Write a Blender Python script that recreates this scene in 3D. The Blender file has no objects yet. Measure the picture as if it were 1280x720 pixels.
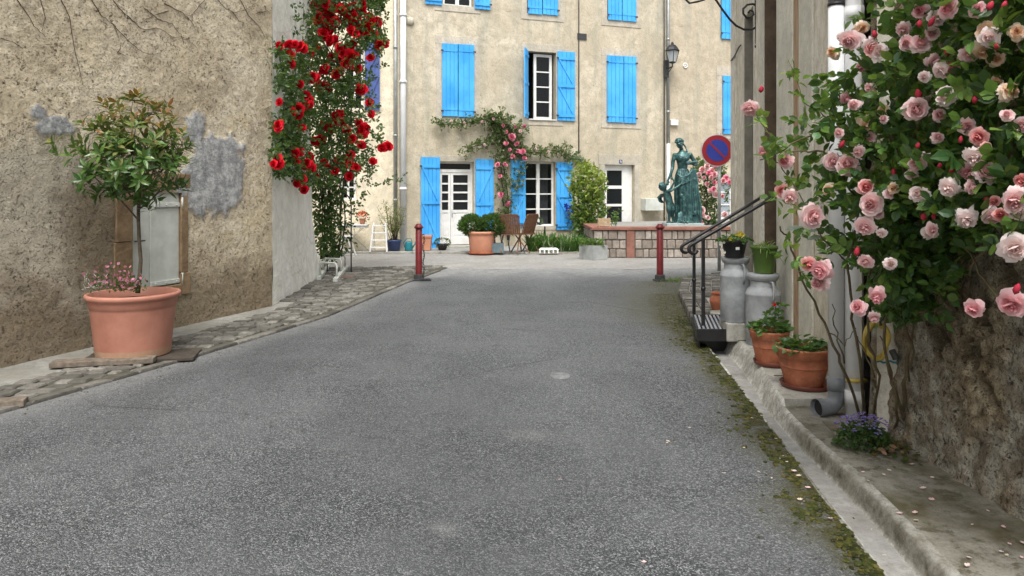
import bpy, bmesh, math, random
from mathutils import Vector, Matrix, noise
random.seed(7)
C = bpy.context.scene.collection
R = math.radians
U = random.uniform

# ------------------------------------------------------------------ mesh builder
class MB:
    def __init__(s):
        s.v = []; s.f = []; s.c = []; s.m = []; s.cur = (1, 1, 1); s.mi = 0
    def add(s, vs, fs, col=None):
        b = len(s.v); s.v.extend(vs); col = col or s.cur
        s.c.extend([col] * len(vs))
        for f in fs:
            s.f.append(tuple(i + b for i in f)); s.m.append(s.mi)
    def hexa(s, p):   # 8 corners: bottom 4 (ccw) top 4
        s.add([tuple(q) for q in p], [(0, 3, 2, 1), (4, 5, 6, 7), (0, 1, 5, 4), (1, 2, 6, 5), (2, 3, 7, 6), (3, 0, 4, 7)])
    def box(s, x0, x1, y0, y1, z0, z1):
        s.hexa([(x0, y0, z0), (x1, y0, z0), (x1, y1, z0), (x0, y1, z0), (x0, y0, z1), (x1, y0, z1), (x1, y1, z1), (x0, y1, z1)])
    def obox(s, c, sx, sy, sz, rz=0, tilt=None):
        m = Matrix.Rotation(rz, 3, 'Z')
        if tilt is not None: m = m @ tilt
        c = Vector(c)
        s.hexa([c + m @ Vector((a * sx / 2, b * sy / 2, d * sz / 2)) for d in (-1, 1) for a, b in ((-1, -1), (1, -1), (1, 1), (-1, 1))])
    def tube(s, pts, r, n=8, cap=True):
        pts = [Vector(p) for p in pts]; k = len(pts)
        rs = r if isinstance(r, (list, tuple)) else [r] * k
        up = None; vs = []
        for i, p in enumerate(pts):
            t = (pts[min(i + 1, k - 1)] - pts[max(i - 1, 0)])
            if t.length < 1e-9: t = Vector((0, 0, 1))
            t.normalize()
            if up is None:
                up = t.orthogonal().normalized()
            else:
                up = (up - t * up.dot(t))
                up = up.normalized() if up.length > 1e-6 else t.orthogonal().normalized()
            w = t.cross(up)
            for j in range(n):
                a = 2 * math.pi * j / n
                vs.append(tuple(p + (up * math.cos(a) + w * math.sin(a)) * rs[i]))
        fs = []
        for i in range(k - 1):
            for j in range(n):
                fs.append((i * n + j, i * n + (j + 1) % n, (i + 1) * n + (j + 1) % n, (i + 1) * n + j))
        if cap:
            fs.append(tuple(range(n - 1, -1, -1))); fs.append(tuple(range((k - 1) * n, k * n)))
        s.add(vs, fs)
    def lathe(s, prof, c=(0, 0, 0), n=32, wob=0.0):
        vs = []; fs = []
        for i, (r, z) in enumerate(prof):
            for j in range(n):
                a = 2 * math.pi * j / n
                rr = r * (1 + wob * math.sin(3 * a + z * 4))
                vs.append((c[0] + rr * math.cos(a), c[1] + rr * math.sin(a), c[2] + z))
        for i in range(len(prof) - 1):
            for j in range(n):
                fs.append((i * n + j, i * n + (j + 1) % n, (i + 1) * n + (j + 1) % n, (i + 1) * n + j))
        s.add(vs, fs)
    def disc(s, c, r, n=24, z=0.0):
        s.add([(c[0] + r * math.cos(2 * math.pi * j / n), c[1] + r * math.sin(2 * math.pi * j / n), c[2] + z) for j in range(n)], [tuple(range(n))])
    def ball(s, c, r, sx=1, sy=1, sz=1, n=12, m=8, jit=0.0):
        vs = []; fs = []
        for i in range(m + 1):
            ph = math.pi * i / m
            for j in range(n):
                a = 2 * math.pi * j / n; q = r * (1 + U(-jit, jit))
                vs.append((c[0] + q * sx * math.sin(ph) * math.cos(a), c[1] + q * sy * math.sin(ph) * math.sin(a), c[2] - q * sz * math.cos(ph)))
        for i in range(m):
            for j in range(n):
                fs.append((i * n + j, i * n + (j + 1) % n, (i + 1) * n + (j + 1) % n, (i + 1) * n + j))
        s.add(vs, fs)
    def grid(s, P, nu, nv, flip=False):
        vs = [tuple(P(i, j)) for i in range(nu) for j in range(nv)]
        fs = []
        for i in range(nu - 1):
            for j in range(nv - 1):
                q = (i * nv + j, (i + 1) * nv + j, (i + 1) * nv + j + 1, i * nv + j + 1)
                fs.append(q[::-1] if flip else q)
        s.add(vs, fs)
    def leaf(s, p, d, nrm, L, W, fold=0.25, droop=0.15, col=None):
        d = d.normalized(); side = d.cross(nrm)
        side = side.normalized() if side.length > 1e-5 else d.orthogonal().normalized()
        up = side.cross(d)
        pts = []
        for t, w in ((0, 0), (.3, .85), (.62, .9), (1, 0)):
            cc = p + d * (L * t) - up * (droop * L * t * t)
            pts.append(cc)
            if 0 < t < 1:
                pts.append(cc + side * (W * .5 * w) + up * (fold * W * .5 * w))
                pts.append(cc - side * (W * .5 * w) + up * (fold * W * .5 * w))
        s.add([tuple(q) for q in pts], [(0, 2, 1), (0, 1, 3), (1, 2, 5, 4), (3, 1, 4, 6), (4, 5, 7), (6, 4, 7)], col)
    def build(s, name, mats, parent=None, smooth=False, org=None, col=False, bevel=0):
        if parent is not None: org = parent['_o']
        org = tuple(org) if org is not None else (0, 0, 0)
        me = bpy.data.meshes.new(name)
        ox, oy, oz = org
        me.from_pydata([(a - ox, b - oy, c - oz) for a, b, c in s.v], [], s.f)
        if not isinstance(mats, (list, tuple)): mats = [mats]
        for m in mats: me.materials.append(m)
        if len(mats) > 1: me.polygons.foreach_set('material_index', s.m)
        if smooth: me.polygons.foreach_set('use_smooth', [True] * len(me.polygons))
        if col:
            at = me.color_attributes.new('Col', 'FLOAT_COLOR', 'POINT')
            at.data.foreach_set('color', [x for c in s.c for x in (c[0], c[1], c[2], 1.0)])
        me.update()
        o = bpy.data.objects.new(name, me); C.objects.link(o)
        o['_o'] = org
        if parent is not None: o.parent = parent
        else: o.location = org
        if bevel:
            b = o.modifiers.new('Bevel', 'BEVEL'); b.width = bevel; b.segments = 2; b.limit_method = 'ANGLE'
        return o

def build_each(mb, name, mats, parent, smooth=False, label=None):
    # one object per loose piece
    par = list(range(len(mb.v)))
    def find(a):
        while par[a] != a: par[a] = par[par[a]]; a = par[a]
        return a
    for f in mb.f:
        r = find(f[0])
        for i in f[1:]: par[find(i)] = r
    groups = {}
    for k, f in enumerate(mb.f): groups.setdefault(find(f[0]), []).append(k)
    out = []
    for ks in groups.values():
        m2 = MB(); idx = {}
        for k in ks:
            nf = []
            for i in mb.f[k]:
                if i not in idx: idx[i] = len(m2.v); m2.v.append(mb.v[i]); m2.c.append(mb.c[i])
                nf.append(idx[i])
            m2.f.append(tuple(nf)); m2.m.append(0)
        out.append(m2.build(name, mats, parent, smooth))
    return out

def tag(o, label, cat, group=None, kind=None):
    o['label'] = label; o['category'] = cat
    if group: o['group'] = group
    if kind: o['kind'] = kind
    return o
def struct(o):
    o['kind'] = 'structure'; return o
def thing(name, loc, label, cat, group=None):
    o = bpy.data.objects.new(name, None); C.objects.link(o); o.location = loc; o['_o'] = tuple(loc)
    o.empty_display_size = .1
    return tag(o, label, cat, group)

# ------------------------------------------------------------------ node helper
class NT:
    def __init__(s, name):
        s.mat = bpy.data.materials.new(name); s.mat.use_nodes = True
        s.t = s.mat.node_tree; s.t.nodes.clear()
        s.out = s.n('ShaderNodeOutputMaterial')
        s.p = s.n('ShaderNodeBsdfPrincipled'); s.t.links.new(s.p.outputs[0], s.out.inputs[0])
        s.tc = s.n('ShaderNodeTexCoord').outputs['Object']
    def n(s, k): return s.t.nodes.new(k)
    def put(s, v, sock):
        if v is None: return
        if isinstance(v, bpy.types.NodeSocket): s.t.links.new(v, sock)
        elif isinstance(v, (tuple, list)) and len(v) == 3 and sock.type == 'RGBA': sock.default_value = (*v, 1)
        else: sock.default_value = v
    def map(s, sc=(1, 1, 1), loc=(0, 0, 0), rot=(0, 0, 0), vec=None):
        m = s.n('ShaderNodeMapping'); s.put(vec or s.tc, m.inputs[0]); m.inputs['Scale'].default_value = sc
        m.inputs['Location'].default_value = loc; m.inputs['Rotation'].default_value = rot
        return m.outputs[0]
    def noise(s, scale, detail=4, rough=.55, vec=None, dist=0, col=False):
        m = s.n('ShaderNodeTexNoise'); s.put(vec or s.tc, m.inputs['Vector'])
        m.inputs['Scale'].default_value = scale; m.inputs['Detail'].default_value = detail
        m.inputs['Roughness'].default_value = rough; m.inputs['Distortion'].default_value = dist
        return m.outputs[1 if col else 0]
    def vor(s, scale, vec=None, feat='F1', out='Distance', rnd=1):
        m = s.n('ShaderNodeTexVoronoi'); m.feature = feat; s.put(vec or s.tc, m.inputs['Vector'])
        m.inputs['Scale'].default_value = scale; m.inputs['Randomness'].default_value = rnd
        return m.outputs[out]
    def ramp(s, fac, stops, interp='LINEAR'):
        m = s.n('ShaderNodeValToRGB'); m.color_ramp.interpolation = interp; e = m.color_ramp.elements
        while len(e) < len(stops): e.new(.5)
        for i, (p, c) in enumerate(stops):
            e[i].position = p; e[i].color = (c, c, c, 1) if isinstance(c, (int, float)) else (*c, 1)
        s.put(fac, m.inputs[0]); return m.outputs[0]
    def mix(s, fac, a, b, blend='MIX'):
        m = s.n('ShaderNodeMix'); m.data_type = 'RGBA'; m.blend_type = blend
        s.put(fac, m.inputs[0]); s.put(a, m.inputs[6]); s.put(b, m.inputs[7]); return m.outputs[2]
    def math(s, op, a, b=0.0, clamp=False):
        m = s.n('ShaderNodeMath'); m.operation = op; m.use_clamp = clamp; s.put(a, m.inputs[0]); s.put(b, m.inputs[1]); return m.outputs[0]
    def attr(s, name, out='Color'):
        m = s.n('ShaderNodeAttribute'); m.attribute_name = name; return m.outputs[out]
    def bump(s, h, strength=.5, dist=.01, nrm=None):
        m = s.n('ShaderNodeBump'); s.put(h, m.inputs['Height']); m.inputs['Strength'].default_value = strength
        m.inputs['Distance'].default_value = dist
        if nrm is not None: s.put(nrm, m.inputs['Normal'])
        return m.outputs[0]
    def fin(s, col=None, rough=None, bump=None, metal=None, spec=None):
        s.put(col, s.p.inputs['Base Color']); s.put(rough, s.p.inputs['Roughness']); s.put(bump, s.p.inputs['Normal'])
        s.put(metal, s.p.inputs['Metallic']); s.put(spec, s.p.inputs['Specular IOR Level'])
        return s.mat
    def sepcol(s, c):
        m = s.n('ShaderNodeSeparateColor'); s.put(c, m.inputs[0]); return m.outputs
    def sepxyz(s, c=None):
        m = s.n('ShaderNodeSeparateXYZ'); s.put(c or s.tc, m.inputs[0]); return m.outputs

def G(name, c1, c2=None, sc=6, rough=.7, bump=.3, bsc=60, bd=.004, metal=0, spec=.4, lo=.35, hi=.65):
    t = NT(name); c2 = c2 or tuple(x * .72 for x in c1)
    f = t.noise(sc, 6, .65)
    col = t.ramp(f, [(lo, c2), (hi, c1)])
    r = t.ramp(t.noise(sc * 3, 3), [(.3, max(0, rough - .1)), (.7, min(1, rough + .1))])
    b = t.bump(t.noise(bsc, 4), bump, bd) if bump else None
    return t.fin(col, r, b, metal, spec)

def leafmat(name, trans=.3, rough=.45, spec=.35):
    t = NT(name); c = t.attr('Col')
    v = t.noise(14, 3)
    c2 = t.mix(t.ramp(v, [(.35, 0.0), (.65, .35)]), c, (0.10, .13, .03))
    t.fin(c2, rough, None, 0, spec)
    tr = t.n('ShaderNodeBsdfTranslucent'); t.put(t.mix(.5, c, (0.25, .4, .05), 'MIX'), tr.inputs[0])
    mx = t.n('ShaderNodeMixShader'); mx.inputs[0].default_value = trans
    t.t.links.new(t.p.outputs[0], mx.inputs[1]); t.t.links.new(tr.outputs[0], mx.inputs[2])
    t.t.links.new(mx.outputs[0], t.out.inputs[0])
    return t.mat
def petalmat(name, trans=.25):
    t = NT(name); c = t.attr('Col'); t.fin(c, .6, None, 0, .2)
    tr = t.n('ShaderNodeBsdfTranslucent'); t.put(c, tr.inputs[0])
    mx = t.n('ShaderNodeMixShader'); mx.inputs[0].default_value = trans
    t.t.links.new(t.p.outputs[0], mx.inputs[1]); t.t.links.new(tr.outputs[0], mx.inputs[2])
    t.t.links.new(mx.outputs[0], t.out.inputs[0])
    return t.mat

# ------------------------------------------------------------------ camera model of the photograph (metres)
F = 924.0; HY = 240.0; CZ = 1.5
def at(px, py, Y): return Vector(((px - 640) / F * Y, Y, CZ + (HY - py) / F * Y))
def interp(tab, x):
    if x <= tab[0][0]:
        a, b = tab[0], tab[1]
    elif x >= tab[-1][0]:
        a, b = tab[-2], tab[-1]
    else:
        for a, b in zip(tab, tab[1:]):
            if a[0] <= x <= b[0]: break
    return a[1] + (b[1] - a[1]) * (x - a[0]) / (b[0] - a[0])
def fbm(x, y, z=0, o=4):
    return noise.fractal(Vector((x, y, z)), .9, 2.1, o)
def sm(a, b, x):
    t = max(0, min(1, (x - a) / (b - a))); return t * t * (3 - 2 * t)
# ------------------------------------------------------------------ materials
def m_asphalt():
    t = NT('asphalt'); a = t.sepcol(t.attr('Col'))     # R moss, G worn/pale, B edge dirt
    g1 = t.vor(150, out='Color'); g = t.sepcol(g1)[0]
    d = t.vor(150)
    n1 = t.noise(75, 3, .7); n0 = t.noise(1.3, 5, .6)
    base = t.ramp(g, [(0.0, (.018, .020, .022)), (.38, (.055, .060, .064)), (.70, (.15, .16, .165)), (1.0, (.40, .41, .41))])
    base = t.mix(t.ramp(n1, [(.36, .45), (.60, 0.0)]), base, (.018, .019, .021))
    base = t.mix(t.ramp(n0, [(.38, .08), (.60, .42)]), base, (.175, .182, .186))
    base = t.mix(t.ramp(t.noise(.45, 5, .65, vec=t.map((1, .35, 1), (2, 7, 0))), [(.42, .28), (.54, 0.0)]), base, (.045, .048, .05))
    ck = t.ramp(t.vor(.55, feat='DISTANCE_TO_EDGE', vec=t.mix(.10, t.tc, t.noise(2.5, 6, .75, col=True))), [(0.0, 1.0), (.006, 0.0)])
    base = t.mix(t.math('MULTIPLY', ck, t.ramp(t.noise(.6, 3), [(.5, 0.0), (.6, .7)])), base, (.018, .018, .017))
    spots = t.ramp(t.noise(2.2, 5, .7), [(.62, 0.0), (.70, .45)])
    base = t.mix(spots, base, (.035, .037, .04))
    base = t.mix(t.math('MULTIPLY', a[1], t.ramp(t.noise(9, 6, .8), [(.35, .35), (.6, 1.0)])), base, (.33, .33, .32))
    base = t.mix(t.math('MULTIPLY', a[2], t.ramp(t.noise(7, 5, .8), [(.3, .2), (.7, 1.0)])), base, (.10, .095, .06))
    mo = t.math('MULTIPLY', a[0], t.ramp(t.noise(11, 6, .75), [(.40, 0.0), (.52, 1.0)]))
    mc = t.ramp(t.noise(70, 4), [(.3, (.02, .022, .006)), (.7, (.095, .088, .018))])
    base = t.mix(mo, base, mc)
    h = t.math('ADD', t.math('MULTIPLY', d, -1.0), t.math('MULTIPLY', n1, .7))
    return t.fin(base, t.ramp(n1, [(.3, .55), (.7, .8)]), t.bump(h, .9, .010), 0, .35)
def m_leftplaster():
    t = NT('roughcast_render'); a = t.sepcol(t.attr('Col'))   # R damp brown, G cement patch, B smooth lower zone
    n0 = t.noise(1.1, 6, .6); n1 = t.noise(7, 6, .7); n2 = t.noise(38, 5, .7)
    base = t.ramp(n0, [(.36, (.54, .455, .325)), (.48, (.68, .585, .43)), (.64, (.77, .69, .54))])
    base = t.mix(t.ramp(n1, [(.38, .45), (.56, 0.0)]), base, (.40, .32, .21))
    base = t.mix(t.ramp(t.noise(2.2, 4), [(.55, 0.0), (.72, .5)]), base, (.60, .49, .27))
    base = t.mix(t.math('MULTIPLY', a[2], .85), base, t.ramp(n1, [(.3, (.38, .34, .27)), (.7, (.54, .49, .40))]))
    dmp = t.math('MULTIPLY', a[0], t.ramp(n1, [(.25, .5), (.7, 1.0)]))
    base = t.mix(dmp, base, t.ramp(n1, [(.3, (.13, .095, .06)), (.7, (.24, .185, .115))]))
    wv = t.mix(.06, t.tc, t.noise(18, 4, .7, col=True))
    pits = t.math('MULTIPLY', t.ramp(t.noise(46, 5, .75, vec=t.map((1, 1, 1.5), rot=(.5, .3, .2))), [(.375, 1.0), (.42, 0.0)]), t.ramp(t.noise(2.6, 5, .7), [(.35, .25), (.6, 1.0)]))
    p2 = t.ramp(t.noise(24, 5, .85, vec=wv), [(.385, 1.0), (.42, 0.0)])
    pm = t.math('MULTIPLY', p2, t.ramp(t.noise(3.1, 5, .7, vec=t.map((1, 1, 1), (5, 2, 1))), [(.40, .1), (.56, 1.0)]))
    pm = t.math('MAXIMUM', pm, t.math('MULTIPLY', pits, .75))
    pm = t.math('MULTIPLY', pm, t.math('SUBTRACT', 1.0, t.math('MULTIPLY', a[1], .8)))
    base = t.mix(t.math('MULTIPLY', pm, .95), base, (.085, .06, .035))
    base = t.mix(a[1], base, t.ramp(t.noise(9, 7, .75), [(.3, (.17, .17, .172)), (.47, (.31, .315, .315)), (.62, (.54, .54, .53))]))
    h = t.math('SUBTRACT', t.math('ADD', t.math('MULTIPLY', n1, .6), n2), pm)
    return t.fin(base, .92, t.bump(h, .9, .016), 0, .15)
def m_oldwall():
    t = NT('weathered_stone_wall'); a = t.sepcol(t.attr('Col'))  # R cavity/joint, G grey render, B brown stain
    n0 = t.noise(3.5, 6, .7); n1 = t.noise(16, 7, .75); n2 = t.noise(80, 4, .7)
    base = t.ramp(n0, [(.34, (.24, .19, .12)), (.46, (.48, .40, .27)), (.62, (.70, .62, .46))])
    base = t.mix(t.ramp(n1, [(.35, .8), (.6, 0.0)]), base, (.10, .078, .048))
    base = t.mix(a[1], base, t.ramp(n1, [(.3, (.24, .23, .20)), (.66, (.62, .59, .50))]))
    base = t.mix(t.math('MULTIPLY', a[2], .55), base, t.ramp(n1, [(.3, (.10, .065, .035)), (.7, (.25, .17, .095))]))
    base = t.mix(t.math('MULTIPLY', a[0], .75), base, (.07, .055, .035))
    base = t.mix(t.ramp(n2, [(.36, .8), (.48, 0.0)]), base, (.06, .05, .033))
    cv = t.ramp(t.noise(24, 7, .85, vec=t.mix(.05, t.tc, t.noise(12, 4, col=True))), [(.385, 1.0), (.43, 0.0)])
    base = t.mix(t.math('MULTIPLY', cv, .85), base, (.035, .028, .018))
    base = t.mix(t.ramp(t.noise(33, 6, .8), [(.58, 0.0), (.66, .55)]), base, (.62, .56, .44))
    h = t.math('SUBTRACT', t.math('ADD', n1, t.math('MULTIPLY', n2, .5)), cv)
    return t.fin(base, .93, t.bump(h, 1.0, .025), 0, .15)
def m_facade(name, ca, cb, cc, crack=.5, wet=(.30, .30, .25), mot=1.0):
    t = NT(name); n0 = t.noise(.55, 6, .65); n1 = t.noise(4.5, 6, .7); n2 = t.noise(24, 5, .7)
    base = t.ramp(n0, [(.3, ca), (.5, cb), (.7, cc)])
    base = t.mix(t.ramp(n1, [(.38, .75 * mot), (.60, 0.0)]), base, tuple(x * .72 for x in cb))
    base = t.mix(t.ramp(n2, [(.34, .6 * mot), (.48, 0.0)]), base, tuple(x * .6 for x in cb))
    # worn patches where masonry shows, pits, long thin cracks
    w = t.ramp(t.noise(2.1, 7, .75), [(.60, 0.0), (.64, .45)])
    base = t.mix(w, base, tuple(x * 1.13 for x in cc))
    pit = t.math('MULTIPLY', t.ramp(t.noise(9, 4, .8), [(.29, 1.0), (.335, 0.0)]), crack)
    base = t.mix(pit, base, (.13, .10, .07))
    e = t.ramp(t.vor(.9, feat='DISTANCE_TO_EDGE', vec=t.mix(.12, t.tc, t.noise(3, 4, col=True))), [(0.0, 1.0), (.012, 0.0)])
    base = t.mix(t.math('MULTIPLY', e, .35 * crack), base, (.17, .14, .10))
    st = t.noise(1.0, 5, .6, vec=t.map((3.2, 3.2, .35)))
    base = t.mix(t.ramp(st, [(.50, 0.0), (.70, .6)]), base, wet)
    h = t.math('ADD', t.math('MULTIPLY', n1, 1.3), t.math('MULTIPLY', n2, .5))
    h = t.math('SUBTRACT', h, t.math('MULTIPLY', pit, .8))
    return t.fin(base, .9, t.bump(h, .7, .02), 0, .2)
def m_rightplaster():
    t = NT('pale_streaked_render')
    n0 = t.noise(1.0, 6, .65, vec=t.map((1.2, 1.2, .8))); n1 = t.noise(10, 6, .72, vec=t.map((1, 1, .7))); n2 = t.noise(50, 5, .7)
    base = t.ramp(n0, [(.34, (.56, .52, .42)), (.5, (.74, .70, .60)), (.66, (.83, .80, .72))])
    base = t.mix(t.ramp(n1, [(.35, .6), (.6, 0.0)]), base, (.34, .30, .22))
    base = t.mix(t.ramp(n2, [(.3, .6), (.42, 0.0)]), base, (.22, .18, .13))
    return t.fin(base, .88, t.bump(t.math('ADD', n1, t.math('MULTIPLY', n2, .5)), .6, .008), 0, .2)
def m_concrete(name, ca, cb, stain=(.12, .10, .055), st=.6, moss=0.0):
    t = NT(name); n0 = t.noise(2.0, 6, .7); n1 = t.noise(14, 6, .75); n2 = t.noise(90, 4, .7)
    base = t.ramp(n0, [(.32, ca), (.66, cb)])
    base = t.mix(t.ramp(n1, [(.35, .6), (.62, 0.0)]), base, tuple(x * .6 for x in ca))
    base = t.mix(t.ramp(t.noise(1.6, 6, .65, vec=t.map((1, 1, 1), (3.3, 1.7, 0))), [(.46, 0.0), (.62, st)]), base, stain)
    base = t.mix(t.ramp(n2, [(.3, .5), (.45, 0.0)]), base, tuple(x * .4 for x in ca))
    base = t.mix(t.ramp(t.noise(7, 7, .8), [(.40, .75 * st), (.46, 0.0)]), base, tuple(x * .8 for x in stain))
    if moss: base = t.mix(t.ramp(t.noise(5, 7, .8), [(.55, 0.0), (.66, moss)]), base, (.07, .075, .02))
    h = t.math('ADD', n1, t.math('MULTIPLY', n2, .6))
    return t.fin(base, t.ramp(n0, [(.3, .55), (.6, .85)]), t.bump(h, .6, .006), 0, .35)
def m_stones(name, ca, cb, cc, sc=5):
    t = NT(name); c = t.attr('Col'); s = t.sepcol(c)
    base = t.ramp(s[0], [(0.0, ca), (.5, cb), (1.0, cc)])
    n1 = t.noise(sc * 3, 6, .75); n2 = t.noise(sc * 16, 4, .7)
    base = t.mix(t.ramp(n1, [(.35, .65), (.62, 0.0)]), base, tuple(x * .45 for x in ca))
    return t.fin(base, .85, t.bump(t.math('ADD', n1, t.math('MULTIPLY', n2, .6)), .7, .006), 0, .3)

ASPH = m_asphalt(); LPL = m_leftplaster(); OLDW = m_oldwall()
MFAC = m_facade('beige_lime_render', (.44, .38, .275), (.56, .495, .375), (.66, .60, .48))
MFAC2 = m_facade('tan_lime_render', (.45, .38, .28), (.53, .46, .345), (.59, .52, .40), .35)
MCREAM = m_facade('cream_render', (.80, .70, .52), (.85, .76, .58), (.88, .80, .64), .1, (.70, .62, .47))
MWHITE = m_facade('whitewashed_render', (.74, .72, .64), (.84, .82, .74), (.90, .885, .83), .8, (.66, .66, .56), .45)
RPL = m_rightplaster()
TRIM = m_facade('stone_surround', (.47, .42, .34), (.54, .49, .40), (.60, .55, .46), .3)
TRIMD = G('brown_sandstone', (.30, .21, .12), (.17, .11, .06), 5, .9, .8, 30, .01)
CONC = m_concrete('pale_square_concrete', (.27, .265, .25), (.40, .39, .365), (.22, .20, .17), .45)
PAVE = m_concrete('stained_pavement_concrete', (.17, .16, .125), (.34, .32, .27), (.085, .073, .036), .9, .7)
SLAB = m_concrete('pale_slab_concrete', (.36, .35, .31), (.50, .49, .45), (.24, .22, .17), .5, .2)
def m_gutter():
    t = NT('gutter_concrete'); a = t.sepcol(t.attr('Col')); n0 = t.noise(3.0, 7, .75); n1 = t.noise(18, 6, .75); n2 = t.noise(90, 4, .7)
    base = t.ramp(n0, [(.34, (.32, .31, .27)), (.5, (.54, .53, .49)), (.64, (.72, .71, .67))])
    base = t.mix(t.ramp(n1, [(.35, .75), (.6, 0.0)]), base, (.16, .145, .10))
    base = t.mix(t.math('MULTIPLY', a[0], t.ramp(t.noise(6, 6, .75), [(.32, .45), (.6, 1.0)])), base, t.ramp(n1, [(.3, (.05, .043, .025)), (.7, (.17, .155, .11))]))
    base = t.mix(t.ramp(n2, [(.3, .7), (.45, 0.0)]), base, (.10, .09, .07))
    return t.fin(base, t.ramp(n0, [(.3, .5), (.6, .85)]), t.bump(t.math('ADD', n1, t.math('MULTIPLY', n2, .6)), .8, .008), 0, .35)
GUT = m_gutter()
FOOT = m_concrete('gritty_footpath', (.24, .235, .21), (.36, .35, .32), (.20, .19, .15), .5)
COB = m_stones('cobbles', (.09, .085, .07), (.17, .16, .14), (.30, .285, .25))
MORT = G('dark_joint_earth', (.10, .09, .06), (.05, .05, .03), 14, .95, .6, 60)
WALLST = m_stones('terrace_wall_stone', (.26, .215, .18), (.37, .32, .275), (.47, .42, .365), 2)
TRIMR = m_facade('pale_jamb_render', (.58, .56, .47), (.72, .70, .60), (.80, .78, .70), .2, (.40, .38, .30))
REDP = G('faded_red_paint_masonry', (.30, .135, .10), (.19, .09, .065), 8, .8, .5, 40)
def m_blue():
    t = NT('blue_shutter_paint'); n = t.noise(1.4, 5, .6)
    base = t.ramp(n, [(.35, (.045, .33, .78)), (.6, (.085, .44, .88))])
    base = t.mix(t.ramp(t.noise(5, 6, .75, vec=t.map((1, 1, .25))), [(.50, 0.0), (.75, .35)]), base, (.04, .22, .50))
    base = t.mix(t.ramp(t.noise(22, 6, .8), [(.66, 0.0), (.70, .8)]), base, (.30, .42, .50))
    return t.fin(base, .5, t.bump(t.noise(60, 4, .7, vec=t.map((1, 1, .2))), .3, .003), 0, .25)
BLUE = m_blue()
BLUED = G('dark_blue_shutter_paint', (.10, .15, .38), (.06, .10, .28), 3, .5, .25, 90, .002)
WHT = G('white_paint', (.80, .80, .78), (.68, .68, .65), 7, .45, .15, 90, .002)
WHTD = G('dull_white_paint', (.60, .62, .58), (.46, .48, .43), 5, .5, .2, 80, .002)
PVC = G('white_pvc', (.78, .79, .80), (.68, .69, .69), 3, .35, .05, 50, .002)
PVCG = G('grey_pvc', (.23, .245, .26), (.16, .17, .18), 5, .4, .1, 50, .002)
ZINC = G('weathered_zinc', (.42, .43, .42), (.30, .31, .30), 6, .45, .15, 60, .002, metal=.6)
ALU = G('brushed_aluminium_can', (.40, .42, .43), (.25, .265, .275), 7, .6, .5, 40, .004, metal=.08)
BLK = G('black_iron', (.018, .018, .020), (.01, .01, .011), 10, .38, .3, 70, .002, spec=.5)
IRON = G('iron_dark_grey', (.05, .05, .052), None, 10, .5, .3, 70, .002)
def m_terracotta():
    t = NT('terracotta'); n0 = t.noise(7, 6, .7); z = t.sepxyz()[2]
    base = t.ramp(n0, [(.35, (.30, .095, .05)), (.6, (.46, .165, .085))])
    base = t.mix(t.ramp(t.noise(9, 7, .8), [(.56, 0.0), (.68, .5)]), base, (.55, .36, .27))
    base = t.mix(t.ramp(t.noise(4, 6, .75, vec=t.map((1, 1, 1), (4, 4, 4))), [(.54, 0.0), (.68, .6)]), base, (.14, .06, .035))
    return t.fin(base, .78, t.bump(t.noise(60, 4), .3, .003), 0, .3)
TER = m_terracotta()
TERP = G('plastic_terracotta', (.50, .225, .16), (.38, .16, .11), 3, .55, .12, 60, .002)
TERL = G('pale_terracotta', (.58, .27, .17), (.48, .21, .13), 4, .7, .2, 60, .002)
SOIL = G('potting_soil', (.05, .035, .022), (.02, .015, .01), 40, .95, .8, 90, .01)
GREENP = G('olive_plastic', (.085, .15, .028), (.065, .12, .022), 3, .45, .05, 50)
BLKP = G('black_plastic', (.022, .021, .024), None, 3, .45, .05, 50)
BLUP = G('blue_glaze', (.045, .075, .19), (.03, .05, .13), 5, .35, .1, 50)
TEAL = G('teal_plastic', (.02, .22, .27), (.015, .16, .2), 5, .4, .05, 50)
REDB = G('oxide_red_bollard_paint', (.19, .016, .018), (.10, .012, .013), 9, .45, .3, 60, .003)
WOODC = G('teak_wood', (.20, .10, .055), (.11, .055, .03), 18, .6, .3, 80, .003)
WOODG = G('grey_weathered_wood', (.22, .18, .14), (.11, .09, .07), 20, .9, .7, 50, .006)
WOODP = G('pale_wood', (.50, .38, .24), (.36, .26, .16), 14, .7, .3, 60)
BARK = G('grey_brown_bark', (.115, .09, .06), (.05, .04, .028), 22, .9, .7, 60, .006)
CANE = G('green_brown_cane', (.14, .13, .06), (.09, .05, .035), 12, .7, .3, 60, .003)
HOSE = G('yellow_hose', (.60, .45, .09), (.45, .33, .07), 10, .45, .05, 50)
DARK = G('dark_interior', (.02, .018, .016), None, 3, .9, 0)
CURT = G('grey_curtain', (.32, .31, .33), (.22, .21, .23), 8, .9, .3, 30)
def m_glass():
    t = NT('window_glass'); t.fin((.012, .014, .016), .06, t.bump(t.noise(2.5, 2), .05, .02), 0, .5)
    tr = t.n('ShaderNodeBsdfTransparent'); tr.inputs[0].default_value = (.75, .78, .78, 1)
    mx = t.n('ShaderNodeMixShader'); mx.inputs[0].default_value = .5
    t.t.links.new(t.p.outputs[0], mx.inputs[1]); t.t.links.new(tr.outputs[0], mx.inputs[2]); t.t.links.new(mx.outputs[0], t.out.inputs[0])
    return t.mat
GLASS = m_glass()
def m_glasso(name, c):
    t = NT(name); return t.fin(c, .08, t.bump(t.noise(2.5, 2), .05, .02), 0, .5)
GLASSD = m_glasso('dark_window_glass', (.014, .016, .018)); GLASSG = m_glasso('grey_window_glass', (.30, .34, .38))
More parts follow.
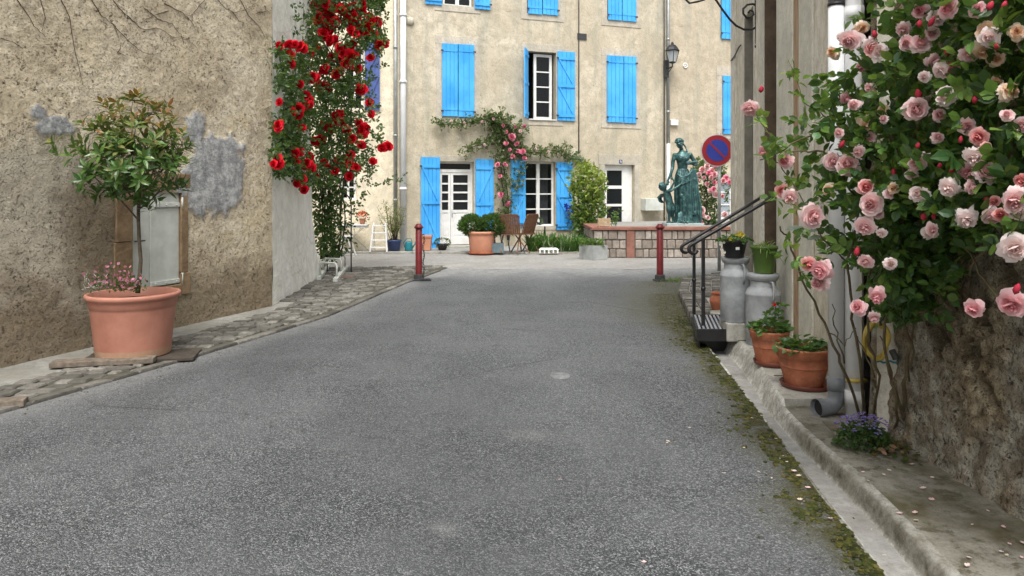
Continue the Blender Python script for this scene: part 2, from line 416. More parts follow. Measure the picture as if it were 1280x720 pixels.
def m_bronze():
    t = NT('green_patina_bronze'); n = t.noise(9, 6, .7)
    col = t.ramp(n, [(.3, (.008, .024, .027)), (.52, (.028, .085, .085)), (.72, (.12, .25, .23))])
    z = t.n('ShaderNodeNewGeometry').outputs['Pointiness']
    col = t.mix(t.ramp(z, [(.46, .7), (.5, 0.0)]), col, (.004, .015, .018))
    col = t.mix(t.ramp(z, [(.515, 0.0), (.57, .5)]), col, (.11, .27, .25))
    return t.fin(col, .42, t.bump(t.noise(45, 4), .3, .004), .35, .5)
BRONZE = m_bronze()
def m_pipe_rust():
    t = NT('rust_streaked_strip'); n = t.noise(6, 5, .7, vec=t.map((4, 4, .6)))
    return t.fin(t.ramp(n, [(.35, (.30, .17, .09)), (.65, (.47, .36, .25))]), .9, t.bump(n, .4, .006), 0, .2)
RUST = m_pipe_rust()
SIGNR = G('sign_red', (.33, .022, .03), (.27, .018, .024), 3, .45, .05, 50); SIGNB = G('sign_blue', (.035, .055, .33), (.03, .045, .27), 3, .4, .05, 50)
SIGNW = G('sign_edge', (.60, .58, .56), None, 3, .5, 0)
LEAF = leafmat('rose_leaf', .38, .38, .45); LEAFS = leafmat('glossy_leaf', .22, .32, .5); GRASS = leafmat('blade_leaf', .35, .5, .3)
PET = petalmat('petal'); PETR = petalmat('red_petal', .15)
ROOFM = G('roof_tile', (.38, .17, .10), (.22, .10, .06), 6, .9, .5, 20)
# ------------------------------------------------------------------ ground sheets
ROADR = [(-6, .55), (2.97, 1.46), (6.73, 1.86), (8.0, 1.96), (10.7, 2.40), (12.0, 2.75), (12.9, 3.6), (14.4, 5.0)]
ROADL = [(-6, -7.6), (5.04, -3.49), (6.7, -2.92), (8.77, -2.28), (11.95, -1.81), (13.9, -1.43), (14.6, -1.3)]
COBL = [(-6, -8.1), (5.54, -3.86), (7.37, -3.42), (9.2, -2.98), (9.8, -2.9), (11.0, -2.95), (12.6, -3.2), (13.8, -3.5), (14.6, -3.7)]
def rr(Y): return interp(ROADR, Y)
def rl(Y): return interp(ROADL, Y)
def cl(Y): return interp(COBL, Y)
def wallL(Y): return -4.27 + (Y - 6.16) * .3441
g = MB(); g.add([(-150, -60, -.06), (150, -60, -.06), (150, 200, -.06), (-150, 200, -.06)], [(0, 1, 2, 3)])
struct(g.build('ground', CONC))
sq = MB(); sq.grid(lambda i, j: (-14 + 30 * j / 60, 11.2 + 16 * i / 40, -.003 + .004 * fbm(j * .3, i * .3)), 41, 61, True)
struct(sq.build('square_paving', CONC, smooth=True))
rd = MB(); NY = 210; NX = 64
def road_pt(i, j):
    Y = -5 + 19.4 * i / (NY - 1); a = rl(Y); b = rr(Y); X = a + (b - a) * j / (NX - 1)
    if i == NY - 1: Y += .5 * fbm(j * .15, 3)
    cam = .012 * math.sin(math.pi * j / (NX - 1)) if 0 < Y < 14 else 0
    return (X, Y, .006 + cam + .003 * fbm(X * 1.5, Y * 1.5))
rd.grid(road_pt, NY, NX, True)
cols = []
for x, y, z in rd.v:
    e = rr(y) - x; w = .17 + .05 * sm(3, 6, y) + .12 * fbm(y * 1.3, 5.0) + .25 * sm(7.2, 9, y) - .16 * sm(12.0, 13, y)
    moss = 1 - sm(w * .55, w * 1.15, e)
    if y > 10.8: moss = max(moss * .3, .55 * (1 - sm(.25, .7, abs(y - 12.6))) * (1 - sm(0, 1.2, e)))
    pe = at(0, 0, 1)  # unused
    px = 640 + F * x / max(y, .5); py = HY + F * CZ / max(y, .5)
    worn = max(0, 1 - math.hypot((px - 555) / 30, (py - 663) / 9)) * .5 + max(0, 1 - math.hypot((px - 660) / 40, (py - 547) / 10)) * .4
    worn += .55 * (1 - sm(.05, .5, x - rl(y) + .15 * fbm(y, 2)))
    worn += 1.1 * sm(12.2, 14.3, y + .5 * fbm(x * 1.2, y * .6))
    dirt = .8 * (1 - sm(w * .8, w * 2.0, e)) + .55 * (sm(8.3, 9.2, y) * (1 - sm(.5, 1.3, e)))
    cols.append((min(1, moss), min(1, worn), min(1, dirt)))
rd.c = cols
struct(rd.build('road', ASPH, smooth=True, col=True))
# asphalt wedge right of the bollard up to the square is part of the square; left footpath strip
fp = MB(); fp.grid(lambda i, j: ((lambda Y: (wallL(Y) - .15 + (cl(Y) + .02 - wallL(Y) + .15) * j / 8, Y, .020 + .012 * (1 - j / 8) + .003 * fbm(j, Y * 3)))(-5 + 14.9 * i / 150)), 151, 9, True)
struct(fp.build('footpath', FOOT, smooth=True))
mo = MB(); mo.grid(lambda i, j: ((lambda Y: (cl(Y) - .06 - (1.0 * sm(9.3, 9.8, Y)) * (1 - j / 8) + (rl(Y) - cl(Y) + .1) * j / 8, Y, .010 + .001 * j))(-5 + 19.6 * i / 120)), 121, 9, True)
struct(mo.build('cobble_bedding', MORT, smooth=True))
def stone(mb, q, zt, inset=.012, zb=0.0):
    """one worn stone: q = four ground corners ccw, dome-ish top"""
    cx = sum(p[0] for p in q) / 4; cy = sum(p[1] for p in q) / 4
    lo = [(p[0], p[1], zb) for p in q]; md = [(p[0], p[1], zt - inset * .8 - .002) for p in q]; hi = []
    for p in q:
        d = math.hypot(p[0] - cx, p[1] - cy); k = 1 - inset / max(d, .02)
        hi.append((cx + (p[0] - cx) * k, cy + (p[1] - cy) * k, zt + U(-.003, .003)))
    v = U(0, 1)
    mb.add(lo + md + hi, [(0, 1, 5, 4), (1, 2, 6, 5), (2, 3, 7, 6), (3, 0, 4, 7), (4, 5, 9, 8), (5, 6, 10, 9), (6, 7, 11, 10), (7, 4, 8, 11), (8, 9, 10, 11)], (v, v, v))
cb = MB(); random.seed(11)
Y = 3.2
while Y < 14.3:
    st = U(.10, .15); a = cl(Y) + .01; b = rl(Y) - .02
    if Y > 9.75: a = cl(Y) - .25 if Y < 13.4 else cl(Y)
    x = a
    while x < b - .02:
        w = U(.13, .24) * (.9 if Y < 9 else 1)
        if b - x - w < .08: w = b - x
        sk = .35; g_ = .010
        jz = U(.024, .042)
        def cn(xx, yy): return (xx + U(-.008, .008), yy + sk * (xx - a) * .5 + U(-.008, .008))
        stone(cb, [cn(x + g_, Y + g_), cn(x + w - g_, Y + g_), cn(x + w - g_, Y + st - g_), cn(x + g_, Y + st - g_)], jz, .014)
        x += w
    Y += st
# edging row of long stones
Y = 2.5
while Y < 13.6:
    L = U(.25, .42); a = rl(Y); b = rl(Y + L)
    stone(cb, [(a - .015, Y + .006), (a + .075, Y), (b + .075, Y + L - .01), (b - .015, Y + L - .004)], U(.026, .034), .014)
    Y += L
struct(cb.build('cobble_gutter', COB, col=True))

# right side: moulded concrete gutter, kerb, pavement slabs
gt = MB()
prof = [(-.012, .008), (0, .010), (.006, -.022), (.028, -.048), (.065, -.066), (.11, -.074), (.148, -.066), (.158, -.04), (.164, -.005), (.170, .025), (.174, .036), (.182, .044), (.192, .049), (.215, .050)]
prof2 = [(-.012, .008), (0, .012), (.008, -.02), (.03, -.06), (.065, -.085), (.10, -.088), (.135, -.072), (.160, -.038), (.178, 0), (.19, .02), (.198, .034), (.204, .043), (.209, .048), (.215, .05)]
gd = [.9, .8, .7, .25, .0, 0, .25, .8, 1, .9, .85, .6, .5, .45]
WD = lambda Y: 1.22 - .42 * sm(3.4, 4.8, Y) + .45 * sm(5.0, 6.6, Y)
def gutp(i, j):
    Y = -5 + 12.3 * i / 520; k2 = sm(4.6, 5.3, Y); dx, z = (prof[j][q] * (1 - k2) + prof2[j][q] * k2 for q in (0, 1))
    up = .050 * sm(4.98, 5.02, Y)
    wide = WD(Y)
    lip = .012 * max(0, 1 - abs((Y / .92) % 1 - .5) * 24) if j < 8 else 0
    n = .004 * fbm(Y * 1.1, 3) + .003 * fbm(Y * 9, dx * 30)
    deep = 0
    return (rr(Y) + dx * wide + n, Y, z + up * sm(.150, .180, dx) - lip + deep + .002 * fbm(Y * 12, dx * 40, 5))
gt.grid(gutp, 521, len(prof))
gt.c = [(gd[k % len(prof)] * (1 - .93 * sm(4.4, 5.0, gt.v[k][1])),) * 3 for k in range(len(gt.v))]
struct(gt.build('gutter_channel', GUT, smooth=True, col=True))
PLAST = lambda Y: 1.477 + .158 * Y
def wallR(Y): return 2.17 if Y < 4.55 else PLAST(Y)
def slab(name, y0, y1, z, m, x0f, x1f, ny=60, nx=14, amp=.004):
    mb = MB()
    def P(i, j):
        Y = y0 + (y1 - y0) * i / (ny - 1); a = x0f(Y); b = x1f(Y); X = a + (b - a) * j / (nx - 1)
        return (X, Y, z + amp * fbm(X * 4, Y * 4))
    mb.grid(P, ny, nx, True)
    n = len(mb.v)
    ed = [(0 * nx + j) for j in range(nx)]
    lo = [(mb.v[k][0], mb.v[k][1], -.02) for k in ed]
    mb.add([mb.v[k] for k in ed] + lo, [(j, j + 1, nx + j + 1, nx + j) for j in range(nx - 1)])
    return struct(mb.build(name, m, smooth=False))
slab('pavement', -5, 5.02, .050, PAVE, lambda Y: rr(Y) + .212 * WD(Y), lambda Y: 2.45)
slab('raised_pavement', 5.0, 7.32, .100, SLAB, lambda Y: rr(Y) + .212 * WD(Y), lambda Y: PLAST(Y) + .1)
jl = MB()
for yy in (5.62, 6.3, 6.95): jl.box(rr(yy) + .25, PLAST(yy) + .05, yy, yy + .008, .10, .1055)
struct(jl.build('pavement_joint', MORT))
slab('far_pavement', 8.02, 12.4, .075, SLAB, lambda Y: rr(Y) + .05, lambda Y: PLAST(Y) + .1 if Y < 10.6 else 3.3 + (Y - 10.6) * .9)
cb = MB(); random.seed(5)
for k in range(46):      # kerb stones and ring of setts round the corner of the right-hand house
    for row in range(5):
        Y = 8.1 + 4.8 * k / 46 + row * .01; dY = 4.8 / 46 - .012
        if row > 1 and Y < 9.9: continue
        w = .16; a = rr(Y) + row * w + .01; b = rr(Y + dY) + row * w + .01
        if row == 0: zt = .10
        else: zt = .098 + U(0, .012)
        stone(cb, [(a, Y), (a + w - .014, Y + U(-.01, .01)), (b + w - .014, Y + dY), (b, Y + dY + U(-.01, .01))], zt + U(-.008, .008), .014)
struct(cb.build('kerb_setts', COB, col=True))
# light edging strip along the far terrace
tm = MB()
P0 = Vector((-1.456, 19.5, 0)); UU = Vector((.942, .336, 0)).normalized(); NN = Vector((.336, -.942, 0)).normalized()
def FW(s, z, d): return P0 + UU * s + NN * d + Vector((0, 0, z))
def fs(px): r = (px - 640) / F; return (19.5 * r + 1.456) / (.942 - .336 * r)
def fY(px): return 19.5 + .336 * fs(px)
def fz(px, py): return CZ + (HY - py) * fY(px) / F
def fbox(mb, s0, s1, z0, z1, d0, d1):
    mb.hexa([FW(s0, z0, d1), FW(s1, z0, d1), FW(s1, z0, d0), FW(s0, z0, d0), FW(s0, z1, d1), FW(s1, z1, d1), FW(s1, z1, d0), FW(s0, z1, d0)])
for k in range(14):
    x0 = -6.5 + k * .68
    tm.hexa([(x0 + .006, 17.95, 0), (x0 + .67, 17.95, 0), (x0 + .67, 18.12, 0), (x0 + .006, 18.12, 0), (x0 + .006, 17.95, .045), (x0 + .67, 17.95, .045), (x0 + .67, 18.12, .045), (x0 + .006, 18.12, .045)])
struct(tm.build('terrace_edging', SLAB))
tr = MB(); tr.add([(-6.5, 18.11, .038), (3.0, 18.11, .038), (3.0, 21.2, .038), (-6.5, 18.0, .038)], [(0, 1, 2, 3)])
struct(tr.build('terrace', CONC))

# drain cover, valve cover
t = MB(); t.obox((2.03, 4.52, .053), .18, .26, .012, R(-6)); o = t.build('drain_cover', PAVE, org=(2.03, 4.52, .05), bevel=.004)
tag(o, 'square concrete drain cover in the pavement below the grey pipe elbow', 'drain cover')
p = at(700, 473, 1386 / 233)
t = MB(); t.lathe([(0, .020), (.05, .020), (.052, .016), (.058, .016), (.060, .021), (.08, .021), (.083, .004)], (p.x, p.y, .008), 24); o = t.build('valve_cover', G('pale_worn_cover', (.21, .215, .215), (.12, .125, .125), 20, .7, .4, 60), org=(p.x, p.y, .006), smooth=True)
tag(o, 'small round pale metal valve cover alone in the middle of the road', 'valve cover')

# ------------------------------------------------------------------ left house with roughcast wall
T0 = Vector((-4.27, 6.16, 0)); TD = Vector((.3254, .9456, 0)); TN = Vector((.9456, -.3254, 0))
def LW(t, z, d=0): return T0 + TD * t + TN * d + Vector((0, 0, z))
def lt(px): r = (px - 640) / F; return (-4.27 - r * 6.16) / (r * .9456 - .3254)
lh = thing('roughcast_house', (-4.5, 5, 0), 'house at the left with pitted beige roughcast wall and grey cement patches', 'house')
def steps(a, b, h, lo=None, hi=None, H=.5):
    out = []; x = a
    while x < b - 1e-6:
        out.append(x); x += h if (lo is None or lo <= x <= hi) else H
    out.append(b); return out
ts = steps(-10, 3.596, .022, -1.2, 3.6); zs = steps(-.05, 7.5, .022, -.1, 4.3)
HT0, HT1, HZ0, HZ1 = 1.36, 2.012, .50, 1.50
mb = MB(); cols = []
for t_ in ts:
    for z in zs:
        q = LW(t_, z); px = 640 + F * q.x / max(q.y, .4); py = HY - F * (z - CZ) / max(q.y, .4)
        n = fbm(t_ * 1.7, z * 1.7) ; n2 = fbm(t_ * 9, z * 9, 3)
        pat = max(1 - math.hypot((px - 272) / 36, (py - 212) / 52), 1 - math.hypot((px - 243) / 14, (py - 162) / 24), 1 - math.hypot((px - 250) / 26, (py - 232) / 40), 1 - math.hypot((px - 70) / 24, (py - 158) / 12), 1 - math.hypot((px - 48) / 10, (py - 140) / 9))
        n3_ = fbm(t_ * 22, z * 22, 5, 3); pat = sm(.04, .14, pat + .36 * n + .26 * n2 + .12 * n3_) if pat > -.6 else 0
        dm = max(1 - math.hypot((px - 145) / 95, (py - 320) / 170), 1 - math.hypot((px - 300) / 120, (py - 400) / 110), .85 * (1 - sm(.05, .95, z)))
        dm = sm(-.05, .6, dm + .3 * n + .12 * n2)
        smo = sm(-.08, .10, (1.95 + .25 * n - .12 * sm(0, 3, t_) - z)) * (1 - sm(.9, 1.5, t_ + .5 * n))
        rough = 1 - .8 * pat
        d = (.006 * n + .0055 * n2 + .005 * fbm(t_ * 22, z * 22, 7, 3) * (1 - .6 * smo)) * rough + .016 * pat - .004 * smo
        if abs(t_ - 3.596) < 1e-6: d = 0
        mb.v.append(tuple(LW(t_, z, d))); cols.append((dm, pat, smo))
nz = len(zs)
for i in range(len(ts) - 1):
    for j in range(nz - 1):
        tc = (ts[i] + ts[i + 1]) / 2; zc = (zs[j] + zs[j + 1]) / 2
        if HT0 < tc < HT1 and HZ0 < zc < HZ1: continue
        mb.f.append((i * nz + j, (i + 1) * nz + j, (i + 1) * nz + j + 1, i * nz + j + 1)); mb.m.append(0)
mb.c = cols
# rest of the box
a0 = LW(-10, -.05); a1 = LW(3.596, -.05); w_ = Vector((-6, .6, 0)); up = Vector((0, 0, 7.55))
mb.add([tuple(p) for p in (a0, a1, a1 + w_, a0 + w_, a0 + up, a1 + up, a1 + w_ + up, a0 + w_ + up)], [(1, 2, 6, 5), (2, 3, 7, 6), (3, 0, 4, 7), (4, 5, 6, 7)], (0, 0, 0))
mb.build('wall', LPL, lh, smooth=True, col=True)
r_ = MB()
a = LW(-10.3, 7.5, .35); b = LW(3.6, 7.5, .35)
r_.add([tuple(a), tuple(b), tuple(b + Vector((-6.6, .6, 2.2))), tuple(a + Vector((-6.6, .6, 2.2))), tuple(a + Vector((0, 0, .1))), tuple(b + Vector((0, 0, .1))), tuple(b + Vector((-6.6, .6, 2.3))), tuple(a + Vector((-6.6, .6, 2.3)))], [(0, 1, 2, 3), (4, 5, 6, 7), (0, 1, 5, 4), (1, 2, 6, 5), (3, 0, 4, 7)])
r_.build('roof', ROOFM, lh)
def lbox(mb, t0, t1, z0, z1, d0, d1):
    mb.hexa([LW(t0, z0, d1), LW(t1, z0, d1), LW(t1, z0, d0), LW(t0, z0, d0), LW(t0, z1, d1), LW(t1, z1, d1), LW(t1, z1, d0), LW(t0, z1, d0)])
s_ = MB()
lbox(s_, HT0 - .22, HT0, .40, 1.0, -.12, .014); lbox(s_, HT0 - .20, HT0, 1.004, 1.52, -.12, .018)
lbox(s_, HT1, HT1 + .10, .62, 1.54, -.12, .016); lbox(s_, HT1, HT1 + .13, .38, .616, -.12, .020)
lbox(s_, HT0 - .23, HT1 + .13, 1.545, 1.70, -.12, .020); lbox(s_, HT0 + .003, HT1 - .003, .36, .497, -.12, .022)
s_.build('stone_surround', TRIMD, lh, bevel=.008)
h_ = MB(); tmid = lt(189)
lbox(h_, HT0 + .008, tmid - .003, .505, 1.495, -.05, -.022); lbox(h_, tmid + .002, HT1 - .006, .505, 1.495, -.05, -.016)
lbox(h_, tmid + .003, HT1 - .01, .515, .56, -.0155, .002); lbox(h_, tmid + .05, HT1 - .01, 1.34, 1.385, -.0155, .002)
hd = h_.build('hatch_door', WHTD, lh, bevel=.004)
h_ = MB()
for z in (.54, 1.363): h_.tube([LW(HT1 + .012, z - .05, .012), LW(HT1 + .012, z + .08, .012)], .011, 8)
for z in (.537, 1.362):
    for tt in (tmid + .06, (tmid + HT1) / 2, HT1 - .06): h_.ball(LW(tt, z, .004), .009, n=8, m=5)
build_each(h_, 'hinge', WHTD, hd, True)
h_ = MB(); h_.tube([LW(HT0 + .03, 1.0, .004), LW(HT0 + .16, 1.0, .004)], .008, 6); h_.tube([LW(HT0 + .08, .99, .004), LW(HT0 + .08, 1.04, .012)], .006, 6)
h_.build('latch', IRON, hd, smooth=True)
# dead creeper stems on the wall
dv = MB(); random.seed(3)
runs = [[(110, -6), (125, 18), (140, 30), (150, 52)], [(255, 0), (240, 18), (225, 24)], [(180, 10), (196, 24), (214, 30), (226, 44), (230, 58)], [(300, 0), (310, 20), (324, 34), (332, 50)], [(50, 0), (56, 22), (50, 44)], [(15, -10), (42, 32), (60, 50)], [(72, -6), (86, 20), (92, 60), (98, 85), (104, 112)], [(0, 48), (18, 54), (30, 62)],
        [(140, 0), (152, 14), (168, 28), (175, 36), (200, 36), (215, 46), (235, 50), (248, 62)], [(138, 28), (155, 46), (172, 62), (185, 68), (200, 66), (205, 60)],
        [(205, 5), (225, 14), (238, 26), (246, 40)], [(268, -4), (280, 10), (292, 16), (310, 10), (328, -2)], [(210, 14), (185, 22), (172, 30)], [(290, 15), (298, 26), (306, 30)],
        [(320, 16), (334, 14), (338, 18)], [(150, 60), (146, 66), (160, 70)]]
for rn in runs:
    pts = []
    for a, b in zip(rn, rn[1:]):
        for k in range(5):
            f = k / 5; x = a[0] + (b[0] - a[0]) * f; y = a[1] + (b[1] - a[1]) * f
            t_ = lt(x); q = LW(t_, 0); pts.append(LW(t_, CZ + (HY - y) * q.y / F + U(-.008, .008), .008))
    dv.tube(pts, [.0042 - .0028 * i / len(pts) for i in range(len(pts))], 5)
o = dv.build('dead_creeper', BARK, org=tuple(LW(1, 2.4)), smooth=True)
tag(o, 'thin dry creeper stems clinging high on the roughcast wall', 'creeper')

# ------------------------------------------------------------------ whitewashed house beyond it
wh = thing('whitewashed_house', (-3.3, 11, 0), 'whitewashed house corner with flared foot behind the red roses', 'house')
mb = MB()
def WP(i, j):
    z = -.05 + 7.0 * (j / 119) ** 1.25
    Ye = 12.27 + .93 * math.exp(-max(z, 0) * 1.5)
    f = i / 99; Yy = 9.56 + (Ye - 9.56) * f
    X = -3.10 - .0907 * (Yy - 9.56) + .06 * math.exp(-max(z, 0) * 2.2) * f
    n = .012 * fbm(Yy * 1.5, z * 1.5, 9) + .006 * fbm(Yy * 7, z * 7, 2)
    return (X + n, Yy, z)
mb.grid(WP, 100, 120)
edge = [WP(99, j) for j in range(120)]
mb.add([tuple(p) for p in edge] + [(p[0] - 5, p[1] + .3, p[2]) for p in edge], [(j, 120 + j, 121 + j, j + 1) for j in range(119)])
mb.add([(-3.10, 9.57, 6.95), (-3.36, 12.3, 6.95), (-8.4, 12.6, 6.95), (-9, 9.9, 6.95), (-9, 9.9, 0), (-8.4, 12.6, 0)], [(0, 1, 2, 3), (3, 2, 5, 4)])
mb.build('wall', MWHITE, wh, smooth=False)
mb = MB(); mb.add([(-2.95, 9.58, 6.97), (-3.2, 12.5, 6.97), (-9, 12.9, 8.4), (-9, 9.9, 8.4), (-2.95, 9.58, 7.05), (-3.2, 12.5, 7.05), (-9, 12.9, 8.5), (-9, 9.9, 8.5)], [(0, 1, 2, 3), (4, 5, 6, 7), (0, 1, 5, 4), (1, 2, 6, 5), (3, 0, 4, 7)])
mb.build('roof', ROOFM, wh)

# ------------------------------------------------------------------ far row of houses
def house_wall(parent, m, s0, s1, z1, holes, depth=.24, back=6.0):
    mb = MB()
    xs = sorted(set([s0, s1] + [v for h in holes for v in (h[0], h[1])])); zs = sorted(set([-.05, z1] + [v for h in holes for v in (h[2], h[3])]))
    xs2 = []
    for i in range(len(xs) - 1):
        for j in range(len(zs) - 1):
            xc = (xs[i] + xs[i + 1]) / 2; zc = (zs[j] + zs[j + 1]) / 2
            if any(h[0] < xc < h[1] and h[2] < zc < h[3] for h in holes): continue
            mb.add([tuple(FW(xs[i], zs[j], 0)), tuple(FW(xs[i + 1], zs[j], 0)), tuple(FW(xs[i + 1], zs[j + 1], 0)), tuple(FW(xs[i], zs[j + 1], 0))], [(0, 1, 2, 3)])
    for a, b, c, d in holes:
        q = [FW(a, c, 0), FW(b, c, 0), FW(b, d, 0), FW(a, d, 0)]; w = [FW(a, c, -depth), FW(b, c, -depth), FW(b, d, -depth), FW(a, d, -depth)]
        mb.add([tuple(p) for p in q + w], [(0, 1, 5, 4), (1, 2, 6, 5), (2, 3, 7, 6), (3, 0, 4, 7)])
    q = [FW(s0, -.05, 0), FW(s1, -.05, 0), FW(s1, -.05, -back), FW(s0, -.05, -back)]; w = [p + Vector((0, 0, z1 + .05)) for p in q]
    mb.add([tuple(p) for p in q + w], [(1, 2, 6, 5), (2, 3, 7, 6), (3, 0, 4, 7), (4, 5, 6, 7)])
    o = mb.build('wall', m, parent)
    rf = MB()
    a = [FW(s0, z1, .45), FW(s1, z1, .45), FW(s1, z1 + 1.6, -back / 2), FW(s0, z1 + 1.6, -back / 2), FW(s1, z1, -back), FW(s0, z1, -back)]
    b = [p + Vector((0, 0, .09)) for p in a]
    rf.add([tuple(p) for p in a + b], [(0, 1, 2, 3), (3, 2, 4, 5), (6, 7, 8, 9), (9, 8, 10, 11), (0, 1, 7, 6), (1, 2, 8, 7), (0, 3, 9, 6), (2, 4, 10, 8), (3, 5, 11, 9)])
    rf.build('roof', ROOFM, parent)
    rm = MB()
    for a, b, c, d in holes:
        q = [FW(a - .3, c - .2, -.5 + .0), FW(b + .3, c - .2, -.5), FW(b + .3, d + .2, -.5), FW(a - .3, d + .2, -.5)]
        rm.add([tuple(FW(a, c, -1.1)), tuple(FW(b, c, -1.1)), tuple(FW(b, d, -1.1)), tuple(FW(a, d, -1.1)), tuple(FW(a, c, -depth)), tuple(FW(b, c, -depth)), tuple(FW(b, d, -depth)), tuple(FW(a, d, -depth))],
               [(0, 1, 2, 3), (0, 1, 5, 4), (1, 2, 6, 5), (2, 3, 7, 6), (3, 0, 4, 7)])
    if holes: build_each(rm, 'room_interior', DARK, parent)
    return o
def rect(x0, x1, y0, y1):
    c = (x0 + x1) / 2; return (fs(x0), fs(x1), fz(c, y1), fz(c, y0))
def surround(parent, r, m=TRIM, w=.16, wt=.18, wb=.16, d=.012):
    mb = MB(); a, b, c, e = r
    fbox(mb, a - w, a, c, e, -.02, d); fbox(mb, b, b + w, c, e, -.02, d)
    fbox(mb, a - w - .02, b + w + .02, e, e + wt, -.02, d + .003)
    if wb: fbox(mb, a - w - .02, b + w + .02, c - wb, c, -.02, d + .004)
    return mb.build('stone_surround', m, parent, bevel=.004)
def shutter(parent, a, b, c, e, d=.03, m=BLUE, side='brace', diag=1, nb=4, three=True, label=None):
    """board shutter standing in the facade plane; side 'brace' shows ledges and diagonals"""
    mb = MB(); W = b - a; H = e - c
    for k in range(nb):
        o_ = U(-.002, .002)
        fbox(mb, a + W * k / nb + .006, a + W * (k + 1) / nb - .006, c, e, d + o_, d + .026 + o_)
    fbox(mb, a + .006, b - .006, c + .004, e - .004, d - .004, d + .010)
    t0 = d + .0285
    if side == 'brace':
        lz = [c + H * .07, e - H * .10] + ([c + H * .5] if three else [])
        lz.sort()
        for z in lz: fbox(mb, a + .012, b - .012, z - .04, z + .04, t0, t0 + .022)
        for z0, z1 in zip(lz, lz[1:]):
            x0, x1 = (a + .03, b - .03) if diag > 0 else (b - .03, a + .03)
            z0 += .045; z1 -= .045; hw = .032 if x1 > x0 else -.032
            q = [(x0, z1), (x0 + hw * 1.6, z1), (x1, z0), (x1 - hw * 1.6, z0)]
            if hw < 0: q = q[::-1]
            mb.hexa([FW(p[0], p[1], t0 + .018) for p in q[::-1]] + [FW(p[0], p[1], t0 - .002) for p in q[::-1]])
    else:
        for z in (c + H * .095, e - H * .095): fbox(mb, a + .01, b - .01, z - .022, z + .022, t0, t0 + .008)
    o = mb.build('shutter', m, parent)
    if label: o['label'] = label
    hg = MB(); hs = a if diag > 0 else b
    for z in (c + H * .07, e - H * .10): fbox(hg, hs - .035, hs + .03, z - .02, z + .02, t0 + .01, t0 + .03)
    build_each(hg, 'hinge', IRON, o)
    return o
def window(parent, r, cols, rows, m=WHT, d=-.13, fw=.055, mw=.028, glass=None, name='window', bottom=0, mid=False, curt=None):
    a, b, c, e = r; mb = MB()
    fbox(mb, a, a + fw, c, e, d - .05, d); fbox(mb, b - fw, b, c, e, d - .05, d)
    fbox(mb, a + fw, b - fw, e - fw, e, d - .05, d); fbox(mb, a + fw, b - fw, c, c + fw + bottom, d - .05, d)
    ia, ib, ic, ie = a + fw, b - fw, c + fw + bottom, e - fw
    for k in range(1, cols):
        x = ia + (ib - ia) * k / cols; w = mw * (1.7 if mid else 1); fbox(mb, x - w, x + w, ic, ie, d - .045, d + .006)
    for k in range(1, rows):
        z = ic + (ie - ic) * k / rows; fbox(mb, ia, ib, z - mw * .6, z + mw * .6, d - .04, d - .002)
    o = bpy.data.objects.new(name, None); C.objects.link(o); o['_o'] = parent['_o']; o.parent = parent
    mb.build('frame', m, o)
    g_ = MB(); g_.add([tuple(FW(ia, ic, d - .03)), tuple(FW(ib, ic, d - .03)), tuple(FW(ib, ie, d - .03)), tuple(FW(ia, ie, d - .03))], [(0, 1, 2, 3)]); g_.build('pane', glass or GLASS, o)
    if curt:
        c_ = MB(); c0, c1 = curt
        c_.grid(lambda i, j: FW(ia + (ib - ia) * (c0 + (c1 - c0) * i / 24) , ic + (ie - ic) * j / 3, d - .10 + .018 * math.sin(i * 1.9)), 25, 4); c_.build('curtain', CURT, o)
    return o
ZT = 8.6
# cream house (left of the double downpipe)
ch = thing('cream_house', tuple(FW(fs(420), 0, 0)), 'cream rendered house with dark blue shutter behind the red roses', 'house')
cw1 = rect(433, 455, 56, 137); cw2 = rect(426, 446, 205, 250)
house_wall(ch, MCREAM, fs(300), fs(499), ZT, [cw1, cw2])
window(ch, cw1, 2, 3, WHT); window(ch, cw2, 2, 3, WHT)
shutter(ch, fs(455.5), fs(474.5), fz(465, 138), fz(465, 52), m=BLUED, diag=-1, nb=3)
# main house with blue shutters
mh = thing('blue_shuttered_house', tuple(FW(fs(670), 0, 0)), 'long beige rendered house with bright blue shutters at the end of the road', 'house')
d1 = rect(549, 592, 202, 309); d1 = (d1[0], d1[1], .10, d1[3]); w1 = rect(655, 694, 202, 283); d2 = rect(756, 793, 206, 305); d2 = (d2[0], d2[1], .10, d2[3])
wa = rect(553, 592, 56, 145); wb = rect(660, 695, 65, 149); wc = rect(759, 794, 71, 153)
wd = rect(552, 592, -78, 7); we = rect(659, 697, -65, 18); wf = rect(759, 794, -52, 26)
house_wall(mh, MFAC, fs(499), fs(836), ZT, [d1, w1, d2, wa, wb, wc, wd, we, wf])
for r_, k in ((wa, .16), (wb, .18), (wc, .16), (wd, .16), (we, .16), (wf, .16)): surround(mh, r_, w=.17, wt=.22, wb=.17)
surround(mh, d2, w=.18, wt=.30, wb=0); surround(mh, w1, w=.05, wt=.16, wb=.10); surround(mh, d1, w=.05, wt=.16, wb=0)
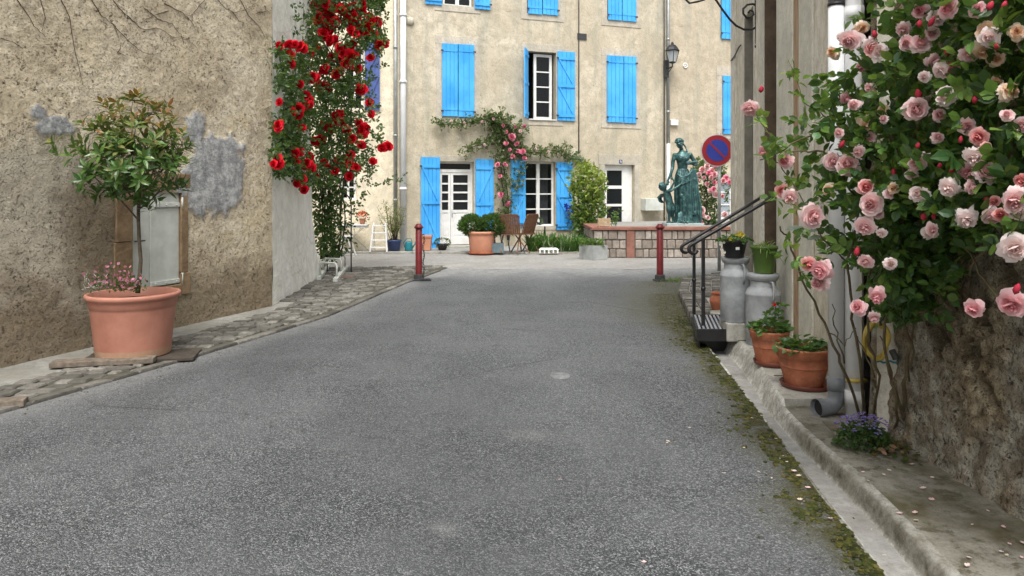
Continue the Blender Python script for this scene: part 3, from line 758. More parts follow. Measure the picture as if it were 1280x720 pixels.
def door_windowed(parent, r):
    a, b, c, e = r; o = bpy.data.objects.new('door', None); C.objects.link(o); o['_o'] = parent['_o']; o.parent = parent
    mb = MB(); d = -.12; H = e - c
    tz = e - .24
    fbox(mb, a, a + .05, c, e, d - .06, d); fbox(mb, b - .05, b, c, e, d - .06, d); fbox(mb, a + .05, b - .05, e - .05, e, d - .06, d); fbox(mb, a + .05, b - .05, tz - .04, tz + .04, d - .06, d + .01)
    mb.build('frame', WHT, o)
    mb = MB(); sp = a + (b - a) * .36; zt = tz - .04; zm = c + H * .42
    for x0, x1 in ((a + .05, sp - .004), (sp + .004, b - .05)):
        w = x1 - x0; st = .055 if w < .5 else .07
        fbox(mb, x0, x0 + st, c + .01, zt, d - .05, d - .006); fbox(mb, x1 - st, x1, c + .01, zt, d - .05, d - .006)
        fbox(mb, x0 + st, x1 - st, c + .01, c + .2, d - .05, d - .006); fbox(mb, x0 + st, x1 - st, zm - .07, zm, d - .05, d - .006); fbox(mb, x0 + st, x1 - st, zt - .07, zt, d - .05, d - .006)
        fbox(mb, x0 + st, x1 - st, c + .2, zm - .07, d - .045, d - .02)
        fbox(mb, x0 + st + .04, x1 - st - .04, c + .26, zm - .13, d - .02, d - .010)
        for k in range(1, 4):
            z = zm + (zt - .07 - zm) * k / 4; fbox(mb, x0 + st, x1 - st, z - .022, z + .022, d - .045, d - .01)
    mb.build('door_leaf', WHT, o)
    mb = MB()
    for x0, x1, z0, z1 in ((a + .08, sp - .04, zm, zt - .05), (sp + .05, b - .1, zm, zt - .05), (a + .05, b - .05, tz + .04, e - .05)):
        mb.add([tuple(FW(x0, z0, d - .035)), tuple(FW(x1, z0, d - .035)), tuple(FW(x1, z1, d - .035)), tuple(FW(x0, z1, d - .035))], [(0, 1, 2, 3)])
    build_each(mb, 'pane', GLASSD, o)
    mb = MB(); mb.tube([FW(sp + .04, zm - .1, d + .0), FW(sp + .04, zm - .1, d + .04), FW(sp + .13, zm - .1, d + .045)], .009, 6); mb.tube([FW(sp + .04, zm - .2, d + .003), FW(sp + .04, zm + .02, d + .003)], .012, 6); mb.build('handle', ZINC, o, smooth=True)
door_windowed(mh, d1)
st_ = MB(); fbox(st_, d1[0] - .1, d1[1] + .12, -.04, .10, -.1, .35); st_.build('doorstep', SLAB, mh, bevel=.01)
def door_three(parent, r):
    a, b, c, e = r; b2 = b - .14; o = bpy.data.objects.new('door', None); C.objects.link(o); o['_o'] = parent['_o']; o.parent = parent
    mb = MB(); d = -.10
    fbox(mb, a, a + .06, c, e, d - .06, d); fbox(mb, b2, b2 + .13, c, e, d - .06, d - .03); fbox(mb, a + .06, b2, e - .07, e, d - .06, d); mb.build('frame', WHT, o)
    mb = MB(); zz = [fz(775, y) for y in (279, 258, 255, 236, 232, 213)]
    fbox(mb, a + .06, a + .12, c + .01, e - .07, d - .05, d - .01); fbox(mb, b2 - .20, b2, c + .01, e - .07, d - .05, d - .01)
    for z0, z1 in ((c + .01, zz[0]), (zz[1], zz[2]), (zz[3], zz[4]), (zz[5], e - .07)): fbox(mb, a + .12, b2 - .20, z0, z1, d - .045, d - .012)
    mb.build('door_leaf', WHT, o)
    mb = MB()
    for z0, z1 in ((zz[0], zz[1]), (zz[2], zz[3]), (zz[4], zz[5])): mb.add([tuple(FW(x, z, d - .035)) for x, z in ((a + .12, z0), (b2 - .2, z0), (b2 - .2, z1), (a + .12, z1))], [(0, 1, 2, 3)])
    build_each(mb, 'pane', GLASSD, o)
door_three(mh, d2)
st_ = MB(); fbox(st_, d2[0] - .1, d2[1] + .12, -.04, .10, -.1, .30); st_.build('doorstep', SLAB, mh, bevel=.01)
pl = MB(); a = fs(775.5); z = fz(775.5, 202); fbox(pl, a - .05, a + .05, z - .05, z + .05, .016, .026); op = pl.build('number_plate', BLUP, mh)
pl = MB(); pl.tube([FW(a + .022 * math.cos(t), z - .008 + .024 * math.sin(t), .028) for t in [k * math.pi / 6 for k in range(13)]], .006, 5); pl.tube([FW(a - .021, z - .005, .028), FW(a - .012, z + .032, .028)], .006, 5)
pl.build('numeral', WHT, op)
random.seed(21)
window(mh, w1, 2, 4, mid=True, curt=(.52, .9))
# open window above: one leaf with four panes swung inwards, other leaf open in the dark
aw = (wb[0] + .22, wb[1] - .07, wb[2], wb[3] - .04); window(mh, aw, 1, 4, fw=.075)
mb = MB(); fbox(mb, wb[0] + .02, wb[1], wb[2] - .03, wb[2] + .0, -.2, .05); mb.build('window_sill', WHT, mh)
window(mh, (wd[0] + .06, wd[1] - .02, wd[2], wd[3]), 2, 4, mid=True)
SH = [  # px x0,x1, y top, y bottom, side, diag
    (525.5, 549.5, 196.5, 310, 'brace', 1, 5), (593.5, 616.5, 199, 311, 'brace', -1, 4), (638, 656.5, 200, 283, 'brace', -1, 4), (694.5, 715, 203, 287, 'brace', 1, 4),
    (696, 718, 65, 151, 'brace', 1, 4), (531, 552, -80, 6, 'brace', 1, 4), (592.5, 612.5, -74, 12, 'brace', -1, 4),
    (552, 571.8, 55, 145.5, 'plain', 1, 4), (572.3, 592.5, 56, 146.5, 'plain', -1, 3), (758, 778.5, 70, 153, 'plain', 1, 4), (779, 794.5, 71, 154, 'plain', -1, 3),
    (659, 677, -66, 18, 'plain', 1, 4), (677.6, 697, -65, 19, 'plain', -1, 4), (759, 776.5, -55, 25.5, 'plain', 1, 4), (777, 794.5, -54, 27, 'plain', -1, 3)]
for x0, x1, y0, y1, sd, dg, nb in SH:
    c = (x0 + x1) / 2; shutter(mh, fs(x0), fs(x1), fz(c, y1), fz(c, y0), m=BLUE, side=sd, diag=dg, nb=nb)
# left shutter of the open window stands out at a right angle
mb = MB(); s0 = wb[0] - .01; z0, z1 = fz(660, 148), fz(660, 63)
def pb(mb, d0, d1, za, zb, so, th):
    q = lambda s, z, d: FW(s - d * .62, z, d)
    mb.hexa([q(s0 + so, za, d1), q(s0 + so + th, za, d1), q(s0 + so + th, za, d0), q(s0 + so, za, d0), q(s0 + so, zb, d1), q(s0 + so + th, zb, d1), q(s0 + so + th, zb, d0), q(s0 + so, zb, d0)])
for k in range(4): pb(mb, .02 + k * .1, .02 + k * .1 + .096, z0, z1, 0, .028)
for z in (z0 + .12, (z0 + z1) / 2, z1 - .17): pb(mb, .03, .41, z - .04, z + .04, .028, .02)
mb.build('shutter', BLUE, mh)['label'] = 'half open blue shutter seen almost edge on'
vb = MB(); a = rect(721.5, 733, 42, 50); fbox(vb, *a, -.01, .02); o_ = vb.build('vent_grille', IRON, mh)
vb = MB(); q = FW(fs(512), fz(512, 27), 0); vb.ball(q, .12, 1, .6, .9, 12, 8, .1); vb.build('iron_anchor', TRIM, mh, smooth=True)
# house on the right of the zinc downpipe
nh = thing('tan_house', tuple(FW(fs(880), 0, 0)), 'tan rendered house behind the bronze statue and the round road sign', 'house')
n1 = rect(901, 940, -40, 50); n2 = rect(903, 942, 96, 168); n3 = rect(898, 935, 222, 274)
house_wall(nh, MFAC2, fs(836), fs(1010) + 3, ZT, [n1, n2, n3])
surround(nh, n2, w=.2, wt=.3, wb=.15); surround(nh, n3, w=.12, wt=.2, wb=.1)
for r_ in (n1, n2):
    shutter(nh, r_[0] - .01, (r_[0] + r_[1]) / 2, r_[2], r_[3], side='plain', diag=1); shutter(nh, (r_[0] + r_[1]) / 2 + .01, r_[1], r_[2], r_[3], side='plain', diag=-1)
window(nh, n3, 2, 3, glass=GLASSG)
vb = MB(); q = rect(837, 846, 150, 157); fbox(vb, *q, 0, .09); o = vb.build('alarm_box', WHT, org=tuple(FW(fs(841), fz(841, 153), 0)), bevel=.01); tag(o, 'small white junction box on the tan wall above the statue', 'junction box')
vb = MB(); c_ = FW(fs(856.5), fz(856.5, 82), .012); vb.tube([c_ + UU * .065 * math.cos(t) + Vector((0, 0, .065 * math.sin(t))) for t in [k * math.pi / 8 for k in range(17)]], .02, 6); vb.ball(c_, .03)
o = vb.build('wall_anchor', WHT, org=tuple(c_), smooth=True); tag(o, 'small round white ring plate on the tan wall right of the lantern', 'wall ring')
# downpipes and cables
def vpipe(name, px, y0, y1, w, m, label, cat, d=.09, coll=()):
    Y = fY(px); r = w / 2 * Y / F; mb = MB(); mb.tube([FW(fs(px), fz(px, y0), d), FW(fs(px), fz(px, y1), d)], r, 14)
    for y in coll: mb.tube([FW(fs(px), fz(px, y) - .03, d), FW(fs(px), fz(px, y) + .03, d)], r * 1.25, 14)
    o = mb.build(name, m, org=tuple(FW(fs(px), fz(px, y1), d)), smooth=True); return tag(o, label, cat)
vpipe('downpipe', 493.5, -110, 311, 5, ZINC, 'grey zinc downpipe, the left one of the pair beside the cream wall', 'downpipe', .08, (60, 170, 250))
vpipe('downpipe', 503, -110, 311, 7.5, PVC, 'thick white downpipe, right one of the pair at the edge of the beige house', 'downpipe', .1, (103, 236, 20))
vpipe('downpipe', 833.5, -110, 180, 4, ZINC, 'long grey downpipe behind the wall lantern', 'downpipe', .08, (50, 140))
vpipe('downpipe', 832.5, 180, 292, 4.5, PVC, 'white lower downpipe left of the bronze statue', 'downpipe', .13)
vpipe('cable', 723, -110, 192, 1.3, IRON, 'thin dark cable running straight down the beige facade right of the open window', 'cable', .03)
vpipe('cable', 829, -110, 285, 1.5, IRON, 'dark cable beside the grey downpipe of the lantern', 'cable', .06)
# wall lantern
q = FW(fs(830), fz(830, 80), 0); lq = at(840.5, 68, fY(840) - .42)
ln = thing('wall_lantern', tuple(q), 'old style black street lantern on a bracket high beside the downpipe', 'street lamp')
base = Vector((lq.x, lq.y, 0)); zb = at(0, 78, lq.y).z; zt = at(0, 64, lq.y).z; zc = at(0, 54, lq.y).z
mb = MB(); b0 = FW(fs(831), zb - .12, .1); mb.tube([b0, (b0 + Vector((base.x, base.y, zb - .12))) / 2 + Vector((0, 0, -.02)), Vector((base.x, base.y, zb - .12)), Vector((base.x, base.y, zb - .02))], .022, 8)
mb.tube([b0 + Vector((0, 0, -.22)), Vector((base.x, base.y, zb - .12))], .014, 6); fbox(mb, fs(831) - .06, fs(831) + .06, zb - .4, zb + .1, .02, .13); mb.build('bracket', IRON, ln, smooth=False)
mb = MB(); mb.lathe([(.06, zb - .03), (.10, zb), (.10, zb + .02)], base, 4); mb.lathe([(.20, zt), (.21, zt + .02), (.16, zt + .10), (.10, zt + .17), (.04, zt + .2), (.045, zc - .02), (.03, zc + .03), (0, zc + .05)], base, 8)
for k in range(4):
    a = math.pi / 2 * k; mb.tube([base + Vector((.10 * math.cos(a), .10 * math.sin(a), zb)), base + Vector((.19 * math.cos(a), .19 * math.sin(a), zt))], .012, 4)
mb.build('frame', BLK, ln); mb = MB(); mb.lathe([(.09, zb + .02), (.175, zt)], base, 4); mb.build('glass', m_glasso('milky_glass', (.5, .52, .52)), ln)
# letter box
mb = MB(); r_ = rect(801, 823, 248, 263); fbox(mb, *r_, .0, .28); o = mb.build('letter_box', WHTD, org=tuple(FW(fs(810), fz(810, 255), 0)), bevel=.01)
tag(o, 'white wall box between the white glazed door and the statue', 'letter box')

# ------------------------------------------------------------------ right-hand house and old stone wall
rh = thing('pale_corner_house', (2.6, 7, 0), 'pale streaked house with tall recesses beside the steps at the right', 'house')
def RWp(Y, z, d=0):   # d outwards into the street
    return Vector((PLAST(Y) - d * .988, Y + d * .156, z))
def rY(px): r = (px - 640) / F; return 1.477 / (r - .158)
def rbox(mb, y0, y1, z0, z1, d0, d1):
    mb.hexa([RWp(y0, z0, d0), RWp(y1, z0, d0), RWp(y1, z0, d1), RWp(y0, z0, d1), RWp(y0, z1, d0), RWp(y1, z1, d0), RWp(y1, z1, d1), RWp(y0, z1, d1)])
RH = 7.2
dr = (rY(975), rY(957), .42, 5.6); rc = (rY(941.5), rY(931), -.05, 3.72)
mb = MB(); ys = [4.69, dr[0], dr[1], rc[0], rc[1], 10.58]; zs = [-.05, .42, 3.72, 5.6, RH]
def wq(mb, y0, y1, z0, z1, d):
    n1_ = max(1, int((y1 - y0) / .12)); n2_ = max(1, int((z1 - z0) / .12))
    mb.grid(lambda i, j: RWp(y0 + (y1 - y0) * i / n1_, z0 + (z1 - z0) * j / n2_, d + (.003 * fbm(i * .5 + y0 * 4, j * .5 + z0 * 4) if 0 < i < n1_ and 0 < j < n2_ else 0)), n1_ + 1, n2_ + 1, True)
for i in range(5):
    for j in range(4):
        yc = (ys[i] + ys[i + 1]) / 2; zc = (zs[j] + zs[j + 1]) / 2
        if any(h[0] < yc < h[1] and h[2] < zc < h[3] for h in (dr, rc)): continue
        wq(mb, ys[i], ys[i + 1], zs[j], zs[j + 1], 0)
for h, dp in ((dr, .34), (rc, .10)):
    q = [RWp(h[0], h[2]), RWp(h[1], h[2]), RWp(h[1], h[3]), RWp(h[0], h[3])]; w = [RWp(h[0], h[2], -dp), RWp(h[1], h[2], -dp), RWp(h[1], h[3], -dp), RWp(h[0], h[3], -dp)]
    mb.add([tuple(p) for p in q + w], [(0, 1, 5, 4), (1, 2, 6, 5), (2, 3, 7, 6), (3, 0, 4, 7)] + ([(4, 5, 6, 7)] if dp < .2 else []))
q = [RWp(4.4, -.05), RWp(10.58, -.05), RWp(10.58, -.05) + Vector((6, -1, 0)), RWp(4.4, -.05) + Vector((6, -1, 0))]; w = [p + Vector((0, 0, RH + .05)) for p in q]
mb.add([tuple(p) for p in q + w], [(1, 2, 6, 5), (2, 3, 7, 6), (3, 0, 4, 7), (4, 5, 6, 7)])
mb.build('wall', RPL, rh, smooth=False)
# jambs, rust-streaked strip, pilaster, door
mb = MB(); rbox(mb, rY(995), dr[0], .0, 5.6, 0, .035); rbox(mb, dr[1], dr[1] + .20, .0, 5.6, 0, .03); rbox(mb, rY(995), dr[1] + .2, 5.603, 5.85, 0, .045); mb.build('door_surround', TRIMR, rh, bevel=.006)
mb = MB(); rbox(mb, dr[1] - .022, dr[1] - .002, .425, 5.59, -.335, .012); rbox(mb, dr[0] + .002, dr[0] + .022, .425, 5.59, -.335, .002); rbox(mb, dr[0] + .023, dr[1] - .023, 5.57, 5.59, -.335, .002); mb.build('door_frame', G('brown_frame', (.13, .09, .055), (.07, .048, .03), 6, .7, .4, 50), rh)
mb = MB(); rbox(mb, rc[1] - .02, rc[1] - .002, .0, 3.71, -.095, .006); rbox(mb, rc[0] + .01, rc[1] - .022, .0, 3.71, -.095, -.085); mb.build('recess_shade_lining', G('grey_recess_shade', (.25, .235, .20), (.15, .14, .115), 5, .85, .5, 40), rh)  # grey lining puts the shade of the narrow recess into colour
mb = MB(); rbox(mb, rY(1001), rY(995) - .004, .0, 6.0, 0, .022); mb.build('stained_strip', RUST, rh)
mb = MB(); rbox(mb, rY(1018), rY(1001) - .004, .0, 6.0, 0, .02); mb.build('stone_quoin', TRIMR, rh, bevel=.005)
mb = MB(); rbox(mb, 10.1, 10.575, .0, RH - .1, 0, .02); mb.build('corner_pilaster', RPL, rh, bevel=.005)
dd = MB(); n_ = 5; W = dr[1] - dr[0]
for k in range(n_): rbox(dd, dr[0] + W * k / n_ + .004, dr[0] + W * (k + 1) / n_ - .004, .42, 2.75, -.30, -.26)
rbox(dd, dr[0], dr[1], 2.78, 5.6, -.31, -.27); dob = dd.build('door', G('brown_door', (.085, .055, .032), (.05, .033, .02), 9, .6, .3, 60), rh)
dk = MB(); dk.ball(RWp(dr[0] + .12, 1.4, -.24), .028); dk.build('handle', ZINC, dob, smooth=True)
rf = MB(); a = [RWp(4.35, RH, .35), RWp(10.8, RH, .35)]; a += [a[1] + Vector((7, -1, 2)), a[0] + Vector((7, -1, 2))]; b = [p + Vector((0, 0, .09)) for p in a]
rf.add([tuple(p) for p in a + b], [(0, 1, 2, 3), (4, 5, 6, 7), (0, 1, 5, 4), (1, 2, 6, 5), (3, 0, 4, 7)]); rf.build('roof', ROOFM, rh)
# stone steps to that door
sp = thing('stone_steps', (2.3, 7.7, 0), 'pale stone steps climbing to the door between the two black handrails', 'steps')
for k, (x0, z) in enumerate(((2.32, .24), (2.48, .40))):
    mb = MB(); mb.hexa([(x0, 7.12, 0), (PLAST(7.12) + .05, 7.12, 0), (PLAST(8.15) + .05, 8.15, 0), (x0 + .1, 8.15, 0), (x0, 7.12, z), (PLAST(7.12) + .05, 7.12, z), (PLAST(8.15) + .05, 8.15, z), (x0 + .1, 8.15, z)]) if k == 0 else \
        mb.hexa([(x0, 7.2, .243), (PLAST(7.2) + .04, 7.2, .243), (PLAST(8.1) + .04, 8.1, .243), (x0 + .1, 8.1, .243), (x0, 7.2, z), (PLAST(7.2) + .04, 7.2, z), (PLAST(8.1) + .04, 8.1, z), (x0 + .1, 8.1, z)])
    mb.build('step', SLAB, sp, bevel=.015)
mb = MB(); mb.hexa([(2.02, 6.95, .09), (2.32, 6.97, .09), (2.33, 7.28, .09), (2.04, 7.28, .09), (2.02, 6.95, .262), (2.32, 6.97, .262), (2.33, 7.28, .262), (2.04, 7.28, .262)])
o = mb.build('stone_block', SLAB, org=(2.15, 7.1, .09), bevel=.012); tag(o, 'low pale stone block under the rear milk can', 'stone block')
# old rubble wall, near right
ow = thing('old_stone_wall', (2.3, 3, 0), 'weathered brown and grey stone wall behind the pink climbing roses', 'wall')
ys = steps(-5, 4.68, .016, 2.6, 4.68, .4); zs = steps(0, 4.6, .016, -.1, 2.75, .4)
mb = MB(); cols = []
for y in ys:
    for z in zs:
        dd_, pp = noise.voronoi(Vector((y * 3.4 + .5 * fbm(y * 2, z * 2), z * 5 + .4 * fbm(y * 3, z * 3, 5), .5)))
        jt = dd_[1] - dd_[0]
        n = fbm(y * 2.2, z * 2.2, 4); n2 = fbm(y * 10, z * 10, 1); n3 = fbm(y * 26, z * 26, 6, 3)
        grey = sm(.0, .35, .42 - z * .5 + .8 * fbm(y * 2.5, z * 1.2, 8) + .6 * sm(3.0, 2.6, y)) if z < 1.5 else sm(.2, .5, n) * .5
        grey = max(grey, sm(.0, .4, 1 - math.hypot((y - 3.28) / .14, (z - .95) / .30) + .3 * n2))
        joint = .7 * (1 - sm(.0, .10, jt)) * (1 - .9 * grey) * sm(-.3, .3, n)
        hole = sm(.18, .5, fbm(y * 6, z * 5, 12) + .3 * n3) * (1 - .6 * grey); joint = max(joint, hole)
        d = .020 * sm(0, .2, jt) * (1 - .8 * grey) + .016 * n + .014 * n2 + .009 * n3 + .008 * grey - .03 * hole
        if y > 4.66: d = 0
        foot = .03 * math.exp(-z * 5)
        mb.v.append((2.275 - d - foot, y, z)); cols.append((joint, grey, sm(-.1, .4, n2 + .3 * n + .25)))
nz = len(zs)
for i in range(len(ys) - 1):
    for j in range(nz - 1):
        mb.f.append((i * nz + j, (i + 1) * nz + j, (i + 1) * nz + j + 1, i * nz + j + 1)[::-1]); mb.m.append(0)
mb.c = cols
mb.add([(2.275, 4.68, 0), (2.75, 4.68, 0), (2.75, 4.68, 4.6), (2.275, 4.68, 4.6), (2.275, -5, 4.6), (2.75, -5, 4.6), (2.75, -5, 0), (2.275, -5, 0)], [(0, 1, 2, 3), (3, 2, 5, 4), (1, 6, 5, 2), (6, 7, 4, 5)], (0, .5, .3))
mb.build('wall', OLDW, ow, smooth=True, col=True)
# terrace wall with red coping
tw = thing('terrace_wall', (3.4, 16.9, 0), 'low coursed stone wall with faded red coping below the bronze statue', 'wall')
tx0 = (742 - 640) / F * 16.9; tx1 = 6.4; y0 = 16.9
mb = MB(); random.seed(9)
def course(mb, ax, bx, fixed, axis, zlist):
    for z0, z1 in zip(zlist, zlist[1:]):
        x = ax + 0
        while x < bx - .01:
            w = U(.12, .24); w = min(w, bx - x)
            if bx - x - w < .1: w = bx - x
            g_ = .010; v = U(0, 1); d = U(0, .014)
            if axis == 'x': q = [(x + g_, fixed - .02 - d, z0 + g_), (x + w - g_, fixed - .02 - d, z0 + g_), (x + w - g_, fixed + .1, z0 + g_), (x + g_, fixed + .1, z0 + g_)]
            else: q = [(fixed - .02 - d, x + w - g_, z0 + g_), (fixed - .02 - d, x + g_, z0 + g_), (fixed + .1, x + g_, z0 + g_), (fixed + .1, x + w - g_, z0 + g_)]
            mb.cur = (v, v, v); zj_ = U(-.012, .004); mb.hexa(q + [(a, b, z1 - g_ + (U(-.008, .008) + zj_ if z1 < .6 else 0)) for a, b, c in q]); x += w
zl = [.0, .20, .41, .625]
p1 = (783 - 640) / F * y0; p2 = (793 - 640) / F * y0
course(mb, tx0, p1 - .01, y0, 'x', zl); course(mb, p2 + .01, tx1, y0, 'x', zl); course(mb, y0 + .11, 20.2, tx0, 'y', zl)
mb.build('stone_facing', WALLST, tw, col=True, bevel=.012)
mb = MB(); mb.box(tx0 + .0, tx1, y0 + .005, y0 + .3, -.02, .62); mb.box(tx0 + .005, tx0 + .3, y0 + .305, 20.2, -.02, .62); mb.build('mortar_core', G('grey_mortar', (.16, .145, .12), None, 9, .95, .5, 40), tw)
mb = MB(); mb.box(tx0 - .06, tx1, y0 - .06, y0 + .34, .628, .70); mb.box(tx0 - .06, tx0 + .34, y0 + .343, 20.2, .628, .70); mb.build('coping', REDP, tw, bevel=.01)
mb = MB(); mb.box(p1, p2, y0 - .04, y0 + .1, 0, .626); mb.build('red_pier', REDP, tw, bevel=.006)
mb = MB(); mb.add([(tx0 + .3, y0 + .3, .66), (6.4, y0 + .3, .66), (6.4, 22.3, .66), (tx0 + .3, 20.4, .66)], [(0, 1, 2, 3)]); struct(mb.build('raised_terrace', CONC))
# ------------------------------------------------------------------ foliage and flowers
def jit(c, a=.25):
    k = 1 + U(-a, a); return (c[0] * k * (1 + U(-.15, .15)), c[1] * k, c[2] * k * (1 + U(-.15, .15)))
def rdir(up=0.0):
    while 1:
        v = Vector((U(-1, 1), U(-1, 1), U(-1, 1)))
        if .05 < v.length < 1: v.normalize(); v.z += up; return v.normalized()
def inside(poly, x, y):
    c = False; j = len(poly) - 1
    for i in range(len(poly)):
        if (poly[i][1] > y) != (poly[j][1] > y) and x < (poly[j][0] - poly[i][0]) * (y - poly[i][1]) / (poly[j][1] - poly[i][1]) + poly[i][0]: c = not c
        j = i
    return c
def sprig(mb, p, d, L, n, ll, lw, cf, nb=.6):
    d = d.normalized(); nrm = (Vector((0, 0, 1)) * nb + rdir() * (1.1 - nb)).normalized()
    side = d.cross(nrm)
    if side.length < .1: side = d.orthogonal()
    side.normalize()
    k = (n - 1) // 2
    for i in range(k):
        q = p + d * L * (.35 + .55 * i / max(1, k))
        for s in (-1, 1):
            dd = (d * .55 + side * s * .9 + rdir() * .18)
            mb.leaf(q, dd, (nrm + rdir() * .35).normalized(), ll * U(.8, 1.1), lw * U(.8, 1.1), U(.05, .4), U(0, .35), cf())
    mb.leaf(p + d * L, d + rdir() * .15, (nrm + rdir() * .3).normalized(), ll * U(.95, 1.2), lw * U(.9, 1.15), U(.05, .4), U(0, .35), cf())
BM = {}
def bloom_mesh(key, ci, co, seed, rings=5, openness=1.0, ragged=.12, mat=None):
    random.seed(seed); mb = MB()
    for k in range(rings):
        f = k / (rings - 1); n = 5 + k
        th0 = R(8 + 88 * f * openness); L0 = .5 + .5 * f
        for i in range(n):
            a = 2 * math.pi * (i + .5 * (k % 2)) / n + U(-.25, .25); th = th0 + U(-.16, .16); L = L0 * U(.74, 1.14); W = L * U(.5, .72); cur = U(.1, .75) * f; th += U(-.22, .22) * f; tw_ = U(-.25, .25)
            er = Vector((math.cos(a), math.sin(a), 0)); et = Vector((-math.sin(a), math.cos(a), 0)); rag = [U(-ragged, ragged) for _ in range(5)]
            vs = []; cs = []
            for v in range(4):
                fv = v / 3
                for u_ in range(5):
                    fu = (u_ - 2) / 2; w = W * math.sin(math.pi * (.12 + .62 * fv)) ** .8
                    vv = fv * (1 - .16 * fu * fu + (rag[u_] if v == 3 else 0))
                    rad = L * (math.sin(th) * vv + .16 * math.sin(math.pi * vv)) * .92 - .16 * w * fu * fu * (1 - f * .5) + .05
                    z = L * (math.cos(th) * vv) - cur * vv * vv * .35 + .10 * abs(fu) * fv * (1 - f) + tw_ * fu * fv * .5 + U(-.035, .035) - .1 * f
                    vs.append(tuple(er * rad + et * (w * fu * .95) + Vector((0, 0, z)))); g = min(1, .25 * f + .75 * fv * (.4 + .6 * f)) ; g = max(0, min(1, g + U(-.12, .12)))
                    cs.append(tuple(ci[q] * (1 - g) + co[q] * g for q in range(3)))
            b = len(mb.v); mb.v += vs; mb.c += cs
            for v in range(3):
                for u_ in range(4): mb.f.append((b + v * 5 + u_, b + v * 5 + u_ + 1, b + v * 5 + u_ + 6, b + v * 5 + u_ + 5)); mb.m.append(0)
    # sepals
    o = mb.build('blossom', mat or PET, smooth=True, col=True); BM.setdefault(key, []).append(o.data); bpy.data.objects.remove(o)
def bud_mesh(key, c, seed, mat=None):
    random.seed(seed); mb = MB(); mb.cur = c; mb.lathe([(.02, -.75), (.42, -.45), (.58, -.05), (.50, .4), (.28, .75), (.08, .95)], n=9, wob=.12)
    mb.cur = (.05, .10, .03)
    for k in range(5): a = k * 1.257; mb.leaf(Vector((0, 0, -.8)), Vector((math.cos(a) * .75, math.sin(a) * .75, 1)), Vector((math.cos(a), math.sin(a), .2)), 1.0, .35, .2, -.2)
    o = mb.build('rosebud', mat or PET, smooth=True, col=True); BM.setdefault(key, []).append(o.data); bpy.data.objects.remove(o)
PALE = (.86, .60, .60); PINK = (.80, .33, .37); CORAL = (.82, .24, .22); DEEP = (.62, .06, .10); CREAM = (.86, .72, .60)
for i in range(3):
    bloom_mesh('pale', (.80, .42, .42), (.93, .78, .77), 100 + i, 6, 1.0, .24)
    bloom_mesh('white', (.84, .62, .58), (.90, .82, .80), 110 + i, 6, 1.12, .3)
    bloom_mesh('pink', (.76, .24, .28), (.92, .68, .69), 120 + i, 6, .98, .2)
    bloom_mesh('coral', (.78, .18, .18), (.91, .60, .57), 130 + i, 5, .82, .14)
    bloom_mesh('cream', (.80, .48, .26), (.86, .74, .62), 140 + i, 5, 1.15, .28)
    bloom_mesh('red', (.50, .003, .008), (.86, .012, .035), 150 + i, 4, .85, .12, PETR)
    bloom_mesh('rosy', (.62, .10, .18), (.80, .30, .40), 160 + i, 3, .9, .12)
    bud_mesh('bud', (.60, .05, .09), 170 + i)
def put_bloom(kind, p, size, facing, parent, name='blossom', rng=None):
    me = random.choice(BM[kind]); o = bpy.data.objects.new(name, me); C.objects.link(o); o.parent = parent; o['_o'] = parent['_o']
    q = facing.normalized().to_track_quat('Z', 'Y') @ Matrix.Rotation(U(0, 6.28), 3, 'Z').to_quaternion()
    o.rotation_mode = 'QUATERNION'; o.rotation_quaternion = q; o.location = Vector(p) - Vector(parent['_o']); s = size / 2; o.scale = (s * U(.85, 1.1), s * U(.85, 1.1), s * U(.9, 1.35)); return o

# --- big pink climbing rose on the right
random.seed(31)
def Yb(px): return interp([(920, 3.95), (1000, 3.75), (1100, 3.35), (1190, 2.85), (1280, 2.55), (1400, 2.3)], px)
pr = thing('climbing_rose', (2.0, 4.1, .12), 'large climbing rose with pale pink blossoms arching over the right pavement', 'rose bush')
gdk = lambda: jit(random.choice([(.032, .08, .024), (.045, .115, .032), (.062, .155, .038), (.10, .22, .045), (.17, .29, .05), (.04, .10, .04)]), .25)
gyo = lambda: jit(random.choice([(.07, .15, .035), (.12, .22, .045), (.20, .30, .06)]), .2)
dense = [(1048, 95), (1095, 70), (1120, 12), (1118, -260), (1500, -260), (1500, 330), (1280, 300), (1235, 285), (1215, 300), (1178, 372), (1150, 398), (1105, 392), (1090, 345), (1062, 325), (1040, 262), (1022, 245), (1030, 200), (1020, 150)]
loose = [(1000, 120), (1060, 78), (1090, -40), (1500, -260), (1500, 350), (1290, 320), (1235, 300), (1180, 400), (1115, 405), (1088, 350), (1045, 345), (1012, 335), (1022, 290), (985, 268), (990, 215), (1012, 180), (985, 165)]
mb = MB(); cnt = 0
for k in range(60000):
    if cnt > 1900: break
    px = U(975, 1500); py = U(-260, 412)
    if px > 1300 and random.random() < .55: continue
    if py < -40 and random.random() < .5: continue
    dn = inside(dense, px, py)
    if not dn and (not inside(loose, px, py) or random.random() < .62): continue
    f = random.random() ** 1.5; y0 = Yb(px) + .05
    if px > 1075 and px < 1205 and py > 262: f = .8 + .4 * random.random()
    Y = y0 + f * .8; q = at(px, py, Y)
    lim = (2.25 if Y < 4.6 else PLAST(Y)) - .10
    if q.x > lim:
        s = lim / q.x; q = at(px, py, Y * s - U(0, .25)) if Y * s > 1.9 else q
        if q.x > lim: q.x = lim - U(0, .1)
    out = Vector((-.7, -.8, .2))
    cf = gyo if (random.random() < (.32 if py < 130 else .12)) else gdk
    sprig(mb, q, (out * .7 + rdir()).normalized(), U(.05, .09), 5 if random.random() < .7 else 7, U(.044, .068), U(.032, .048), cf, .4); cnt += 1
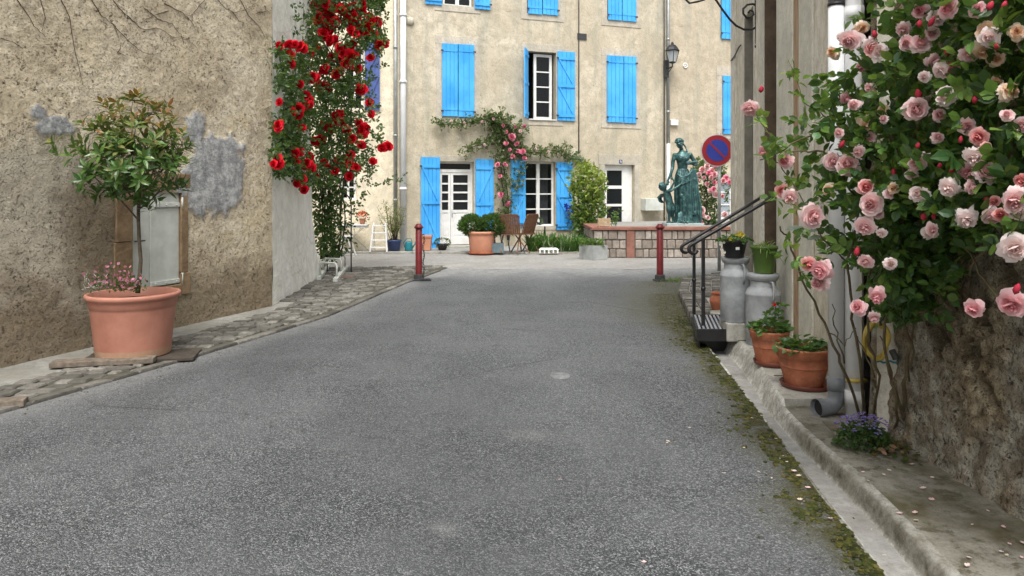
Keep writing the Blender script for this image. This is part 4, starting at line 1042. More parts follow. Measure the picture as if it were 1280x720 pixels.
# darker interior mass hanging low against the wall
for k in range(520):
    px = U(1095, 1240); py = U(230, 385) if px < 1190 else U(150, 300); Y = U(3.55, 4.1); q = at(px, py, Y); q.x = min(q.x, 2.08)
    sprig(mb, q, rdir(-.1), .08, 5, .052, .036, gdk, .4)
mb.build('foliage', LEAF, pr, col=True)
bl = [(277, 88, 'pale', 30), (325, 103, 'coral', 24), (331, 74, 'bud', 14), (66, 233, 'pink', 26), (88, 192, 'bud', 12), (95, 325, 'pink', 19), (138, 345, 'pink', 23), (133, 408, 'coral', 20), (150, 422, 'pale', 22), (200, 462, 'pale', 32),
      (241, 345, 'coral', 24), (275, 352, 'pale', 32), (260, 310, 'bud', 13), (297, 325, 'pink', 18), (322, 295, 'pale', 17), (286, 225, 'pale', 18), (320, 188, 'pale', 15), (312, 400, 'coral', 23), (322, 437, 'pale', 32), (311, 487, 'coral', 27), (293, 540, 'bud', 15),
      (312, 560, 'pale', 20), (190, 565, 'coral', 22), (215, 580, 'pink', 27), (212, 606, 'pale', 26), (336, 635, 'pink', 22), (295, 658, 'pink', 20), (330, 680, 'pale', 16), (430, 92, 'pink', 28), (453, 72, 'coral', 20), (452, 48, 'bud', 14), (488, 18, 'pink', 24),
      (428, 22, 'pink', 22), (427, 52, 'bud', 12), (487, 112, 'bud', 13), (492, 148, 'coral', 24), (472, 152, 'white', 20), (482, 206, 'white', 32), (425, 203, 'bud', 16), (420, 235, 'pale', 34), (437, 165, 'white', 16), (424, 348, 'pale', 29), (423, 313, 'bud', 12),
      (372, 370, 'bud', 14), (371, 403, 'cream', 17), (425, 415, 'white', 26), (490, 403, 'white', 29), (497, 363, 'bud', 12), (545, 338, 'white', 27), (572, 368, 'pink', 42), (555, 293, 'coral', 26), (568, 318, 'coral', 18), (527, 471, 'white', 28), (436, 465, 'bud', 13),
      (455, 492, 'coral', 18), (458, 463, 'bud', 11), (543, 662, 'pink', 25), (625, 652, 'pink', 42), (632, 532, 'white', 38), (630, 430, 'pale', 44), (585, 465, 'pale', 24), (602, 460, 'coral', 20), (588, 432, 'coral', 18), (645, 385, 'coral', 22), (571, 68, 'cream', 34),
      (562, 112, 'cream', 24), (578, 14, 'bud', 15), (608, 12, 'bud', 13), (550, 20, 'pink', 22), (648, 270, 'pink', 24), (592, 100, 'bud', 12), (545, 215, 'bud', 13), (230, 407, 'cream', 18), (255, 285, 'pale', 16), (575, 80, 'white', 26), (640, 455, 'white', 26),
      (398, 92, 'pale', 22), (470, 355, 'bud', 9), (615, 245, 'pale', 18), (515, 300, 'bud', 10), (345, 500, 'white', 14), (365, 565, 'white', 18), (350, 255, 'pale', 14), (635, 620, 'bud', 16), (570, 425, 'bud', 12)]
random.seed(32); BP = []
for zx, zy, kd, sz in bl:
    if kd in ('coral', 'pink') and random.random() < .33: kd = 'pale'
    if sz > 32: sz = 32 + (sz - 32) * .35
    px = 900 + zx / 1.713; py = zy / 1.713; Y = Yb(px) + .01 + U(-.04, .05); q = at(px, py, Y); size = sz * .97 / F * Y
    fc = Vector((-q.x * .45 + U(-.8, .6), -1, U(-1.1, .5))); BP.append((q, kd))
    if kd == 'bud': put_bloom(kd, q, size * .95, Vector((U(-.5, .5), U(-.6, 0), 1)), pr, 'rosebud')
    else: put_bloom(kd, q, size * 1.02, fc, pr)
for k in range(28):
    px = U(1035, 1275); py = U(5, 300)
    if px < 1200 or py < 260: put_bloom(random.choice(['pale', 'white', 'pink', 'pale', 'cream']), at(px, py, Yb(px) + U(0, .1)), U(.05, .085), Vector((U(-.9, .5), -1, U(-1, .4))), pr)
for k in range(5):   # a few more where the bush runs on past the picture
    px = U(1310, 1470); py = U(-150, 300); put_bloom(random.choice(['pale', 'pink', 'white']), at(px, py, Yb(px)), .1, Vector((-.8, -.8, 0)), pr)
def cane(pts, r0, r1, m=CANE, parent=pr, name='cane', wig=.01):
    P = []
    for a, b in zip(pts, pts[1:]):
        for k in range(4): f = k / 4; P.append(Vector(a) * (1 - f) + Vector(b) * f + Vector((U(-wig, wig), U(-wig, wig), U(-wig, wig))))
    P.append(Vector(pts[-1])); mb = MB(); mb.tube(P, [r0 + (r1 - r0) * i / (len(P) - 1) for i in range(len(P))], 6); return mb.build(name, m, parent, smooth=True)
A = at
for pts, r0, r1 in [
    ([A(1078, 530, 4.6), A(1052, 455, 4.2), A(1030, 405, 4.15), A(1003, 350, 4.1), A(985, 300, 4.05), A(975, 283, 4.0)], .009, .004),
    ([A(1082, 525, 4.68), A(1075, 450, 4.2), A(1066, 400, 4.15), A(1060, 330, 4.0), A(1075, 250, 3.9)], .009, .006),
    ([A(1092, 528, 4.6), A(1098, 470, 4.25), A(1085, 420, 4.2), A(1088, 350, 4.1), A(1110, 200, 3.8)], .008, .006),
    ([A(1128, 545, 4.39), A(1132, 480, 4.1), A(1138, 430, 4.0), A(1120, 360, 3.9), A(1130, 250, 3.7)], .012, .008),
    ([A(1118, 545, 4.39), A(1122, 500, 4.1), A(1110, 455, 4.05), A(1100, 420, 4.0)], .009, .004),
    ([A(1135, 548, 4.35), A(1120, 490, 4.1), A(1105, 440, 4.05), A(1108, 400, 4.0), A(1150, 300, 3.8)], .010, .006),
    ([A(1136, 478, 4.1), A(1142, 430, 4.05), A(1140, 392, 4.0)], .006, .005), ([A(1056, 455, 4.2), A(1046, 415, 4.15), A(1040, 380, 4.1)], .005, .0025),
    ([A(1040, 415, 4.15), A(1058, 432, 4.15), A(1070, 410, 4.1)], .004, .002), ([A(1092, 470, 4.25), A(1080, 440, 4.2), A(1072, 420, 4.15)], .005, .002),
    ([A(1180, 350, 3.6), A(1110, 160, 3.45), A(1040, 158, 3.7), A(990, 180, 3.8), A(950, 200, 3.9)], .008, .003),
    ([A(1110, 200, 3.8), A(1070, 190, 3.7), A(1035, 150, 3.75), A(1005, 125, 3.8), A(985, 75, 3.85)], .005, .002),
    ([A(1075, 250, 3.9), A(1030, 190, 3.75), A(1005, 188, 3.8), A(975, 190, 3.85), A(945, 145, 3.9)], .006, .003),
    ([A(1060, 330, 4.0), A(1030, 300, 3.8), A(1000, 240, 3.8), A(975, 205, 3.85), A(960, 190, 3.9)], .005, .002),
    ([A(1130, 250, 3.7), A(1150, 150, 3.4), A(1200, 60, 3.1), A(1260, -60, 2.9)], .010, .005), ([A(1150, 300, 3.8), A(1200, 250, 3.3), A(1250, 210, 2.8), A(1290, 150, 2.6)], .009, .004),
    ([A(1210, 345, 3.2), A(1235, 300, 3.0), A(1250, 270, 2.8)], .005, .004), ([A(1250, 385, 2.7), A(1225, 340, 3.0), A(1200, 300, 3.3)], .006, .004), ([A(1100, 70, 3.5), A(1160, 10, 3.3), A(1230, -50, 3.1)], .006, .004)]:
    cane(pts, r0, r1)
# leaves on the free arching canes
mb = MB(); random.seed(34)
for pts in ([(940, 145), (958, 160), (975, 190), (1000, 180), (1015, 165), (1035, 158)], [(985, 75), (990, 100), (1005, 125), (1020, 140)], [(955, 205), (975, 192), (990, 182)], [(960, 190), (975, 205), (990, 220), (1005, 240)], [(975, 283), (990, 320), (1005, 350)], [(1040, 158), (1075, 155), (1110, 158)], [(968, 245), (985, 250), (1000, 262)]):
    for a, b in zip(pts, pts[1:]):
        for k in range(3):
            f = random.random(); q = at(a[0] + (b[0] - a[0]) * f, a[1] + (b[1] - a[1]) * f, 3.8 + U(-.06, .06)); sprig(mb, q, rdir(.1) + Vector((0, -.3, 0)), .06, 3 if random.random() < .5 else 5, .05, .034, gyo, .35)
for px, py in ((982, 288), (1008, 300), (1010, 290), (1020, 310)): mb.leaf(at(px, py, 4.0), Vector((.7, -.3, .3)), Vector((0, -.6, .8)), .09, .04, .2, .2, (.35, .42, .36))
mb.build('foliage', LEAF, pr, col=True)

# --- red climbing rose on the whitewashed corner
random.seed(41)
rrz = thing('red_climbing_rose', (-3.3, 13.4, 0), 'tall climbing rose covered in bright red blossoms beside the whitewashed corner', 'rose bush')
def Yr(px):   # surface distance: just in front of the white wall, then free standing
    r = (px - 640) / F; Yw = (-3.10 + .867) / (r + .0907) if px < 392 else 13.2
    return min(max(Yw - .25, 9.2), 13.0)
poly = [(345, 52), (372, 70), (362, 20), (366, -40), (372, -160), (478, -160), (482, 20), (480, 60), (462, 85), (470, 130), (478, 175), (462, 190), (470, 230), (455, 250), (440, 270), (448, 310), (432, 322), (402, 324), (392, 270), (388, 240), (376, 238), (362, 215), (350, 222), (340, 200), (345, 150), (350, 110), (343, 90)]
gr = lambda: jit(random.choice([(.03, .075, .025), (.045, .105, .03), (.065, .135, .04), (.035, .08, .035), (.10, .17, .04)]), .25)
mb = MB(); cnt = 0
while cnt < 6300:
    px = U(335, 488); py = U(-160, 326)
    if not inside(poly, px, py): continue
    n = fbm(px * .035, py * .035, 3)
    if py < 225 and n < -.22 and random.random() < .7: continue
    if px > 425 and py > 215 and random.random() < .74: continue
    if px > 445 and py > 60 and random.random() < .45: continue
    if px < 385 and py < 55 and random.random() < .93: continue
    Y = Yr(px) + (U(-.25, .25) if px < 392 else U(-.5, .7)); 
    if py > 230: Y = 13.7 + U(-.35, .35)
    q = at(px, py, Y); sprig(mb, q, rdir(.0) + Vector((.1, -.4, -.1)), .09, 5, .062, .04, gr, .4); cnt += 1
for pts in ([(440, 215), (465, 222), (480, 230), (492, 228), (512, 222)], [(430, 20), (455, 5), (475, -4)], [(450, 170), (462, 195), (470, 215)], [(470, 62), (478, 80), (470, 95)]):   # loose sprays to the right
    for a, b in zip(pts, pts[1:]):
        for k in range(7):
            f = random.random(); q = at(a[0] + (b[0] - a[0]) * f + U(-4, 4), a[1] + (b[1] - a[1]) * f + U(-6, 6), 13.2 + U(-.2, .2)); sprig(mb, q, rdir(), .08, 5, .055, .034, gr, .4)
mb.build('foliage', LEAF, rrz, col=True)
rb = [(95, 165, 2), (97, 205, 2), (58, 172, 1), (130, 178, 2), (150, 185, 1), (175, 200, 1), (100, 240, 1), (175, 295, 3), (212, 322, 2), (240, 330, 1), (158, 360, 2), (155, 395, 2), (120, 425, 3), (105, 420, 1), (57, 382, 1), (53, 478, 2), (142, 478, 1), (195, 530, 3), (215, 540, 1), (110, 567, 2),
      (135, 567, 2), (50, 615, 3), (35, 612, 1), (170, 585, 1), (190, 655, 1), (225, 610, 1), (240, 630, 1), (270, 450, 3), (285, 425, 1), (235, 475, 2), (222, 470, 1), (310, 488, 1), (290, 460, 1), (370, 335, 3), (395, 385, 1), (401, 427, 1), (372, 497, 3), (385, 480, 1), (450, 555, 2), (460, 545, 1), (408, 605, 1),
      (325, 580, 1), (305, 600, 2), (340, 625, 2), (320, 660, 1), (225, 265, 1), (352, 257, 1), (305, 185, 3), (325, 165, 2), (310, 210, 2), (255, 215, 1), (350, 120, 2), (370, 110, 2), (330, 60, 3), (345, 25, 2), (375, 35, 2), (320, 30, 1), (400, 105, 3), (425, 85, 2), (410, 125, 1), (435, 165, 2), (400, 215, 1), (215, 30, 3),
      (240, 45, 3), (200, 60, 2), (245, 65, 2), (205, 95, 2), (230, 118, 2), (190, 20, 2), (225, 10, 3), (122, 690, 1), (145, 670, 1), (150, 712, 1), (135, 315, 1), (365, 545, 1), (330, 520, 1), (180, 630, 1), (265, 640, 1), (155, 620, 2), (350, 90, 1), (395, 60, 1), (280, 600, 1), (355, 460, 1), (120, 600, 1)]
random.seed(42)
cl_me = []
for s in range(3):
    m_ = MB(); src = BM['red'][s]
    for k in range(3):
        off = Vector((U(-.9, .9), U(-.9, .9), U(-.4, .4))) if k else Vector((0, 0, 0)); rot = Matrix.Rotation(U(-.7, .7), 3, 'X') @ Matrix.Rotation(U(0, 6), 3, 'Z'); b = len(m_.v)
        at_ = src.color_attributes['Col'].data
        for i, v in enumerate(src.vertices): m_.v.append(tuple(rot @ v.co + off)); m_.c.append(tuple(at_[i].color[:3]))
        for p in src.polygons: m_.f.append(tuple(b + i for i in p.vertices)); m_.m.append(0)
    o = m_.build('x', PETR, smooth=True, col=True); cl_me.append(o.data); bpy.data.objects.remove(o)
BM['redc'] = cl_me
for zx, zy, n in rb:
    px = 330 + zx / 3; py = zy / 3; Y = Yr(px) - .32 if px < 392 else 12.75
    q = at(px, py, Y); put_bloom('red' if n < 2 else 'redc', q, {1: .15, 2: .155, 3: .19}[n] * Y / 12, Vector((U(-.4, .5), -1, U(-.4, .3))), rrz)
for px, py in ((385, 8), (398, 20), (410, 8), (420, 25), (428, 14), (402, 40), (412, 52), (440, 40), (446, 22), (395, 58), (425, 62), (432, 78), (420, 92), (405, 88), (442, 68)): put_bloom('redc', at(px, py, 12.6), .17, Vector((U(-.4, .5), -1, U(-.3, .3))), rrz)
for k in range(5): put_bloom('redc', at(U(380, 475), U(-150, -10), 12.8), .14, Vector((U(-.4, .5), -1, 0)), rrz)
random.seed(43)
for k in range(11):
    x = U(400, 428); c_ = [A(x, 322, 13.9), A(x + U(-8, 8), 270, 13.8), A(U(395, 435), 200, 13.5), A(U(380, 450), 110, 13.2), A(U(370, 460), 0, 13.1), A(U(370, 470), -120, 13.1)]
    cane(c_, .016, .006, BARK, rrz, wig=.03)
for k in range(7):
    cane([A(U(366, 378), 110, 11.7), A(U(362, 376), 60, 11.6), A(U(366, 384), 0, 11.7), A(U(368, 385), -60, 11.8)], .012, .008, BARK, rrz, wig=.04)
# iron hoop the rose is tied to
mb = MB(); c_ = at(424, 262, 13.6); w = .22
mb.tube([Vector((c_.x - w, c_.y, 0)), Vector((c_.x - w, c_.y, c_.z + .1))] + [Vector((c_.x - w * math.cos(t), c_.y, c_.z + .1 + w * math.sin(t))) for t in [k * math.pi / 10 for k in range(1, 10)]] + [Vector((c_.x + w, c_.y, c_.z + .1)), Vector((c_.x + w, c_.y, 0))], .012, 6)
o = mb.build('plant_hoop', BLK, org=(c_.x, c_.y, 0), smooth=True); tag(o, 'black iron hoop standing in the foot of the red rose', 'plant hoop')

# --- climbing rose on the facade
random.seed(51)
fr = thing('facade_rose', tuple(FW(fs(630), 0, .15)), 'climbing rose with pink blossoms trained over the glazed door of the blue shuttered house', 'rose bush')
def fpt(px, py, d): return FW(fs(px), fz(px, py), d)
gf = lambda: jit(random.choice([(.06, .11, .035), (.10, .15, .05), (.17, .20, .09), (.045, .09, .03), (.22, .22, .13)]), .25)
mb = MB()
runs = [([(630, 288), (628, 240), (624, 200), (628, 170), (622, 150)], 11, 420), ([(622, 160), (612, 148), (595, 152), (570, 156), (542, 154)], 6, 230), ([(622, 165), (605, 178), (590, 182), (578, 192)], 6, 120), ([(632, 180), (655, 190), (680, 190), (708, 187)], 6, 230), ([(608, 148), (622, 150), (640, 165), (645, 172)], 13, 260), ([(650, 190), (650, 215), (640, 235)], 5, 60), ([(706, 186), (706, 200)], 4, 26)]
for pts, w, n in runs:
    seg = list(zip(pts, pts[1:])); 
    for k in range(n):
        a, b = random.choice(seg); f = random.random(); px = a[0] + (b[0] - a[0]) * f + random.gauss(0, w * .5); py = a[1] + (b[1] - a[1]) * f + random.gauss(0, w * .5)
        sprig(mb, fpt(px, py, U(.06, .30)), rdir(0) + NN * .5, .08, 5, .062, .042, gf, .4)
mb.build('foliage', LEAF, fr, col=True)
for px, py, s in ((634, 172, .2), (641, 180, .15), (628, 180, .14), (648, 190, .19), (636, 196, .13), (642, 190, .12), (617, 206, .15), (626, 206, .13), (620, 220, .10), (621, 243, .16), (630, 255, .15), (639, 160, .10), (650, 159, .11), (624, 158, .12), (598, 154, .08), (601, 182, .07), (628, 166, .10), (645, 165, .09), (650, 198, .13), (612, 150, .08), (632, 188, .10), (576, 155, .06), (560, 153, .06), (664, 187, .06), (680, 190, .06)):
    put_bloom('rosy' if s > .09 else 'pale', fpt(px, py, .34), s * 1.15, NN + rdir() * .5, fr)
for pts in ([(632, 300), (628, 250), (623, 200), (630, 170), (610, 148), (570, 155), (542, 154)], [(634, 300), (634, 250), (628, 200), (650, 190), (700, 188)], [(630, 180), (600, 180), (578, 190)]): cane([fpt(x, y, .1) for x, y in pts], .022, .008, BARK, fr, wig=.03)

# --- generic potted things
def lat_pot(name, p, rt, h, m, rb=None, lip=.12, seg=40, label=''):
    """rolled-rim pot as lathe; returns mesh builder"""
    rb = rb or rt * .72; mb = MB(); t = rt
    mb.lathe([(0, .004), (rb * .97, .0), (rb, .012), (t * .90, h * .78), (t * .905, h * .80), (t * .985, h * .82), (t, h * .85), (t, h * .97), (t * .985, h), (t * .93, h * 1.0), (t * .90, h * .97), (t * .86, h * .80)], p, seg)
    return mb
def geranium(mb, c, r, h, n, cf, ls=.05):
    for k in range(n):
        a = U(0, 6.28); q = r * math.sqrt(random.random()); d = Vector((math.cos(a), math.sin(a), 0)); p = Vector(c) + d * q + Vector((0, 0, h * (1 - (q / r) ** 2 * .7) * U(.3, 1)))
        mb.leaf(p, d + rdir(.2) * .8, (Vector((0, 0, 1)) + rdir() * .55).normalized(), ls * U(.7, 1.2), ls * U(.8, 1.2), U(-.1, .4), U(0, .3), cf())
gg = lambda: jit(random.choice([(.03, .10, .025), (.05, .14, .035), (.08, .18, .045)]), .2)
# big terracotta planter with standard shrub, left
px0 = at(167, 450, 6.62); bx, by = px0.x, 6.62
big = thing('potted_shrub', (bx, by, .045), 'big round plastic terracotta planter with a leafy standard shrub by the left wall', 'potted shrub')
mb = MB(); rt = .435; H = .635
mb.lathe([(0, .0), (.325, .0), (.335, .01), (.335, .02), (.342, .055), (.343, .06), (.388, .47), (.395, .50), (.40, .505), (.405, .56), (.408, .572), (.43, .585), (rt, .60), (rt + .002, .618), (.428, .632), (.412, .635), (.40, .625), (.392, .54)], (bx, by, .05), 72); mb.v = [(bx + (a_ - bx) * .895, by + (b_ - by) * .895, .05 + (c_ - .05) * .875) for a_, b_, c_ in mb.v]
mb.build('pot', TERP, big, smooth=True)
mb = MB(); mb.lathe([(0, .50), (.25, .505), (.350, .49)], (bx, by, .03), 32); mb.build('soil', SOIL, big, smooth=True)
mb = MB(); random.seed(60); mb.lathe([(.3035, .008), (.311, .053), (.3141, .075)], (bx, by, .05), 60, .003); mb.build('mud_band', G('dried_mud_film', (.40, .29, .19), (.45, .22, .14), 25, .9, .4, 60), big, smooth=True)
tr_ = MB(); T = lambda x, y, d=0: at(x, y, by + d)
tr_.tube([T(172, 366), T(174, 350), T(176, 325), T(174, 300), T(173, 275), T(173, 255), T(170, 235), T(166, 205), T(162, 175)], [.022, .019, .017, .016, .016, .015, .013, .009, .005], 10)
trunk = tr_.build('trunk', BARK, big, smooth=True)
random.seed(61); cz = at(160, 198, by); tips = []
def branch(p, d, L, r, depth, mb):
    pts = [p]; q = p.copy(); dd = d.copy()
    for k in range(4): dd = (dd + rdir() * .16 + Vector((0, 0, .08))).normalized(); q = q + dd * L / 4; pts.append(q.copy())
    mb.tube(pts, [r * (1 - .11 * i) for i in range(5)], 6)
    if depth == 0: tips.append((q, dd)); return
    for k in range(random.choice([2, 3, 3])): branch(pts[random.choice([3, 4])], (dd * .7 + rdir() * .75 + Vector((0, 0, .15))).normalized(), L * .72, r * .6, depth - 1, mb)
    if depth <= 1: tips.append((pts[2], (dd + rdir() * .8).normalized()))
br = MB()
for s0, d0 in ((T(173, 275), (-.8, -.2, .75)), (T(173, 262), (.75, .1, .7)), (T(173, 255), (-.3, -.8, .8)), (T(171, 245), (.3, .7, .85)), (T(170, 235), (.7, -.5, .8)), (T(168, 220), (-.8, .4, .6)), (T(165, 200), (.1, -.2, 1)), (T(173, 268), (.3, -.6, .35)), (T(168, 225), (.9, .2, .45)), (T(170, 240), (-.95, -.2, .45))):
    branch(s0, Vector(d0).normalized(), .30, .009, 2, br)
br.build('branches', BARK, big, smooth=True)
lf = MB(); RX, RZ = .55, .50
def whorl(mb, p, d, n, L, cf):
    d = d.normalized(); o1 = d.orthogonal().normalized(); o2 = d.cross(o1)
    for k in range(n):
        a = k * 2.4 + U(-.3, .3); f = k / n; out = o1 * math.cos(a) + o2 * math.sin(a); dd = (d * (.25 + .7 * f) + out * (1 - .35 * f)).normalized()
        mb.leaf(p - d * .05 * (1 - f), dd, (d + out * -.3 + rdir() * .2).normalized(), L * U(.75, 1.15) * (1 - .25 * f), L * .30, U(.1, .4), U(.05, .35), cf(p.z, f))
def gph(z, f):
    h = (z - cz.z) / RZ + U(-.35, .35)
    if h > .62 and f > .25: return jit(random.choice([(.26, .10, .045), (.26, .15, .05), (.20, .14, .045)]), .25)
    if h > .1: return jit(random.choice([(.11, .18, .04), (.16, .21, .055), (.20, .21, .07)]), .25)
    return jit(random.choice([(.045, .11, .025), (.06, .14, .03), (.085, .17, .04)]), .25)
for p, d in tips:
    k = (Vector((p.x - cz.x, p.y - cz.y, 0)) / RX).length_squared + ((p.z - cz.z) / RZ) ** 2
    if k > 1.45 or fbm(p.x * 4, p.y * 4, p.z * 4) < -.3: continue
    whorl(lf, p, d, random.randint(7, 10), .125, gph)
for k in range(92):
    v = rdir(); r_ = U(.5, 1.0) * (1 + .25 * fbm(v.x * 1.5, v.z * 1.5, v.y * 1.5)); p = cz + Vector((v.x * RX * r_, v.y * RX * r_, v.z * RZ * r_ + .0)); whorl(lf, p, (v + Vector((0, 0, .5))).normalized(), 8, .122, gph)
for px, py in ((162, 122), (180, 128), (192, 130), (152, 135), (125, 150), (215, 150), (228, 165), (205, 142), (140, 145), (172, 118), (232, 200), (226, 232), (184, 258), (176, 252), (110, 225), (120, 238)):
    whorl(lf, T(px, py, U(-.2, .2)), Vector((U(-.3, .3), -.1, 1)), 9, .13, gph)
lf.build('foliage', LEAFS, big, col=True)
fl = MB(); random.seed(62)
for k in range(210):
    px = random.gauss(148, 17); py = 364 - abs(random.gauss(0, 11)); 
    if px > 186 or px < 104: continue
    p = T(px, py, U(-.36, .0)); fl.leaf(p, rdir(.5), rdir(.6), .035, .02, .2, .1, jit((.05, .10, .03)))
    if random.random() < .8: fl.leaf(p + Vector((0, -.02, .03)), rdir(.3), rdir(), .03, .026, .1, 0, jit((.60, .20, .32)))
for k in range(30):
    p = T(U(105, 135), U(345, 362), U(-.2, 0)); fl.tube([p, p + rdir(.5) * .05], .0015, 4); fl.leaf(p, rdir(.3), rdir(), .02, .012, .1, 0, jit((.09, .12, .04)))
fl.build('pink_flowers', GRASS, big, col=True)
wb_ = MB(); random.seed(63)
wb_.obox((bx - .08, by - .33, .058), .80, .15, .045, R(13)); wb_.obox((bx - .3, by - .2, .03), .1, .3, .03, R(13)); o1 = wb_.build('board', WOODG, org=(bx, by - .33, .02), bevel=.006); tag(o1, 'front grey weathered board under the big terracotta planter', 'board')
wb_ = MB(); wb_.obox((bx + .10, by - .04, .034), .92, .40, .03, R(13)); o1 = wb_.build('board', G('shadow_dark_board', (.075, .06, .045), (.04, .032, .024), 12, .85, .6, 50), org=(bx, by, .02), bevel=.006); tag(o1, 'wide board coloured dark as the shadow behind the front board of the big planter', 'board')  # dark colour stands in for the shadow around the front board
wb_ = MB(); q = at(-4, 511, 5.1); wb_.obox((q.x, q.y, .04), .35, .12, .05, R(20)); o1 = wb_.build('board', WOODG, org=tuple(q), bevel=.006); tag(o1, 'dark bit of board lying at the left edge of the cobbles', 'board')
# ------------------------------------------------------------------ right-hand pots, cans, rail
def pot_plain(x, y, z, r, h, label, saucer=True):
    t = thing('potted_geranium', (x, y, z), label, 'flower pot'); mb = MB(); z0 = .018 if saucer else 0
    prof = [(0, z0), (r * .64, z0), (r * .66, z0 + .01), (r * .74, h * .30), (r * .82, h * .50), (r * .825, h * .52), (r * .84, h * .525), (r * .84, h * .55), (r * .83, h * .56), (r * .90, h * .74), (r * .915, h * .76), (r * .965, h * .78), (r * .985, h * .93), (r, h * .95), (r, h * .985), (r * .985, h), (r * .92, h), (r * .90, h * .96), (r * .86, h * .78)]
    mb.lathe([(a_ * .955, b_) for a_, b_ in prof], (x, y, z), 56); mb.build('pot', TER, t, smooth=True)
    mb = MB(); mb.lathe([(0, h * .88), (r * .5, h * .89), (r * .89, h * .87)], (x, y, z), 24); mb.build('soil', SOIL, t, smooth=True)
    if saucer: mb = MB(); mb.lathe([(0, .004), (r * .80, .002), (r * .84, .006), (r * .90, .036), (r * .88, .038), (r * .82, .012), (0, .012)], (x + .02, y, z), 40); mb.build('saucer', G('dark_wet_terracotta', (.16, .045, .03), None, 8, .4, .2, 50), t, smooth=True)
    return t
random.seed(70)
t = pot_plain(2.10, 5.32, .10, .207, .29, 'larger terracotta pot of green geranium leaves, nearest on the raised pavement'); mb = MB(); geranium(mb, (2.09, 5.32, .10 + .26), .175, .105, 130, gg, .052); mb.build('foliage', LEAF, t, col=True)
mb = MB(); mb.obox((2.26, 5.34, .113), .14, .2, .02, R(20)); o = mb.build('tile_shard', TER, org=(2.26, 5.34, .10), bevel=.004); tag(o, 'flat reddish tile lying under the larger geranium pot', 'tile')
t = pot_plain(2.09, 6.0, .10, .164, .28, 'smaller terracotta geranium pot standing in front of the near milk can'); mb = MB(); geranium(mb, (2.09, 6.0, .10 + .255), .16, .13, 110, gg, .055)
for k in range(4): geranium(mb, (2.12 + U(-.02, .03), 5.94, .46 + .04 * k), .05, .03, 9, gg, .05)
mb.build('foliage', LEAF, t, col=True)
mb = MB(); mb.tube([(2.11, 5.96, .34), (2.12, 5.94, .60)], .004, 5); mb.build('stem', CANE, t); put_bloom('red', (2.10, 5.91, .60), .028, Vector((0, -1, .5)), t)
# milk cans
def milk_can(x, y, z, label):
    k_ = 1.065 if z < .2 else 1.0
    t = thing('milk_can', (x, y, z), label, 'milk can'); mb = MB()
    mb.lathe([(0, .0), (.138, .0), (.142, .006), (.140, .03), (.144, .035), (.146, .30), (.146, .425), (.148, .43), (.148, .438), (.145, .445), (.132, .475), (.112, .497), (.108, .505), (.107, .56), (.106, .562)], (x, y, z), 48); mb.v = [(x + (a_ - x) * k_, y + (b_ - y) * k_, z + (c_ - z) * k_) for a_, b_, c_ in mb.v]; mb.build('body', ALU, t, smooth=True)
    mb = MB(); mb.lathe([(.108, .55), (.118, .556), (.128, .572), (.133, .585), (.133, .605), (.128, .612), (.06, .612), (0, .610)], (x, y, z), 48); mb.v = [(x + (a_ - x) * k_, y + (b_ - y) * k_, z + (c_ - z) * k_) for a_, b_, c_ in mb.v]; mb.build('lid', ALU, t, smooth=True)
    a = R(-78); c = Vector((x + .148 * math.cos(a), y + .148 * math.sin(a), z)); e = Vector((math.cos(a), math.sin(a), 0))
    for sgn in (1, -1):
        mb = MB(); ee = Vector((e.x * sgn, e.y * sgn, 0)); c0 = Vector((x, y, z))
        mb.tube([c0 + ee * .105 + Vector((0, 0, .545)), c0 + ee * .150 + Vector((0, 0, .55)), c0 + ee * .168 + Vector((0, 0, .52)), c0 + ee * .165 + Vector((0, 0, .42)), c0 + ee * .147 + Vector((0, 0, .37))], .009, 8); mb.v = [(x + (a_ - x) * k_, y + (b_ - y) * k_, z + (c_ - z) * k_) for a_, b_, c_ in mb.v]; mb.build('handle', ALU, t, smooth=True)
    return t
milk_can(2.31, 6.80, .10, 'near aluminium milk can carrying the olive green plant pot')
milk_can(2.15, 7.11, .264, 'rear aluminium milk can carrying the black plant pot')
# olive pot
zt = .10 + .655; t = thing('potted_plant', (2.32, 6.80, zt), 'olive green plastic pot with spider plant on the near milk can', 'flower pot')
mb = MB(); mb.lathe([(0, .0), (.084, .0), (.086, .01), (.112, .22), (.114, .222), (.122, .224), (.123, .25), (.118, .252), (.112, .25), (.108, .22)], (2.32, 6.80, zt), 40); mb.build('pot', GREENP, t, smooth=True)
mb = MB(); mb.lathe([(0, .225), (.109, .222)], (2.32, 6.80, zt), 20); mb.build('soil', SOIL, t)
mb = MB(); random.seed(71)
def blade(mb, p, d, L, w, cf, droop=.7, seg=4):
    d = d.normalized(); s = d.cross(Vector((0, 0, 1))); s = s.normalized() if s.length > .05 else Vector((1, 0, 0)); pts = []
    for k in range(seg + 1): f = k / seg; c = p + d * L * f - Vector((0, 0, droop * L * f * f)); ww = w * (1 - f ** 2) * .5 + .0008; pts += [tuple(c - s * ww), tuple(c + s * ww)]
    mb.add(pts, [(2 * k, 2 * k + 1, 2 * k + 3, 2 * k + 2) for k in range(seg)], cf())
for k in range(60): blade(mb, Vector((2.32 + U(-.04, .04), 6.80 + U(-.04, .04), zt + .22)), rdir(.9), U(.12, .24), .012, lambda: jit(random.choice([(.12, .22, .05), (.30, .36, .14)])), .6)
geranium(mb, (2.36, 6.71, zt + .17), .07, .08, 14, gg, .06)
mb.build('foliage', GRASS, t, col=True)
zt = .264 + .614; t = thing('potted_plant', (2.14, 7.05, zt), 'black plastic pot with yellow pansies on the rear milk can', 'flower pot')
